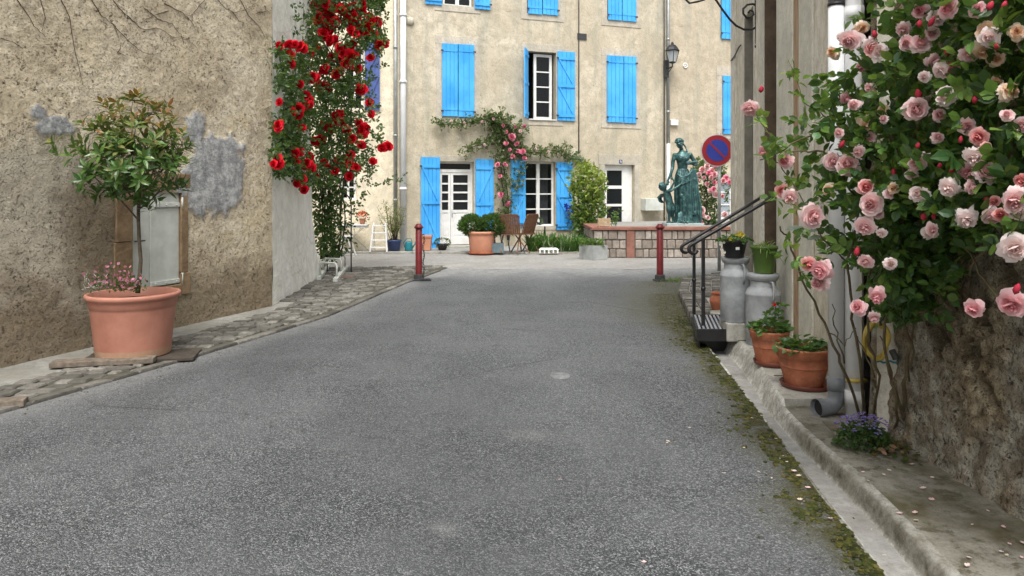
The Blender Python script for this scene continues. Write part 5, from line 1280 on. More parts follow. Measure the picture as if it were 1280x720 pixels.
mb = MB(); mb.lathe([(0, 0), (.085, 0), (.088, .01), (.112, .14), (.12, .142), (.122, .16), (.116, .162), (.108, .15)], (2.12, 7.05, zt), 36); mb.build('pot', BLKP, t, smooth=True)
mb = MB(); mb.box(2.10, 2.135, 6.934, 6.940, zt + .08, zt + .105); mb.build('sticker', WHT, t)
mb = MB(); random.seed(72); geranium(mb, (2.12, 7.05, zt + .13), .17, .10, 150, gg, .035)
for k in range(7):
    p = Vector((2.04 + U(-.02, .14), 6.96 + U(-.05, .05), zt + .19 + U(-.02, .05)))
    for j in range(5): a = j * 1.257; mb.leaf(p, Vector((math.cos(a), -.3, math.sin(a))), Vector((0, -1, .1)), .022, .024, .1, 0, jit((.70, .52, .05), .1))
for k in range(5):
    p = Vector((1.99 + U(-.03, .03), 6.98, zt + .10 + U(-.06, .05)))
    for j in range(5): a = j * 1.257; mb.leaf(p, Vector((math.cos(a), -.3, math.sin(a))), Vector((0, -1, .1)), .016, .018, .1, 0, (.75, .75, .70))
mb.build('foliage', LEAF, t, col=True)
# small clay jar
q = at(899, 372, 8.75); jz = .085; mb = MB(); mb.lathe([(0, 0), (.055, 0), (.06, .01), (.085, .07), (.10, .12), (.10, .15), (.075, .19), (.07, .205), (.088, .22), (.088, .228), (.07, .226), (.062, .20), (.06, .15)], (2.44, 8.75, jz + .0), 32)
o = mb.build('clay_jar', TER, org=(2.44, 8.75, jz), smooth=True); tag(o, 'small round-bellied clay jar behind the rear milk can', 'jar')
mb = MB(); mb.hexa([(2.25, 8.35, .07), (2.62, 8.3, .07), (2.7, 8.62, .07), (2.3, 8.6, .07), (2.25, 8.35, .13), (2.62, 8.3, .135), (2.7, 8.62, .13), (2.3, 8.6, .125)]); o = mb.build('kerb_stone', SLAB, org=(2.45, 8.45, .07), bevel=.02); tag(o, 'loose pale stone on the kerb beside the clay jar', 'stone')
# handrails
def rail(name, Y, s, e, px, footz, label):
    t = thing(name, (s[0], Y, footz), label, 'handrail'); a = Vector((s[0], Y, s[1])); b = Vector((e[0], Y + (.02), e[1])); d = (b - a).normalized(); dn = Vector((d.z, 0, -d.x))
    mb = MB(); c = a + dn * .045; curl = [c + (-dn * .045) * math.cos(th) + (-d * .045) * math.sin(th) for th in [k * math.pi / 8 for k in range(9)]]
    curl = curl[::-1]; curl = [c + dn * .045 + d * .03 + dn * -.012] + curl; mb.tube(curl + [a + (b - a) * f for f in (.25, .5, .75, 1)], [.014, .016] + [.018] * (len(curl) + 2), 10)
    mb.build('rail', BLK, t, smooth=True)
    x = (px - 640) / F * Y; f = (x - a.x) / (b.x - a.x); top = a + (b - a) * f; mb = MB(); mb.box(x - .016, x + .016, Y - .016, Y + .016, footz, top.z - .01); mb.build('post', BLK, t, bevel=.003)
    mb = MB(); mb.ball((x, Y, footz + .40), .026, n=10, m=6); mb.build('collar', BLK, t, smooth=True)
rail('handrail', 7.2, (1.745, .985), (2.60, 1.475), 879, .16, 'near black iron handrail with curled end left of the milk cans')
rail('handrail', 8.15, (1.887, .915), (2.755, 1.44), 867.5, .13, 'far black iron handrail with curled end, the one further up the road')
# cast iron step grate across the gutter
g0 = thing('iron_step', (1.95, 7.4, 0), 'slatted cast iron step bridging the gutter at the foot of the handrails', 'step')
fx = lambda Y, u: (1.76 + (Y - 7.0) * .188) + u * .36
mb = MB(); 
def quad_box(mb, Ya, Yb_, u0, u1, z0, z1): mb.hexa([(fx(Ya, u0), Ya, z0), (fx(Ya, u1), Ya, z0), (fx(Yb_, u1), Yb_, z0), (fx(Yb_, u0), Yb_, z0), (fx(Ya, u0), Ya, z1), (fx(Ya, u1), Ya, z1), (fx(Yb_, u1), Yb_, z1), (fx(Yb_, u0), Yb_, z1)])
quad_box(mb, 6.98, 7.0, -.02, 1.08, .09, .205); quad_box(mb, 7.0, 7.86, -.03, -.0, .09, .205); quad_box(mb, 7.0, 7.86, 1.02, 1.05, .09, .205); quad_box(mb, 7.84, 7.86, 0, 1.0, .09, .2)
quad_box(mb, 7.02, 7.84, .0, 1.02, .15, .155); quad_box(mb, 7.25, 7.30, .06, 1.0, -.10, .09); quad_box(mb, 7.02, 7.84, .02, .06, -.03, .1); mb.build('frame', BLK, g0, bevel=.004)
mb = MB()
for k in range(9): quad_box(mb, 7.03, 7.83, .03 + k * .11, .03 + k * .11 + .065, .160, .200)
mb.build('slats', G('polished_slat_metal', (.42, .43, .45), (.30, .31, .33), 9, .4, .3, 60, .003, metal=.5), g0, bevel=.004)
# downpipes with elbow
t = thing('downpipe', (2.11, 4.82, .05), 'white rain pipe with grey elbow pouring onto the pavement', 'downpipe'); X1 = 2.115; Y1 = 4.82
zj = at(0, 478, Y1).z
mb = MB(); mb.tube([(X1, Y1, zj), (X1, Y1, 1.9), (X1, Y1, at(0, 8, Y1).z)], .051, 24); mb.build('pipe', PVC, t, smooth=True)
mb = MB(); mb.tube([(X1, Y1, at(0, 8, Y1).z), (X1, Y1, at(0, 4, Y1).z)], .055, 24); mb.build('pipe_joint', BLKP, t, smooth=True)
mb = MB(); mb.tube([(X1, Y1, at(0, 4, Y1).z), (X1, Y1, 7.0)], .050, 24); mb.build('upper_pipe', ZINC, t, smooth=True)
mb = MB(); zb = at(0, 515, Y1).z + .035
mb.tube([(X1, Y1, zj + .04), (X1, Y1, zj - .01), (X1, Y1, zj - .05)], .058, 24); mb.tube([(X1, Y1, zj - .05), (X1, Y1, zb + .07), (X1 - .012, Y1 - .003, zb + .03), (X1 - .04, Y1 - .01, zb + .005), (X1 - .09, Y1 - .02, zb), (X1 - .13, Y1 - .03, zb)], .053, 24, cap=False)
mb.tube([(X1 - .10, Y1 - .02, zb), (X1 - .145, Y1 - .032, zb)], .059, 24, cap=False); mb.build('elbow', PVCG, t, smooth=True)
mb = MB(); mb.tube([(X1 - .11, Y1 - .025, zb), (X1 - .112, Y1 - .026, zb)], .052, 20); mb.build('pipe_mouth', BLKP, t)
X2 = 2.205; Y2 = 4.76; t = thing('downpipe', (X2, Y2, .05), 'plain wide white rain pipe standing between the elbow pipe and the stone wall', 'downpipe')
mb = MB(); mb.tube([(X2, Y2, .05), (X2, Y2, 1.15), (X2, Y2, 3.6), (X2, Y2, 7.0)], .056, 24); mb.build('pipe', PVC, t, smooth=True)
for z in (zj - .12, 1.05, 2.6): mb = MB(); mb.tube([(X2, Y2, z), (X2, Y2, z + .09)], .0605, 24); mb.build('sleeve', PVC, t, smooth=True)
mb = MB(); mb.tube([(X2 - .08, Y2 - .05, .30), (X2 - .02, Y2 - .075, .30), (X2 + .05, Y2 - .05, .30)], .013, 8); mb.build('hose_tie', HOSE, t, smooth=True)
# hose
hc = at(1102, 424, 4.36); mb = MB(); pts = []
for k in range(100): a = k / 100 * 2 * math.pi * 3.6 + 1.5; r_ = 1 - .10 * (k / 100); pts.append((hc.x - .05 + .075 * r_ * math.cos(a) + .004 * (k // 28), hc.y - .03 + .014 * math.sin(k * .7), hc.z + .105 * r_ * math.sin(a) + .01 * math.sin(a * 2 + k * .03)))
mb.tube(pts, .0105, 8); o = mb.build('garden_hose', HOSE, org=tuple(hc), smooth=True); tag(o, 'coiled yellow garden hose hanging by the foot of the pink rose', 'hose')
mb = MB(); mb.tube([hc + Vector((.03, .02, .13)), hc + Vector((-.03, -.04, .11)), hc + Vector((-.03, -.05, .09))], .008, 6); mb.tube([hc + Vector((.05, -.02, -.06)), hc + Vector((.07, -.03, -.11))], .02, 8); o = mb.build('hose_hook', IRON, org=tuple(hc)); tag(o, 'dark metal hook and tap holding the yellow hose', 'hook')
mb = MB(); mb.tube([hc + Vector((-.05 + .02 * k, -.04, -.125 + .006 * math.sin(k * 2))) for k in range(7)], .006, 6); o = mb.build('blue_string', TEAL, org=tuple(hc)); tag(o, 'short blue string tied below the yellow hose', 'string')
# purple flowering plant at the foot of the rose
pc = Vector((1.99, 4.2, .05)); t = thing('purple_flower_plant', tuple(pc), 'low cushion of small purple bellflowers at the foot of the right wall', 'flowering plant'); random.seed(80); mb = MB()
for k in range(650):
    a = U(0, 6.28); q = math.sqrt(random.random()); p = pc + Vector((.155 * q * math.cos(a), .11 * q * math.sin(a), .16 * math.sqrt(max(0, 1 - q * q)) * U(.3, 1))); mb.leaf(p, rdir(.3), rdir(.8), .024, .02, .2, .1, jit(random.choice([(.03, .075, .025), (.05, .11, .035)])))
mb.build('foliage', LEAF, t, col=True); mb = MB()
for k in range(120):
    a = U(0, 6.28); q = math.sqrt(random.random()); p = pc + Vector((.155 * q * math.cos(a) - .01, .11 * q * math.sin(a) - .02, .10 + .095 * math.sqrt(max(0, 1 - q * q)) * U(.6, 1.1)))
    for j in range(4): aa = j * 1.57 + U(0, 1); mb.leaf(p, Vector((math.cos(aa), math.sin(aa), .5)), Vector((0, -.4, 1)), .010, .010, .2, 0, jit((.26, .20, .48), .2))
mb.build('flowers', PET, t, col=True)
mb = MB(); random.seed(81)
for k in range(260): p = Vector((2.12 + random.gauss(0, .07), 4.22 + random.gauss(0, .15), .055 + U(0, .03))); p.x = min(p.x, 2.2); mb.leaf(p, rdir() * Vector((1, 1, .2)), rdir(1), U(.02, .05), U(.012, .025), .2, 0, jit(random.choice([(.12, .06, .03), (.05, .08, .02), (.28, .16, .10), (.05, .04, .02)])))
o = mb.build('leaf_litter', GRASS, org=(2.1, 4.2, .05), col=True); tag(o, 'dead leaves and weeds heaped at the foot of the old stone wall', 'leaf litter', kind='stuff')
# moss cushions along the kerb
random.seed(82); mb = MB()
for k in range(2600):
    Y = 2.3 + 6.6 * random.random() ** 1.3; w = .17 + .05 * sm(3, 6, Y) + .12 * fbm(Y * 1.3, 5.0); e = abs(random.gauss(0, w * .42)) + .006; x = rr(Y) - e
    if fbm(x * 8, Y * 6, 2) < -.05: continue
    r_ = U(.006, .018); mb.cur = jit(random.choice([(.04, .043, .01), (.075, .072, .014), (.028, .03, .01), (.12, .10, .025)])); mb.ball((x, Y, .010), r_, 1, 1, .45, 6, 4, .15)
o = mb.build('moss', GRASS, org=(1.6, 4, 0), col=True); tag(o, 'yellow green moss growing along the right edge of the road', 'moss', kind='stuff')
# weeds: grass tufts
mb = MB()
for cx, cy, n, s in ((2.55, 12.3, 60, .16), (2.72, 12.35, 70, .22), (2.9, 12.5, 90, .22), (3.2, 12.7, 60, .2), (2.3, 11.8, 20, .1)):
    for k in range(n): blade(mb, Vector((cx + U(-.18, .18), cy + U(-.15, .15), .0)), rdir(1.2), U(.04, s), .007, lambda: jit((.10, .17, .03)), .4)
o = mb.build('grass_tufts', GRASS, org=(2.8, 12.4, 0), col=True); tag(o, 'grass tufts sprouting round the kerb below the road sign', 'grass', kind='stuff')
# fallen petals
pm = []
for s in range(3):
    random.seed(90 + s); mb = MB(); mb.grid(lambda i, j: ((i - 2) * .25 * (1 + U(-.1, .1)), (j - 2) * .22 * (1 + U(-.1, .1)), .10 * ((i - 2) ** 2 + (j - 2) ** 2) * .3 + U(-.03, .03)), 5, 5, True)
    bad = {0, 4, 20, 24}; mb.f = [f for f in mb.f if not bad & set(f)]; mb.m = [0] * len(mb.f); mb.c = [((.82, .66, .62), (.80, .56, .54), (.70, .58, .44))[s]] * 25
    o = mb.build('x', PET, smooth=True, col=True); pm.append(o.data); bpy.data.objects.remove(o)
random.seed(91); pls = [(835, 552), (862, 535), (834, 554), (905, 592), (965, 598), (1000, 625), (805, 703), (700, 600), (918, 470), (948, 590), (930, 560), (1010, 610)]
spots = [(x, y, .012) for x, y in pls]
for k in range(26): Y = U(2.9, 5.2); x = rr(Y) + random.gauss(.03, .06); spots.append((640 + F * x / Y, HY + F * CZ / Y, .016 if x < rr(Y) else -.066))
for k in range(30): Y = U(2.5, 4.5); x = U(rr(Y) + .24, 2.16); z = .056; spots.append((640 + F * x / Y, HY + F * (CZ - z) / Y, z))
for px, py, z in spots:
    Y = (CZ - z) * F / (py - HY); x = (px - 640) / F * Y; o = bpy.data.objects.new('fallen_petal', random.choice(pm)); C.objects.link(o); o['_o'] = (0, 0, 0); s = U(.010, .026) if z > .03 or px > 950 else U(.014, .024)
    o.location = (x, Y, z + .002); o.scale = (s * 1.2, s, s); o.rotation_euler = (U(-.2, .2), U(-.2, .2), U(0, 6.28)); tag(o, 'pale pink rose petal fallen on the road or pavement', 'petal', 'fallen rose petals along the right side of the road')
# grit, dead leaves and scraps lying in the gutter and along both kerbs
random.seed(95); mb = MB()
for k in range(420):
    Y = 2.4 + 5 * random.random() ** 1.2; w = .212 * WD(Y); f = min(.66, max(.05, random.gauss(.38, .16))); x = rr(Y) + w * f; z = -.068 if Y < 4.8 else -.08
    c = jit(random.choice([(.10, .06, .03), (.05, .045, .03), (.30, .27, .22), (.16, .13, .05), (.45, .36, .30)])); r_ = U(.003, .010)
    if random.random() < .5: mb.leaf(Vector((x, Y, z + .006)), rdir() * Vector((1, 1, .15)), Vector((0, 0, 1)) + rdir() * .3, r_ * 3.2, r_ * 1.8, .2, .1, c)
    else: mb.cur = c; mb.ball((x, Y, z + .003), r_ * .8, 1, 1.2, .6, 6, 4, .2)
for k in range(700):
    Y = 2.6 + 9 * random.random(); x = rr(Y) - abs(random.gauss(0, .22)) if random.random() < .55 else rl(Y) + abs(random.gauss(0, .16)) + .06
    mb.cur = jit(random.choice([(.07, .06, .04), (.22, .21, .19), (.12, .10, .06), (.30, .28, .25)])); mb.ball((x, Y, .014), U(.003, .007), 1, 1.2, .6, 5, 3, .2)
o = mb.build('grit', GRASS, org=(1.5, 4, 0), col=True); tag(o, 'grit, scraps and dead leaves lying in the gutter and along the kerbs', 'grit', kind='stuff')
# ------------------------------------------------------------------ bollards, sign, bracket, rack
def bollard(px, Y, label, chain):
    x = (px - 640) / F * Y; t = thing('bollard', (x, Y, 0), label, 'bollard'); mb = MB(); mb.lathe([(.057, .02), (.056, .90), (.05, .905)], (x, Y, 0), 20); mb.build('post', REDB, t, smooth=True)
    mb = MB(); mb.lathe([(.05, .885), (.075, .89), (.078, .91), (.06, .935), (.045, .95), (.04, .965), (0, .97)], (x, Y, 0), 16); mb.build('cap', REDB, t, smooth=True)
    mb = MB(); mb.obox((x + (.04 if chain else 0), Y, .022), .34 if chain else .2, .2, .025, R(5)); mb.lathe([(.09, .03), (.085, .11), (.06, .115)], (x, Y, 0), 8); mb.build('foot', IRON, t, bevel=.005)
    if chain:
        mb = MB(); n = 19
        for k in range(n):
            z = .76 - k * .036; c = Vector((x + .085 + .012 * math.sin(k * .9), Y - .03, z)); a = k % 2 * math.pi / 2 + .5; e = Vector((math.cos(a), math.sin(a), 0))
            mb.tube([c + e * .014 * math.cos(th) + Vector((0, 0, .026 * math.sin(th))) for th in [i * math.pi / 5 for i in range(11)]], .0052, 5)
        for k in range(9):
            c = Vector((x + .06 + .03 * k % .13, Y - .10 + .02 * (k % 3), .045)); a = k * 1.3; e = Vector((math.cos(a), math.sin(a), 0)); f = Vector((-e.y, e.x, 0)); mb.tube([c + e * .026 * math.cos(th) + f * .014 * math.sin(th) for th in [i * math.pi / 5 for i in range(11)]], .0052, 5)
        mb.tube([(x + .05, Y - .02, .78), (x + .09, Y - .03, .79)], .008, 6); mb.build('chain', IRON, t, smooth=True)
bollard(523.5, 12.45, 'dark red bollard with a rusty chain hanging, left side of the road', True)
bollard(825, 12.4, 'dark red bollard without a chain, right side of the road', False)
q = at(899, 337, 14.0); t = thing('no_parking_sign', (q.x, 14.0, 0), 'round no parking sign, red ring and bar on blue, on grey post', 'road sign')
mb = MB(); mb.tube([(q.x, 14.0, 0), (q.x, 14.0, 2.62)], .032, 14); mb.build('post', ZINC, t, smooth=True); sc_ = at(896.5, 188, 13.93)
def sdisc(mb, r0, r1, y, n=48):
    vs = []; 
    for r_ in (r0, r1):
        for k in range(n): a = 2 * math.pi * k / n; vs.append((sc_.x + r_ * math.cos(a), y, sc_.z + r_ * math.sin(a)))
    mb.add(vs, [(k, (k + 1) % n, n + (k + 1) % n, n + k) for k in range(n)])
mb = MB(); mb.tube([(sc_.x, 13.955, sc_.z), (sc_.x, 13.93, sc_.z)], .305, 48); mb.build('plate', SIGNW, t)
mb = MB(); mb.tube([(sc_.x, 13.93, sc_.z), (sc_.x, 13.926, sc_.z)], .288, 48); mb.build('red_ring', SIGNR, t)
mb = MB(); mb.tube([(sc_.x, 13.925, sc_.z), (sc_.x, 13.922, sc_.z)], .205, 48); mb.build('blue_field', SIGNB, t)
mb = MB(); mb.obox((sc_.x, 13.920, sc_.z), .40, .003, .034, 0, Matrix.Rotation(R(45), 3, 'Y')); mb.build('red_bar', SIGNR, t)
mb = MB(); mb.box(sc_.x - .04, sc_.x + .04, 13.955, 14.03, sc_.z - .02, sc_.z + .02); mb.build('clamp', ZINC, t)
# wrought iron bracket with scroll on the right-hand house
Yk = 8.6; xw = PLAST(Yk); t = thing('wrought_iron_bracket', (xw, Yk, 3.6), 'black wrought iron scroll bracket high on the pale house at the right', 'bracket'); mb = MB(); K = lambda x, y: at(x, y, Yk)
sp_ = [(904, -14), (895, 0), (903, 12), (912, 24), (920, 32), (930, 37), (940, 37), (948, 32), (952, 24), (952, 15), (948, 8), (941, 5), (934, 6), (929, 11), (929, 17), (933, 22), (938, 22), (942, 18), (941, 14), (937, 13), (935.5, 16.5)][1:]
pts = [K(*p) for p in [(870, -40), (882, -16)] + sp_]; mb.tube(pts, [.013] * (len(pts) - 3) + [.012, .012, .014], 8); mb.build('scroll', BLK, t, smooth=True)
mb = MB(); mb.tube([K(845, -12), K(862, 4), K(872, 2), K(880, 0), K(877, -6), K(870, -40)], .012, 8); mb.build('small_scroll', BLK, t, smooth=True)
mb = MB(); mb.tube([K(944, -60), K(944.5, 0), K(945, 36), K(945.5, 55)], .012, 6); mb.ball(K(945.5, 58), .022); mb.tube([K(944, -40), K(840, -40)], .016, 6); mb.tube([K(944, -40), (xw + .01, Yk, K(944, -40).z)], .016, 6); mb.tube([K(945, 20), (xw + .01, Yk, K(944, 20).z)], .012, 6); mb.build('wall_bar', BLK, t, smooth=True)
mb = MB(); mb.tube([RWp(10.45, at(0, 75, 10.4).z, .03), RWp(10.1, at(0, 68, 10.0).z, .03), RWp(9.75, at(0, 60, 9.8).z, .025), RWp(9.62, at(0, 56, 9.6).z, .02)], .010, 6); o = mb.build('cable', IRON, org=tuple(RWp(10.2, 3.2)), smooth=True); tag(o, 'short dark cable crossing the corner of the pale right house', 'cable')
# bicycle rack
q = at(418, 345, 13.2); t = thing('bicycle_rack', (-2.95, 13.0, 0), 'low white metal bicycle rack on the cobbles below the red rose', 'bicycle rack'); 
def K2(px, py, z=0): Y = (CZ - z) * F / (py - HY); return Vector(((px - 640) / F * Y, Y, z))
L0, L1 = K2(398, 352), K2(410, 336); R0, R1 = K2(419, 354), K2(433, 337)
for a, b in ((L0, L1), (R0, R1)): mb = MB(); d = (b - a).normalized(); n_ = Vector((-d.y, d.x, 0)) * .035; mb.hexa([a - n_ + Vector((0, 0, .02)), a + n_ + Vector((0, 0, .02)), b + n_ + Vector((0, 0, .02)), b - n_ + Vector((0, 0, .02)), a - n_ + Vector((0, 0, .08)), a + n_ + Vector((0, 0, .08)), b + n_ + Vector((0, 0, .08)), b - n_ + Vector((0, 0, .08))]); mb.build('foot', WHTD, t, bevel=.004)
for f in (.12, .5, .88):
    mb = MB(); a = L0 + (L1 - L0) * f; b = R0 + (R1 - R0) * f; up = Vector((0, 0, 1)); h = .30; mb.tube([a + up * .07, a + up * (h - .04), a + up * h + (b - a) * .08, b + up * h - (b - a) * .08, b + up * (h - .04), b + up * .07], .017, 8); mb.build('hoop', WHTD, t, smooth=True)
mb = MB(); mb.box(-3.02, -2.72, 12.6, 12.95, .030, .042); 
o = mb.build('drain_cover', G('rusty_iron_cover', (.16, .10, .075), (.11, .08, .065), 9, .8, .5, 40), org=(-2.87, 12.7, .03)); tag(o, 'rusty rectangular drain cover in front of the bicycle rack', 'drain cover')
# ------------------------------------------------------------------ things along the facade
def B(px, Y, z=.045): return Vector(((px - 640) / F * Y, Y, z))
# large terracotta tub with two round shrubs
q = B(602, 17.75, .045); t = thing('potted_shrub', tuple(q), 'large terracotta tub with two clipped green shrubs before the blue shuttered house', 'potted shrub')
mb = MB(); mb.lathe([(0, 0), (.27, 0), (.285, .02), (.31, .40), (.315, .45), (.345, .46), (.345, .51), (.325, .515), (.30, .46)], q, 40); mb.build('pot', TERL, t, smooth=True)
mb = MB(); mb.lathe([(0, .035), (.31, .0), (.33, .03), (.33, .04), (.28, .03)], q - Vector((0, 0, .02)), 32); mb.build('saucer', TER, t, smooth=True)
for cx, cy, rx, rz in ((589.5, 281, .30, .24), (615.5, 281, .29, .25)):
    mb = MB(); c = at(cx, cy, 17.75); random.seed(int(cx))
    for k in range(3200): v = rdir(); rr_ = U(.6, 1.03) * (1 + .15 * fbm(v.x * 2, v.z * 2, cx)); p = c + Vector((v.x * rx, v.y * .27, v.z * rz)) * rr_; mb.leaf(p, v + rdir(.8) * .7, rdir(), .075, .022, .1, .1, jit(random.choice([(.05, .12, .03), (.08, .17, .04), (.035, .09, .03)])))
    mb.build('shrub', GRASS, t, col=True)
# small pots by the door
q = B(533, 18.5); mb = MB()
mb.hexa([(q.x - .11, q.y - .11, .045), (q.x + .11, q.y - .11, .045), (q.x + .11, q.y + .11, .045), (q.x - .11, q.y + .11, .045), (q.x - .13, q.y - .13, .36), (q.x + .13, q.y - .13, .36), (q.x + .13, q.y + .13, .36), (q.x - .13, q.y + .13, .36)])
mb.box(q.x - .145, q.x + .145, q.y - .145, q.y + .145, .361, .42); o = mb.build('clay_planter', TERL, org=tuple(q), bevel=.008); tag(o, 'square pale terracotta planter in front of the leftmost open blue shutter', 'planter')
q = B(553, 18.6); t = thing('potted_plant', tuple(q), 'small dark bowl with a greyish round plant before the doorstep', 'flower pot'); mb = MB(); mb.lathe([(0, 0), (.09, 0), (.14, .12), (.15, .15), (.13, .15)], q, 24); mb.build('pot', BLKP, t, smooth=True)
mb = MB()
for k in range(260): v = rdir(.2); p = q + Vector((0, 0, .18)) + Vector((v.x * .18, v.y * .16, v.z * .10)); mb.leaf(p, v, rdir(), .05, .02, .1, .1, jit((.08, .11, .05)))
mb.build('foliage', GRASS, t, col=True)
# blue pot with tall airy shrub
q = B(492.5, 18.35); t = thing('potted_shrub', tuple(q), 'blue glazed pot with a tall yellow green shrub beside the downpipes', 'potted shrub'); mb = MB(); mb.lathe([(0, 0), (.14, 0), (.175, .22), (.19, .24), (.19, .27), (.17, .27)], q, 28); mb.build('pot', BLUP, t, smooth=True)
mb = MB(); lf = MB(); random.seed(101)
for k in range(15):
    a = U(0, 6.28); top = q + Vector((U(-.45, .38), U(-.25, .1), U(.85, 1.32))); mid = (q + top) / 2 + Vector((U(-.08, .08), 0, .1)); P = [q + Vector((U(-.08, .08), U(-.08, .08), .24)), mid, top]; mb.tube(P, [.009, .007, .003], 5)
    for j in range(36): f = U(.25, 1); p = P[0] * (1 - f) ** 2 + mid * 2 * f * (1 - f) + top * f * f; lf.leaf(p + rdir() * .05, rdir(.3), rdir(), .085, .018, .1, .2, jit(random.choice([(.20, .23, .07), (.13, .18, .05), (.28, .27, .10)])))
mb.build('stems', CANE, t, smooth=True); lf.build('foliage', GRASS, t, col=True)
# teal watering can
q = B(511, 18.35); t = thing('watering_can', tuple(q), 'teal watering can standing by the foot of the downpipes', 'watering can'); mb = MB(); mb.lathe([(0, 0), (.095, 0), (.10, .01), (.09, .20), (.075, .23), (.06, .23)], q, 24); mb.tube([q + Vector((.08, 0, .06)), q + Vector((.15, 0, .16)), q + Vector((.19, 0, .26))], [.02, .016, .014], 8); mb.build('body', TEAL, t, smooth=True)
mb = MB(); mb.tube([q + Vector((-.09, 0, .06)), q + Vector((-.13, 0, .2)), q + Vector((-.04, 0, .31)), q + Vector((.06, 0, .30)), q + Vector((.075, 0, .22))], .010, 6); mb.build('handle', TEAL, t, smooth=True)
# white step ladder (slatted steps), leaning frame
def ladder(px, Y, label, W=.34, H=.70, n=4):
    q = B(px, Y); t = thing('step_stool', tuple(q), label, 'step stool')
    for s in (-1, 1):
        mb = MB(); mb.tube([q + Vector((s * W / 2 * 1.2, -.16, 0)), q + Vector((s * W / 2 * .85, .0, H))], .02, 6); mb.build('leg', WHT, t)
        mb = MB(); mb.tube([q + Vector((s * W / 2 * 1.1, .26, 0)), q + Vector((s * W / 2 * .85, .03, H))], .017, 6); mb.build('leg', WHT, t)
    for k in range(n): f = (k + .6) / n; mb = MB(); c = q + Vector((0, -.16 * (1 - f), H * f)); w = W * (1.2 - .35 * f) / 2; mb.box(c.x - w, c.x + w, c.y - .03, c.y + .09, c.z - .012, c.z + .012); mb.build('step', WHT, t, bevel=.003)
ladder(474.5, 18.1, 'white wooden step stool with four treads before the cream wall')
# white garden table and folding chair (mostly behind the rose)
q = B(444, 18.25); t = thing('garden_table', tuple(q), 'white garden table against the cream wall left of the step stool', 'table'); mb = MB(); mb.box(q.x - .45, q.x + .33, q.y - .25, q.y + .2, .68, .71); mb.box(q.x - .42, q.x + .30, q.y - .22, q.y + .17, .62, .679); mb.build('tabletop', WHT, t, bevel=.005)
for a in (-1, 1):
    for b in (-1, 1): mb = MB(); c = q + Vector((-.06, -.02, 0)); mb.tube([c + Vector((a * .36, b * .17, 0)), c + Vector((a * .33 * -.2 + a * .05, b * .17, .35)), c + Vector((a * .30, b * .17, .62))], .010, 6); mb.build('leg', WHTD, t, smooth=True)
q2 = B(453, 18.15, .711); t = thing('potted_plant', tuple(q2), 'small pot of orange flowers on the white garden table', 'flower pot'); mb = MB(); mb.lathe([(0, 0), (.055, 0), (.08, .13), (.085, .14), (.07, .14)], q2, 20); mb.build('pot', TERL, t, smooth=True)
mb = MB()
for k in range(120): v = rdir(.5); mb.leaf(q2 + Vector((0, 0, .17)) + Vector((v.x * .15, v.y * .12, v.z * .1)), v, rdir(), .05, .03, .1, .1, jit((.07, .13, .04)))
for k in range(70): v = rdir(.8); mb.leaf(q2 + Vector((0, 0, .20)) + Vector((v.x * .12, v.y * .12 - .03, v.z * .10)), rdir(), rdir(), .045, .04, .1, .1, jit((.75, .16, .07), .15))
mb.build('foliage', PET, t, col=True)
q = B(433, 17.3); t = thing('trestle', tuple(q), 'small white trestle stool half hidden behind the red rose', 'stool')
for s in (-1, 1):
    for b in (-1, 1): mb = MB(); mb.tube([q + Vector((s * .15 + .05 * s, b * .13, -.04)), q + Vector((s * .03, b * .13, .44))], .018, 6); mb.build('leg', WHT, t)
mb = MB(); mb.box(q.x - .13, q.x + .13, q.y - .16, q.y + .16, .44, .47); mb.build('seat', WHT, t, bevel=.004)
mb = MB(); mb.box(q.x - .14, q.x + .14, q.y - .145, q.y - .12, .14, .17); mb.build('stretcher', WHT, t)
# folding wooden chairs seen from behind
def chair(x, y, rz, label):
    t = thing('folding_chair', (x, y, .045), label, 'chair', 'folding wooden chairs in front of the blue shuttered house'); M4 = Matrix.Translation((x, y, .045)) @ Matrix.Rotation(rz, 4, 'Z'); f = lambda a, b, c: tuple(M4 @ Vector((a, b, c)))
    def part(name, build): mb = MB(); build(mb); return mb.build(name, WOODC, t)
    for s in (-1, 1):
        part('leg', lambda mb: mb.tube([f(s * .23, .28, 0), f(s * .23, -.05, .45), f(s * .23, -.20, .90)], .017, 6)); part('leg', lambda mb: mb.tube([f(s * .20, -.26, 0), f(s * .20, .22, .46)], .017, 6))
        part('armrest', lambda mb: mb.tube([f(s * .26, -.12, .66), f(s * .26, .24, .64)], .018, 6))
    def bk(mb):
        for k in range(8):
            u = -.20 + k * .052; mb.hexa([f(u, -.075, .47), f(u + .045, -.075, .47), f(u + .045, -.06, .475), f(u, -.06, .475), f(u, -.205, .86), f(u + .045, -.205, .86), f(u + .045, -.19, .865), f(u, -.19, .865)])
        mb.hexa([f(-.23, -.20, .86), f(.23, -.20, .86), f(.23, -.17, .865), f(-.23, -.17, .865), f(-.20, -.225, .925), f(.20, -.225, .925), f(.20, -.20, .93), f(-.20, -.20, .93)]); mb.hexa([f(-.23, -.07, .43), f(.23, -.07, .43), f(.23, -.04, .43), f(-.23, -.04, .43), f(-.23, -.085, .48), f(.23, -.085, .48), f(.23, -.055, .48), f(-.23, -.055, .48)])
    part('backrest', bk)
    def st(mb):
        for k in range(7): v = -.14 + k * .06; mb.hexa([f(-.21, v, .43), f(.21, v, .43), f(.21, v + .05, .43), f(-.21, v + .05, .43), f(-.21, v, .448), f(.21, v, .448), f(.21, v + .05, .448), f(-.21, v + .05, .448)])
    part('seat', st)
chair(-.04, 17.75, R(-8), 'dark teak folding chair seen from behind, the left of the two'); chair(.34, 17.95, R(52), 'teak folding chair turned sideways, right of the other wooden chair')
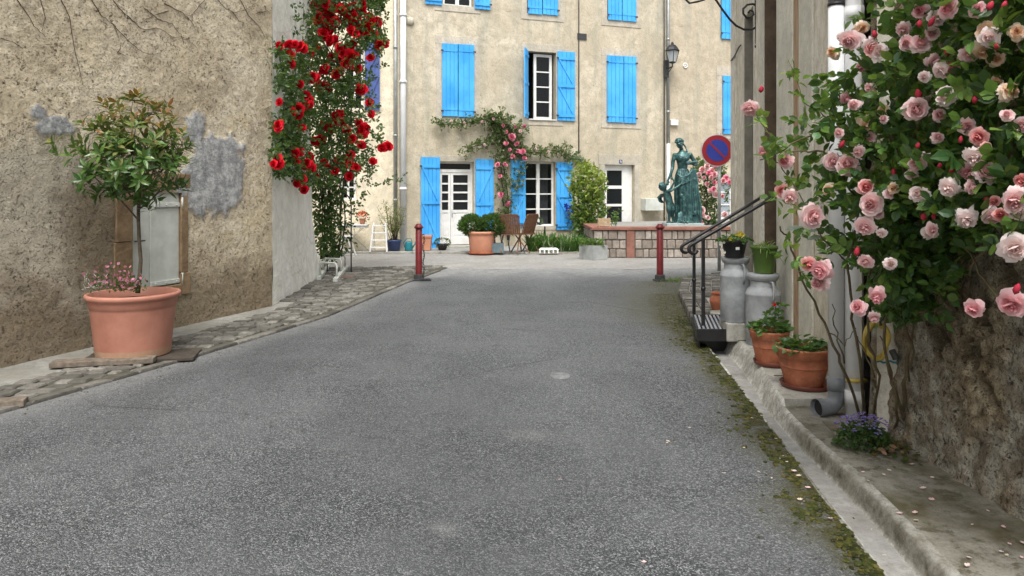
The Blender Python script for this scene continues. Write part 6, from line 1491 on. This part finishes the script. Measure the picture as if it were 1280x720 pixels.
# iron garden chair left of them
q = B(617, 17.9); t = thing('iron_garden_chair', tuple(q), 'curly black iron garden chair between the tub and wooden chairs', 'chair')
for s in (-1, 1):
    for b in (-1, 1): mb = MB(); mb.tube([q + Vector((s * .2 + .2, b * .18, 0)), q + Vector((s * .16 + .2, b * .16, .2)), q + Vector((s * .19 + .2, b * .18, .42))], .011, 6); mb.build('leg', BLK, t, smooth=True)
mb = MB(); c = q + Vector((.2, 0, .43)); mb.lathe([(.0, 0), (.21, 0), (.21, .015), (0, .015)], c, 20); mb.build('seat', BLK, t)
mb = MB()
for k in range(3): c = q + Vector((.06 + .13 * k, -.2, .60)); mb.tube([c + Vector((.075 * math.cos(a), 0, .10 * math.sin(a))) for a in [i * math.pi / 6 for i in range(13)]], .009, 5)
mb.tube([q + Vector((0, -.2, .43)), q + Vector((-.02, -.22, .62)), q + Vector((.06, -.22, .73)), q + Vector((.2, -.22, .75)), q + Vector((.36, -.22, .73)), q + Vector((.42, -.22, .62)), q + Vector((.40, -.2, .43))], .012, 6); mb.build('backrest', BLK, t, smooth=True)
q = B(622.5, 17.7); t = thing('carrier_crate', tuple(q), 'low blue grey crate behind the big terracotta tub', 'crate'); mb = MB()
mb.box(q.x - .14, q.x + .14, q.y - .1, q.y - .08, .05, .28); mb.box(q.x - .14, q.x + .14, q.y + .08, q.y + .1, .05, .28); mb.box(q.x - .14, q.x - .12, q.y - .079, q.y + .079, .05, .28); mb.box(q.x + .12, q.x + .14, q.y - .079, q.y + .079, .05, .28); mb.box(q.x - .119, q.x + .119, q.y - .079, q.y + .079, .05, .07); mb.build('box', G('blue_grey_plastic', (.14, .20, .22), (.09, .13, .15), 5, .5, .1, 50), t, bevel=.005)
mb = MB(); mb.tube([q + Vector((-.13, 0, .23)), q + Vector((-.04, 0, .42)), q + Vector((.04, 0, .42)), q + Vector((.13, 0, .23))], .01, 6); mb.build('handle', PVCG, t)
# upside-down white tray
q = B(686, 17.7); t = MB(); t.hexa([(q.x - .24, q.y - .12, .12), (q.x + .24, q.y - .12, .12), (q.x + .24, q.y + .12, .12), (q.x - .24, q.y + .12, .12), (q.x - .19, q.y - .10, .16), (q.x + .19, q.y - .10, .16), (q.x + .19, q.y + .10, .16), (q.x - .19, q.y + .10, .16)])
for k in range(5): xx = q.x - .23 + k * .105; t.box(xx, xx + .035, q.y - .12, q.y + .12, .04, .119)
o = t.build('plastic_tray', WHT, org=tuple(q), bevel=.006); tag(o, 'white plastic tray lying upside down in front of the iris leaves', 'tray')
# small white table among the leaves
q = B(681, 18.6); t = thing('side_table', tuple(q), 'small white table behind the iris leaves under the window', 'table'); mb = MB(); mb.lathe([(0, 0), (.20, 0), (.21, .01), (.20, .025), (0, .025)], q + Vector((0, 0, .60)), 24); mb.build('tabletop', WHT, t, smooth=False); mb = MB(); mb.tube([q, q + Vector((0, 0, .6))], .018, 8); mb.build('leg', BLK, t)
q = B(674, 18.6, .67); t = thing('potted_plant', tuple(q), 'little dark pot with grey green leaves on the small white table', 'flower pot'); mb = MB(); mb.lathe([(0, 0), (.05, 0), (.07, .07), (.06, .07)], q, 16); mb.build('pot', BLKP, t, smooth=True); mb = MB()
for k in range(60): v = rdir(.6); mb.leaf(q + Vector((0, 0, .09)) + v * .07, v, rdir(), .06, .025, .1, .1, jit((.09, .13, .07)))
mb.build('foliage', GRASS, t, col=True)
# iris / agapanthus bed
random.seed(110); t = thing('iris_bed', tuple(B(700, 18.3, 0)), 'bed of arching strap-like green leaves under the ground floor window', 'plants'); mb = MB()
for k in range(1150):
    px = U(661, 745); Y = U(18.0, 18.9); p = B(px, Y, .02); hh = (.85 if px < 690 else .8) * U(.55, 1.1); pale = random.random() < .12 and px > 672
    blade(mb, p, rdir(2.0), hh, .034, lambda: jit((.42, .46, .33) if pale else random.choice([(.05, .15, .03), (.08, .20, .04), (.035, .10, .025)])), .42, 5)
mb.build('foliage', GRASS, t, col=True)
# yellow-green shrub
random.seed(111); t = thing('wall_shrub', tuple(B(736, 19.0, 0)), 'bright yellow green shrub growing between the window and the white glazed door', 'shrub'); mb = MB(); n_ = 0
spoly = [(722, 206), (735, 202), (748, 212), (757, 222), (753, 245), (757, 262), (748, 285), (738, 296), (722, 296), (714, 280), (716, 250), (712, 228)]
while n_ < 2300:
    px = U(706, 762); py = U(195, 300)
    if not inside(spoly, px + U(-4, 4), py + U(-4, 4)): continue
    n2 = fbm(px * .12, py * .12, 4)
    if n2 < -.15 and random.random() < .75: continue
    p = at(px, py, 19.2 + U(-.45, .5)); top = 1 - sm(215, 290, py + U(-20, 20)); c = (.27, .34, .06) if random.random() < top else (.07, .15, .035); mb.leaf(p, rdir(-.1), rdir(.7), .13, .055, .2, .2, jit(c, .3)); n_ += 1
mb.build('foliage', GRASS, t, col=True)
for k in range(5): cane([B(734 + U(-4, 4), 19.2, 0), at(734 + U(-8, 8), 270, 19.2), at(734 + U(-14, 14), 225, 19.2)], .02, .007, BARK, t)
t = thing('clematis', tuple(B(708, 19.3, 0)), 'deep blue clematis flowers over the right shutter of the ground floor window', 'climbing plant'); mb = MB()
for px, py in ((706, 262), (710, 259), (708, 268), (711, 272), (713, 278), (704, 257), (712, 265)):
    c = fpt(px, py, .2)
    for j in range(5): a = j * 1.257; mb.leaf(c, UU * math.cos(a) + Vector((0, 0, math.sin(a))), NN, .085, .06, .1, .1, jit((.02, .035, .26)))
mb.build('flowers', PET, t, col=True); mb = MB(); mb.tube([fpt(716, 290, .15), fpt(713, 272, .16), fpt(706, 258, .16)], .006, 5)
for k in range(26): c = fpt(U(704, 718), U(256, 300), .17); mb.leaf(c, rdir(), NN + rdir(), .07, .04, .1, .1)
mb.build('stem', G('clematis_green', (.05, .10, .03), None, 8, .6, 0), t)
t = thing('hanging_plant', tuple(fpt(718, 200, .1)), 'sparse grey green creeper on the wall above the yellow green shrub', 'climbing plant'); mb = MB()
for k in range(46): c = fpt(random.gauss(718, 5), random.gauss(198, 5), U(.05, .2)); mb.leaf(c, rdir(-.2), NN + rdir(), .12, .08, .1, .1, jit((.14, .18, .11)))
mb.build('foliage', GRASS, t, col=True); cane([fpt(723, 240, .05), fpt(720, 210, .06), fpt(714, 192, .08)], .008, .004, BARK, t)
# stone planter at the corner of the terrace wall
q = Vector((1.86, 16.45, 0)); t = thing('stone_planter', tuple(q), 'square concrete planter with low green plants at the end of the terrace wall', 'planter'); mb = MB(); cpx = at(741, 325, 16.3)
c0 = Vector((cpx.x, 16.25, 0)); lft = B(724, 16.62, 0); rgt = B(759.5, 16.42, 0); bck = lft + rgt - c0
z1 = at(0, 307, 16.3).z
def ring(a, k): c = (c0 + lft + rgt + bck) / 4; return c + (a - c) * k
for qa, qb in ((c0, rgt), (rgt, bck), (bck, lft), (lft, c0)):
    o_ = Vector((0, 0, z1)); 
    a1_, b1_, a2_, b2_ = qa, qb, ring(qb, .82), ring(qa, .82); mb.hexa([a1_, b1_, a2_, b2_, a1_ + o_, b1_ + o_, a2_ + o_, b2_ + o_])
mb.build('box', G('grey_cast_concrete', (.36, .37, .36), (.26, .27, .26), 5, .85, .4, 40), t)
mb = MB(); so = Vector((0, 0, z1 - .05)); mb.add([tuple(ring(a, .85) + so) for a in (c0, rgt, bck, lft)], [(0, 1, 2, 3)]); mb.build('soil', SOIL, t)
mb = MB(); cc = (c0 + bck) / 2
for k in range(420): p = cc + Vector((U(-.30, .22), U(-.2, .2), z1 + U(-.02, .12))); mb.leaf(p, rdir(.3), rdir(.7), .07, .03, .2, .1, jit(random.choice([(.10, .19, .03), (.06, .13, .03)])))
mb.build('foliage', GRASS, t, col=True)
# small wooden crate on the terrace coping
q = at(755, 286, 17.1); q.z = .702; t = thing('wooden_crate', tuple(q), 'small slatted wooden crate standing on the left end of the red coping', 'crate')
for sy in (-.07, .07):
    mb = MB()
    for k in range(4): z = .702 + .02 + k * .045; mb.box(q.x - .13, q.x + .13, q.y + sy - .006, q.y + sy + .006, z, z + .033)
    mb.build('slat_side', WOODP, t)
for sx in (-1, 1):
    for sy in (-1, 1): mb = MB(); mb.box(q.x + sx * .125 - .012, q.x + sx * .125 + .012, q.y + sy * .09 - .008, q.y + sy * .09 + .008, .702, .90); mb.build('corner_post', WOODP, t)
# pot plants sticking up over the coping
t = thing('terrace_plant', tuple(B(765, 18.0, .66)), 'small leafy plant standing behind the wooden crate before the glazed door', 'plant'); mb = MB(); q = B(764, 18.0, .66)
for k in range(70): f = random.random(); p = q + Vector((.12 * f + U(-.05, .12) , U(-.1, .1), .05 + .35 * f)); mb.leaf(p, rdir(.3), rdir(.6), .085, .035, .2, .2, jit((.08, .17, .04)))
mb.build('foliage', GRASS, t, col=True); mb = MB(); mb.tube([q, q + Vector((.05, 0, .2)), q + Vector((.15, 0, .38))], .006, 5); mb.build('stem', CANE, t)
# pink rose right of the statue
random.seed(120); t = thing('standard_rose', tuple(B(884, 19.0, .66)), 'pink rose bush growing right behind the bronze statue', 'rose bush'); mb = MB(); n_ = 0
while n_ < 750:
    px = U(866, 925); py = U(198, 285)
    if abs(px - 884) > 13 + (9 if py < 230 else 0) and random.random() < .86: continue
    sprig(mb, at(px, py, 19.1 + U(-.35, .35)), rdir(), .08, 5, .062, .04, gr, .4); n_ += 1
mb.build('foliage', LEAF, t, col=True)
for px, py in ((884, 207), (878, 212), (874, 218), (890, 213), (893, 218), (880, 222), (889, 222), (872, 225), (884, 230), (892, 236), (895, 243), (888, 238), (908, 222), (912, 228), (904, 226), (893, 228), (878, 262), (879, 269), (885, 272), (873, 272), (875, 280), (903, 245), (906, 268), (896, 206), (886, 216), (899, 232)):
    put_bloom(random.choice(['rosy', 'pink', 'pale']), at(px, py, 18.65 + U(-.1, .1)), U(.12, .19), Vector((U(-.3, .3), -1, U(-.2, .3))), t)
for k in range(5): cane([B(884 + U(-3, 3), 19.1, .66), at(884 + U(-6, 6), 250, 19.1), at(884 + U(-14, 14), 208, 19.0)], .012, .005, BARK, t)
# ------------------------------------------------------------------ bronze statue: draped woman with winged child
SY = 18.15; SX = .2324 * SY; SZ = .735
def S(zx, zy, d=0): return Vector((SX + (zx - 230) / 261, SY + d, SZ + (615 - zy) / 261))
mb = MB(); random.seed(130)
def limb(pts, rs, n=14): mb.tube(pts, rs, n); mb.ball(pts[0], rs[0], n=12, m=8); mb.ball(pts[-1], rs[-1], n=12, m=8)
# torso: lofted elliptical sections (x centre, half width, half depth, twist)
def loft(secs, n=48, fold=None):
    vs = []; fs_ = []
    for i, (zy, zx, hw, hd, dd) in enumerate(secs):
        for j in range(n):
            a = 2 * math.pi * j / n; f = fold(i, a) if fold else 0
            vs.append(tuple(S(zx + (hw * 1 + f * 261) * math.cos(a), zy, dd + (hd + f) * math.sin(a))))
    for i in range(len(secs) - 1):
        for j in range(n): fs_.append((i * n + j, i * n + (j + 1) % n, (i + 1) * n + (j + 1) % n, (i + 1) * n + j))
    fs_.append(tuple(range(n - 1, -1, -1))); fs_.append(tuple(range((len(secs) - 1) * n, len(secs) * n))); mb.add(vs, fs_)
loft([(300, 222, 42, .14, 0), (285, 221, 36, .125, 0), (265, 221, 31, .11, 0), (245, 222, 33, .115, -.005), (225, 222, 38, .13, -.01), (205, 222, 43, .14, -.015), (190, 222, 46, .13, -.01), (175, 222, 47, .11, 0), (163, 220, 30, .08, 0), (150, 217, 15, .055, -.01)])
for zx in (203, 240): mb.ball(S(zx, 203, -.115), .062, 1, .9, 1, 14, 10)
mb.ball(S(172, 180), .062, n=12, m=8); mb.ball(S(272, 178), .062, n=12, m=8)
limb([S(216, 165, 0), S(211, 135, -.03)], [.055, .05]); 
# head tilted down to the left
hd_ = S(200, 108, -.06); m3 = Matrix.Rotation(R(-18), 3, 'Y') @ Matrix.Rotation(R(16), 3, 'X')
def hp(x, y, z): return hd_ + m3 @ Vector((x, y, z))
mb.ball(hd_, .095, .82, .98, 1.22, 18, 14); mb.ball(hp(0, -.035, -.06), .062, .9, .9, 1.0, 14, 10)
mb.ball(hp(0, -.098, -.012), .016, .8, 1, 1.9, 8, 6); mb.ball(hp(0, -.095, -.055), .016, 1.5, .7, .5, 8, 6); mb.ball(hp(0, -.09, -.088), .018, 1, .8, .8, 8, 6)
for s in (-1, 1): mb.ball(hp(s * .033, -.085, .012), .015, 1.2, .6, .7, 8, 6); mb.ball(hp(s * .032, -.085, .034), .018, 1.6, .6, .4, 8, 6); mb.ball(hp(s * .078, .005, -.005), .02, .5, .9, 1.5, 8, 6)
for k in range(70):   # wavy hair with chignon
    a = U(0, 6.28); b = U(.1, 1.25); v = Vector((math.cos(a) * math.sin(b), math.sin(a) * math.sin(b) * 1.05 + .15, math.cos(b))); 
    if v.y < -.55 and v.z < .55: continue
    mb.ball(hp(v.x * .088, v.y * .10, v.z * .115 + .015), U(.018, .032), n=8, m=6)
mb.ball(hp(.085, .06, .03), .055, n=12, m=8, jit=.06); mb.ball(hp(.06, .08, -.03), .04, n=10, m=8, jit=.06); mb.tube([hp(.085, .04, -.02), S(243, 130, 0), S(250, 160, -.05), S(252, 180, -.08)], [.026, .022, .018, .01], 8)
for k in range(9): a = -2.6 + k * .4; mb.ball(hp(.09 * math.sin(a * .9), -.07 * math.cos(a * .5) + .01, .085), .02, n=8, m=6)
# right arm down to the child's head
limb([S(172, 182, 0), S(160, 222, .0), S(157, 258, -.03)], [.056, .05, .042]); limb([S(157, 258, -.03), S(142, 300, -.08), S(126, 335, -.10)], [.042, .037, .026])
mb.ball(S(121, 345, -.10), .034, .8, .6, 1.2, 10, 8)
for k in range(4): limb([S(117 + k * 4, 350, -.115 + .006 * k), S(112 + k * 5, 364, -.13), S(110 + k * 5, 374 - abs(k - 1.5) * 2, -.12)], [.011, .010, .008], 8)
limb([S(127, 345, -.12), S(133, 356, -.14)], [.012, .009], 8)
# left arm bent, holding a roll of cloth at the breast
limb([S(274, 182, 0), S(294, 212, .0), S(305, 242, -.03)], [.056, .050, .043]); limb([S(305, 242, -.03), S(285, 240, -.12), S(262, 232, -.17)], [.043, .036, .026])
mb.ball(S(253, 229, -.18), .033, 1.1, .6, .8, 10, 8)
for k in range(4): limb([S(248, 222 + k * 4, -.19), S(238, 222 + k * 4, -.20), S(232, 226 + k * 4, -.18)], [.011, .010, .008], 8)
limb([S(252, 222, -.19), S(246, 214, -.19)], [.012, .009], 8)
mb.tube([S(240, 238, -.21), S(262, 230, -.22), S(290, 226, -.21), S(308, 228, -.18)], [.03, .042, .042, .034], 12)
# skirt with deep folds
def fold(i, a):
    k = i / 12; return (.024 * math.sin(a * 8 + 1.6 * math.sin(k * 4 + a * 2) + k * 1.6) + .012 * math.sin(a * 17 + k * 7) + .05 * fbm(math.cos(a) * 2.2, math.sin(a) * 2.2, k * 1.8)) * min(1, .25 + k * 1.1)
loft([(270, 222, 36, .12, 0), (285, 223, 42, .14, 0), (305, 226, 50, .17, 0), (335, 230, 58, .19, 0), (370, 235, 62, .20, -.01), (410, 240, 64, .21, -.01), (450, 245, 67, .22, -.01), (490, 249, 68, .23, 0), (530, 252, 70, .24, 0), (565, 252, 74, .25, 0), (590, 252, 79, .26, 0), (608, 252, 84, .27, 0), (616, 252, 84, .27, 0)], 90, fold)
mb.ball(S(212, 400, -.15), .10, .8, .8, 1.5, 14, 10); mb.ball(S(205, 440, -.17), .065, n=12, m=8)        # bent knee under the cloth
# hip sash, diagonal drape and hanging tail
def rope(pts, r, n=10): mb.tube(pts, r, n)
for k in range(5): rope([S(180 + k * 3, 300 + k * 9, -.13), S(205, 322 + k * 11, -.19 - .008 * k), S(240, 312 + k * 10, -.20), S(268, 285 + k * 11, -.17), S(290, 258 + k * 10, -.12)], [.014, .020, .022, .018, .012])
for k in range(5): rope([S(262 + k * 8, 270, -.16), S(262 + k * 10, 340, -.20), S(255 + k * 13, 420, -.23), S(262 + k * 14, 500, -.23), S(262 + k * 15, 560, -.24)], [.016, .022, .024, .026, .018])
for k in range(6): rope([S(285 + k * 3, 300, .02), S(305 + k * 2, 380, -.02), S(315 + k * 2, 460, -.05), S(318 + k * 3, 530, -.10), S(308 + k * 5, 600, -.12)], [.015, .026, .03, .032, .024])
for k in range(7): mb.ball(S(296 + U(-14, 26), 545 + U(-45, 45), -.20 + U(-.04, .04)), U(.04, .07), 1, .8, 1.2, 12, 8, .08)
for k in range(6): rope([S(186 + k * 9, 545 - k * 4, -.18), S(182 + k * 11, 575, -.22), S(178 + k * 12, 606, -.25)], [.012, .018, .016])
for zx in (212, 232): mb.ball(S(zx, 606, -.30), .05, .7, 1.5, .6, 12, 8)
# winged child
hc_ = S(88, 382, -.12); mb.ball(hc_, .098, 1, 1.02, 1.08, 16, 12)
for k in range(40): v = rdir(.35); mb.ball(hc_ + Vector((v.x * .08 - .01, v.y * .08, v.z * .085 + .012)), U(.02, .032), n=8, m=6)
mb.ball(S(108, 388, -.17), .022, .8, .8, .6, 8, 6); mb.ball(S(112, 379, -.15), .012, n=6, m=5); mb.ball(S(104, 375, -.19), .012, n=6, m=5)
limb([S(100, 405, -.11), S(112, 418, -.11)], [.045, .05]); limb([S(116, 425, -.11), S(126, 455, -.10), S(134, 490, -.10)], [.088, .096, .09])
limb([S(112, 412, -.17), S(135, 408, -.23), S(160, 392, -.25)], [.036, .032, .026]); limb([S(160, 392, -.25), S(180, 378, -.24), S(196, 366, -.22)], [.026, .024, .018]); mb.ball(S(201, 362, -.22), .025, n=8, m=6)
for k in range(4): limb([S(202, 360 + k * 3, -.23), S(210, 355 + k * 4, -.22)], [.008, .006], 6)
limb([S(124, 412, -.05), S(145, 392, -.06), S(165, 350, -.08)], [.034, .028, .022]); mb.ball(S(148, 330, -.06), .03, n=8, m=6); rope([S(165, 350, -.08), S(150, 322, -.06), S(152, 300, -.03)], [.022, .02, .012])
limb([S(128, 492, -.13), S(126, 530, -.16), S(132, 555, -.13)], [.072, .064, .05]); limb([S(132, 555, -.13), S(130, 582, -.12), S(128, 600, -.12)], [.042, .036, .028]); mb.ball(S(122, 606, -.15), .035, 1.1, 1.5, .6, 10, 6)
limb([S(145, 492, -.07), S(155, 530, -.10), S(152, 560, -.06)], [.072, .064, .05]); limb([S(152, 560, -.06), S(158, 585, -.05), S(160, 602, -.05)], [.042, .036, .028]); mb.ball(S(156, 606, -.09), .035, 1.1, 1.5, .6, 10, 6)
for w_, (dx, dy) in enumerate(((0, 0), (14, .05))):   # wing of overlapping feathers
    for k in range(6): rope([S(108 + dx, 428, -.02 + dy), S(84 + dx - k * 4, 432 + k * 4, .02 + dy), S(72 + dx - k * 1 + k * k * .6, 452 + k * 5, .05 + dy), S(76 + dx + k * 4, 476 + k * 2, .06 + dy)], [.022, .026, .028, .014])
# rocky base
for k in range(46): mb.ball(S(U(118, 325), U(606, 622), U(-.24, .2)), U(.035, .06), 1.3, 1.2, .6, 10, 6, .1)
mb.tube([S(222, 612, 0), S(222, 626, 0)], [.02, .02], 6)
bs = MB(); bs.box(SX - .48, SX + .42, SY - .34, SY + .30, .662, .745)
raw = mb.build('raw', BRONZE); rm_ = raw.modifiers.new('r', 'REMESH'); rm_.mode = 'VOXEL'; rm_.voxel_size = .0105
sm_ = raw.modifiers.new('s', 'SMOOTH'); sm_.iterations = 2; sm_.factor = .5
dg = bpy.context.evaluated_depsgraph_get(); dg.update(); me = bpy.data.meshes.new_from_object(raw.evaluated_get(dg)); bpy.data.objects.remove(raw)
st = thing('bronze_statue', (SX, SY, .70), 'green bronze statue of a draped woman with a winged child on the terrace', 'statue')
me.materials.clear(); me.materials.append(BRONZE); me.transform(Matrix.Translation((-SX, -SY, -.70))); me.polygons.foreach_set('use_smooth', [True] * len(me.polygons))
o = bpy.data.objects.new('figures', me); C.objects.link(o); o.parent = st; o['_o'] = st['_o']
bs.build('base', G('pale_statue_base', (.42, .45, .43), (.32, .36, .35), 5, .8, .3, 40), st, bevel=.01)
# ------------------------------------------------------------------ camera, light, world, render settings
sc = bpy.context.scene
cd = bpy.data.cameras.new('camera'); cam = bpy.data.objects.new('camera', cd); C.objects.link(cam); sc.camera = cam
cam.location = (0, 0, CZ); cam.rotation_euler = (R(90), 0, 0)
cd.sensor_width = 36; cd.lens = 36 * F / 1280; cd.shift_y = -120 / 1280; cd.clip_start = .05; cd.clip_end = 600
w = bpy.data.worlds.new('World'); sc.world = w; w.use_nodes = True; nt = w.node_tree; nt.nodes.clear()
SE, SA = R(60), R(181)     # sun elevation; azimuth measured from +Y clockwise
sky = nt.nodes.new('ShaderNodeTexSky'); sky.sky_type = 'NISHITA'; sky.sun_disc = False; sky.sun_elevation = SE; sky.sun_rotation = SA
sky.air_density = 1.0; sky.dust_density = 5.0; sky.ozone_density = 1.0
hs = nt.nodes.new('ShaderNodeHueSaturation'); hs.inputs['Saturation'].default_value = .13
bg = nt.nodes.new('ShaderNodeBackground'); bg.inputs[1].default_value = .15; wo = nt.nodes.new('ShaderNodeOutputWorld')
nt.links.new(sky.outputs[0], hs.inputs['Color']); nt.links.new(hs.outputs[0], bg.inputs[0]); nt.links.new(bg.outputs[0], wo.inputs[0])
ld = bpy.data.lights.new('sun', 'SUN'); ld.energy = 1.25; ld.angle = R(20); ld.color = (1, .97, .92)
sun = bpy.data.objects.new('sun', ld); C.objects.link(sun); sun.location = (0, 0, 30)
dv_ = Vector((math.sin(SA) * math.cos(SE), math.cos(SA) * math.cos(SE), math.sin(SE)))
sun.rotation_euler = dv_.to_track_quat('Z', 'Y').to_euler()
sc.view_settings.view_transform = 'Standard'; sc.view_settings.look = 'None'; sc.view_settings.gamma = 1; sc.view_settings.use_curve_mapping = False
sc.view_settings.exposure = .86
sc.render.engine = 'CYCLES'; sc.cycles.max_bounces = 6; sc.cycles.transparent_max_bounces = 8
for o in list(bpy.data.objects):
    if '_o' in o: del o['_o']
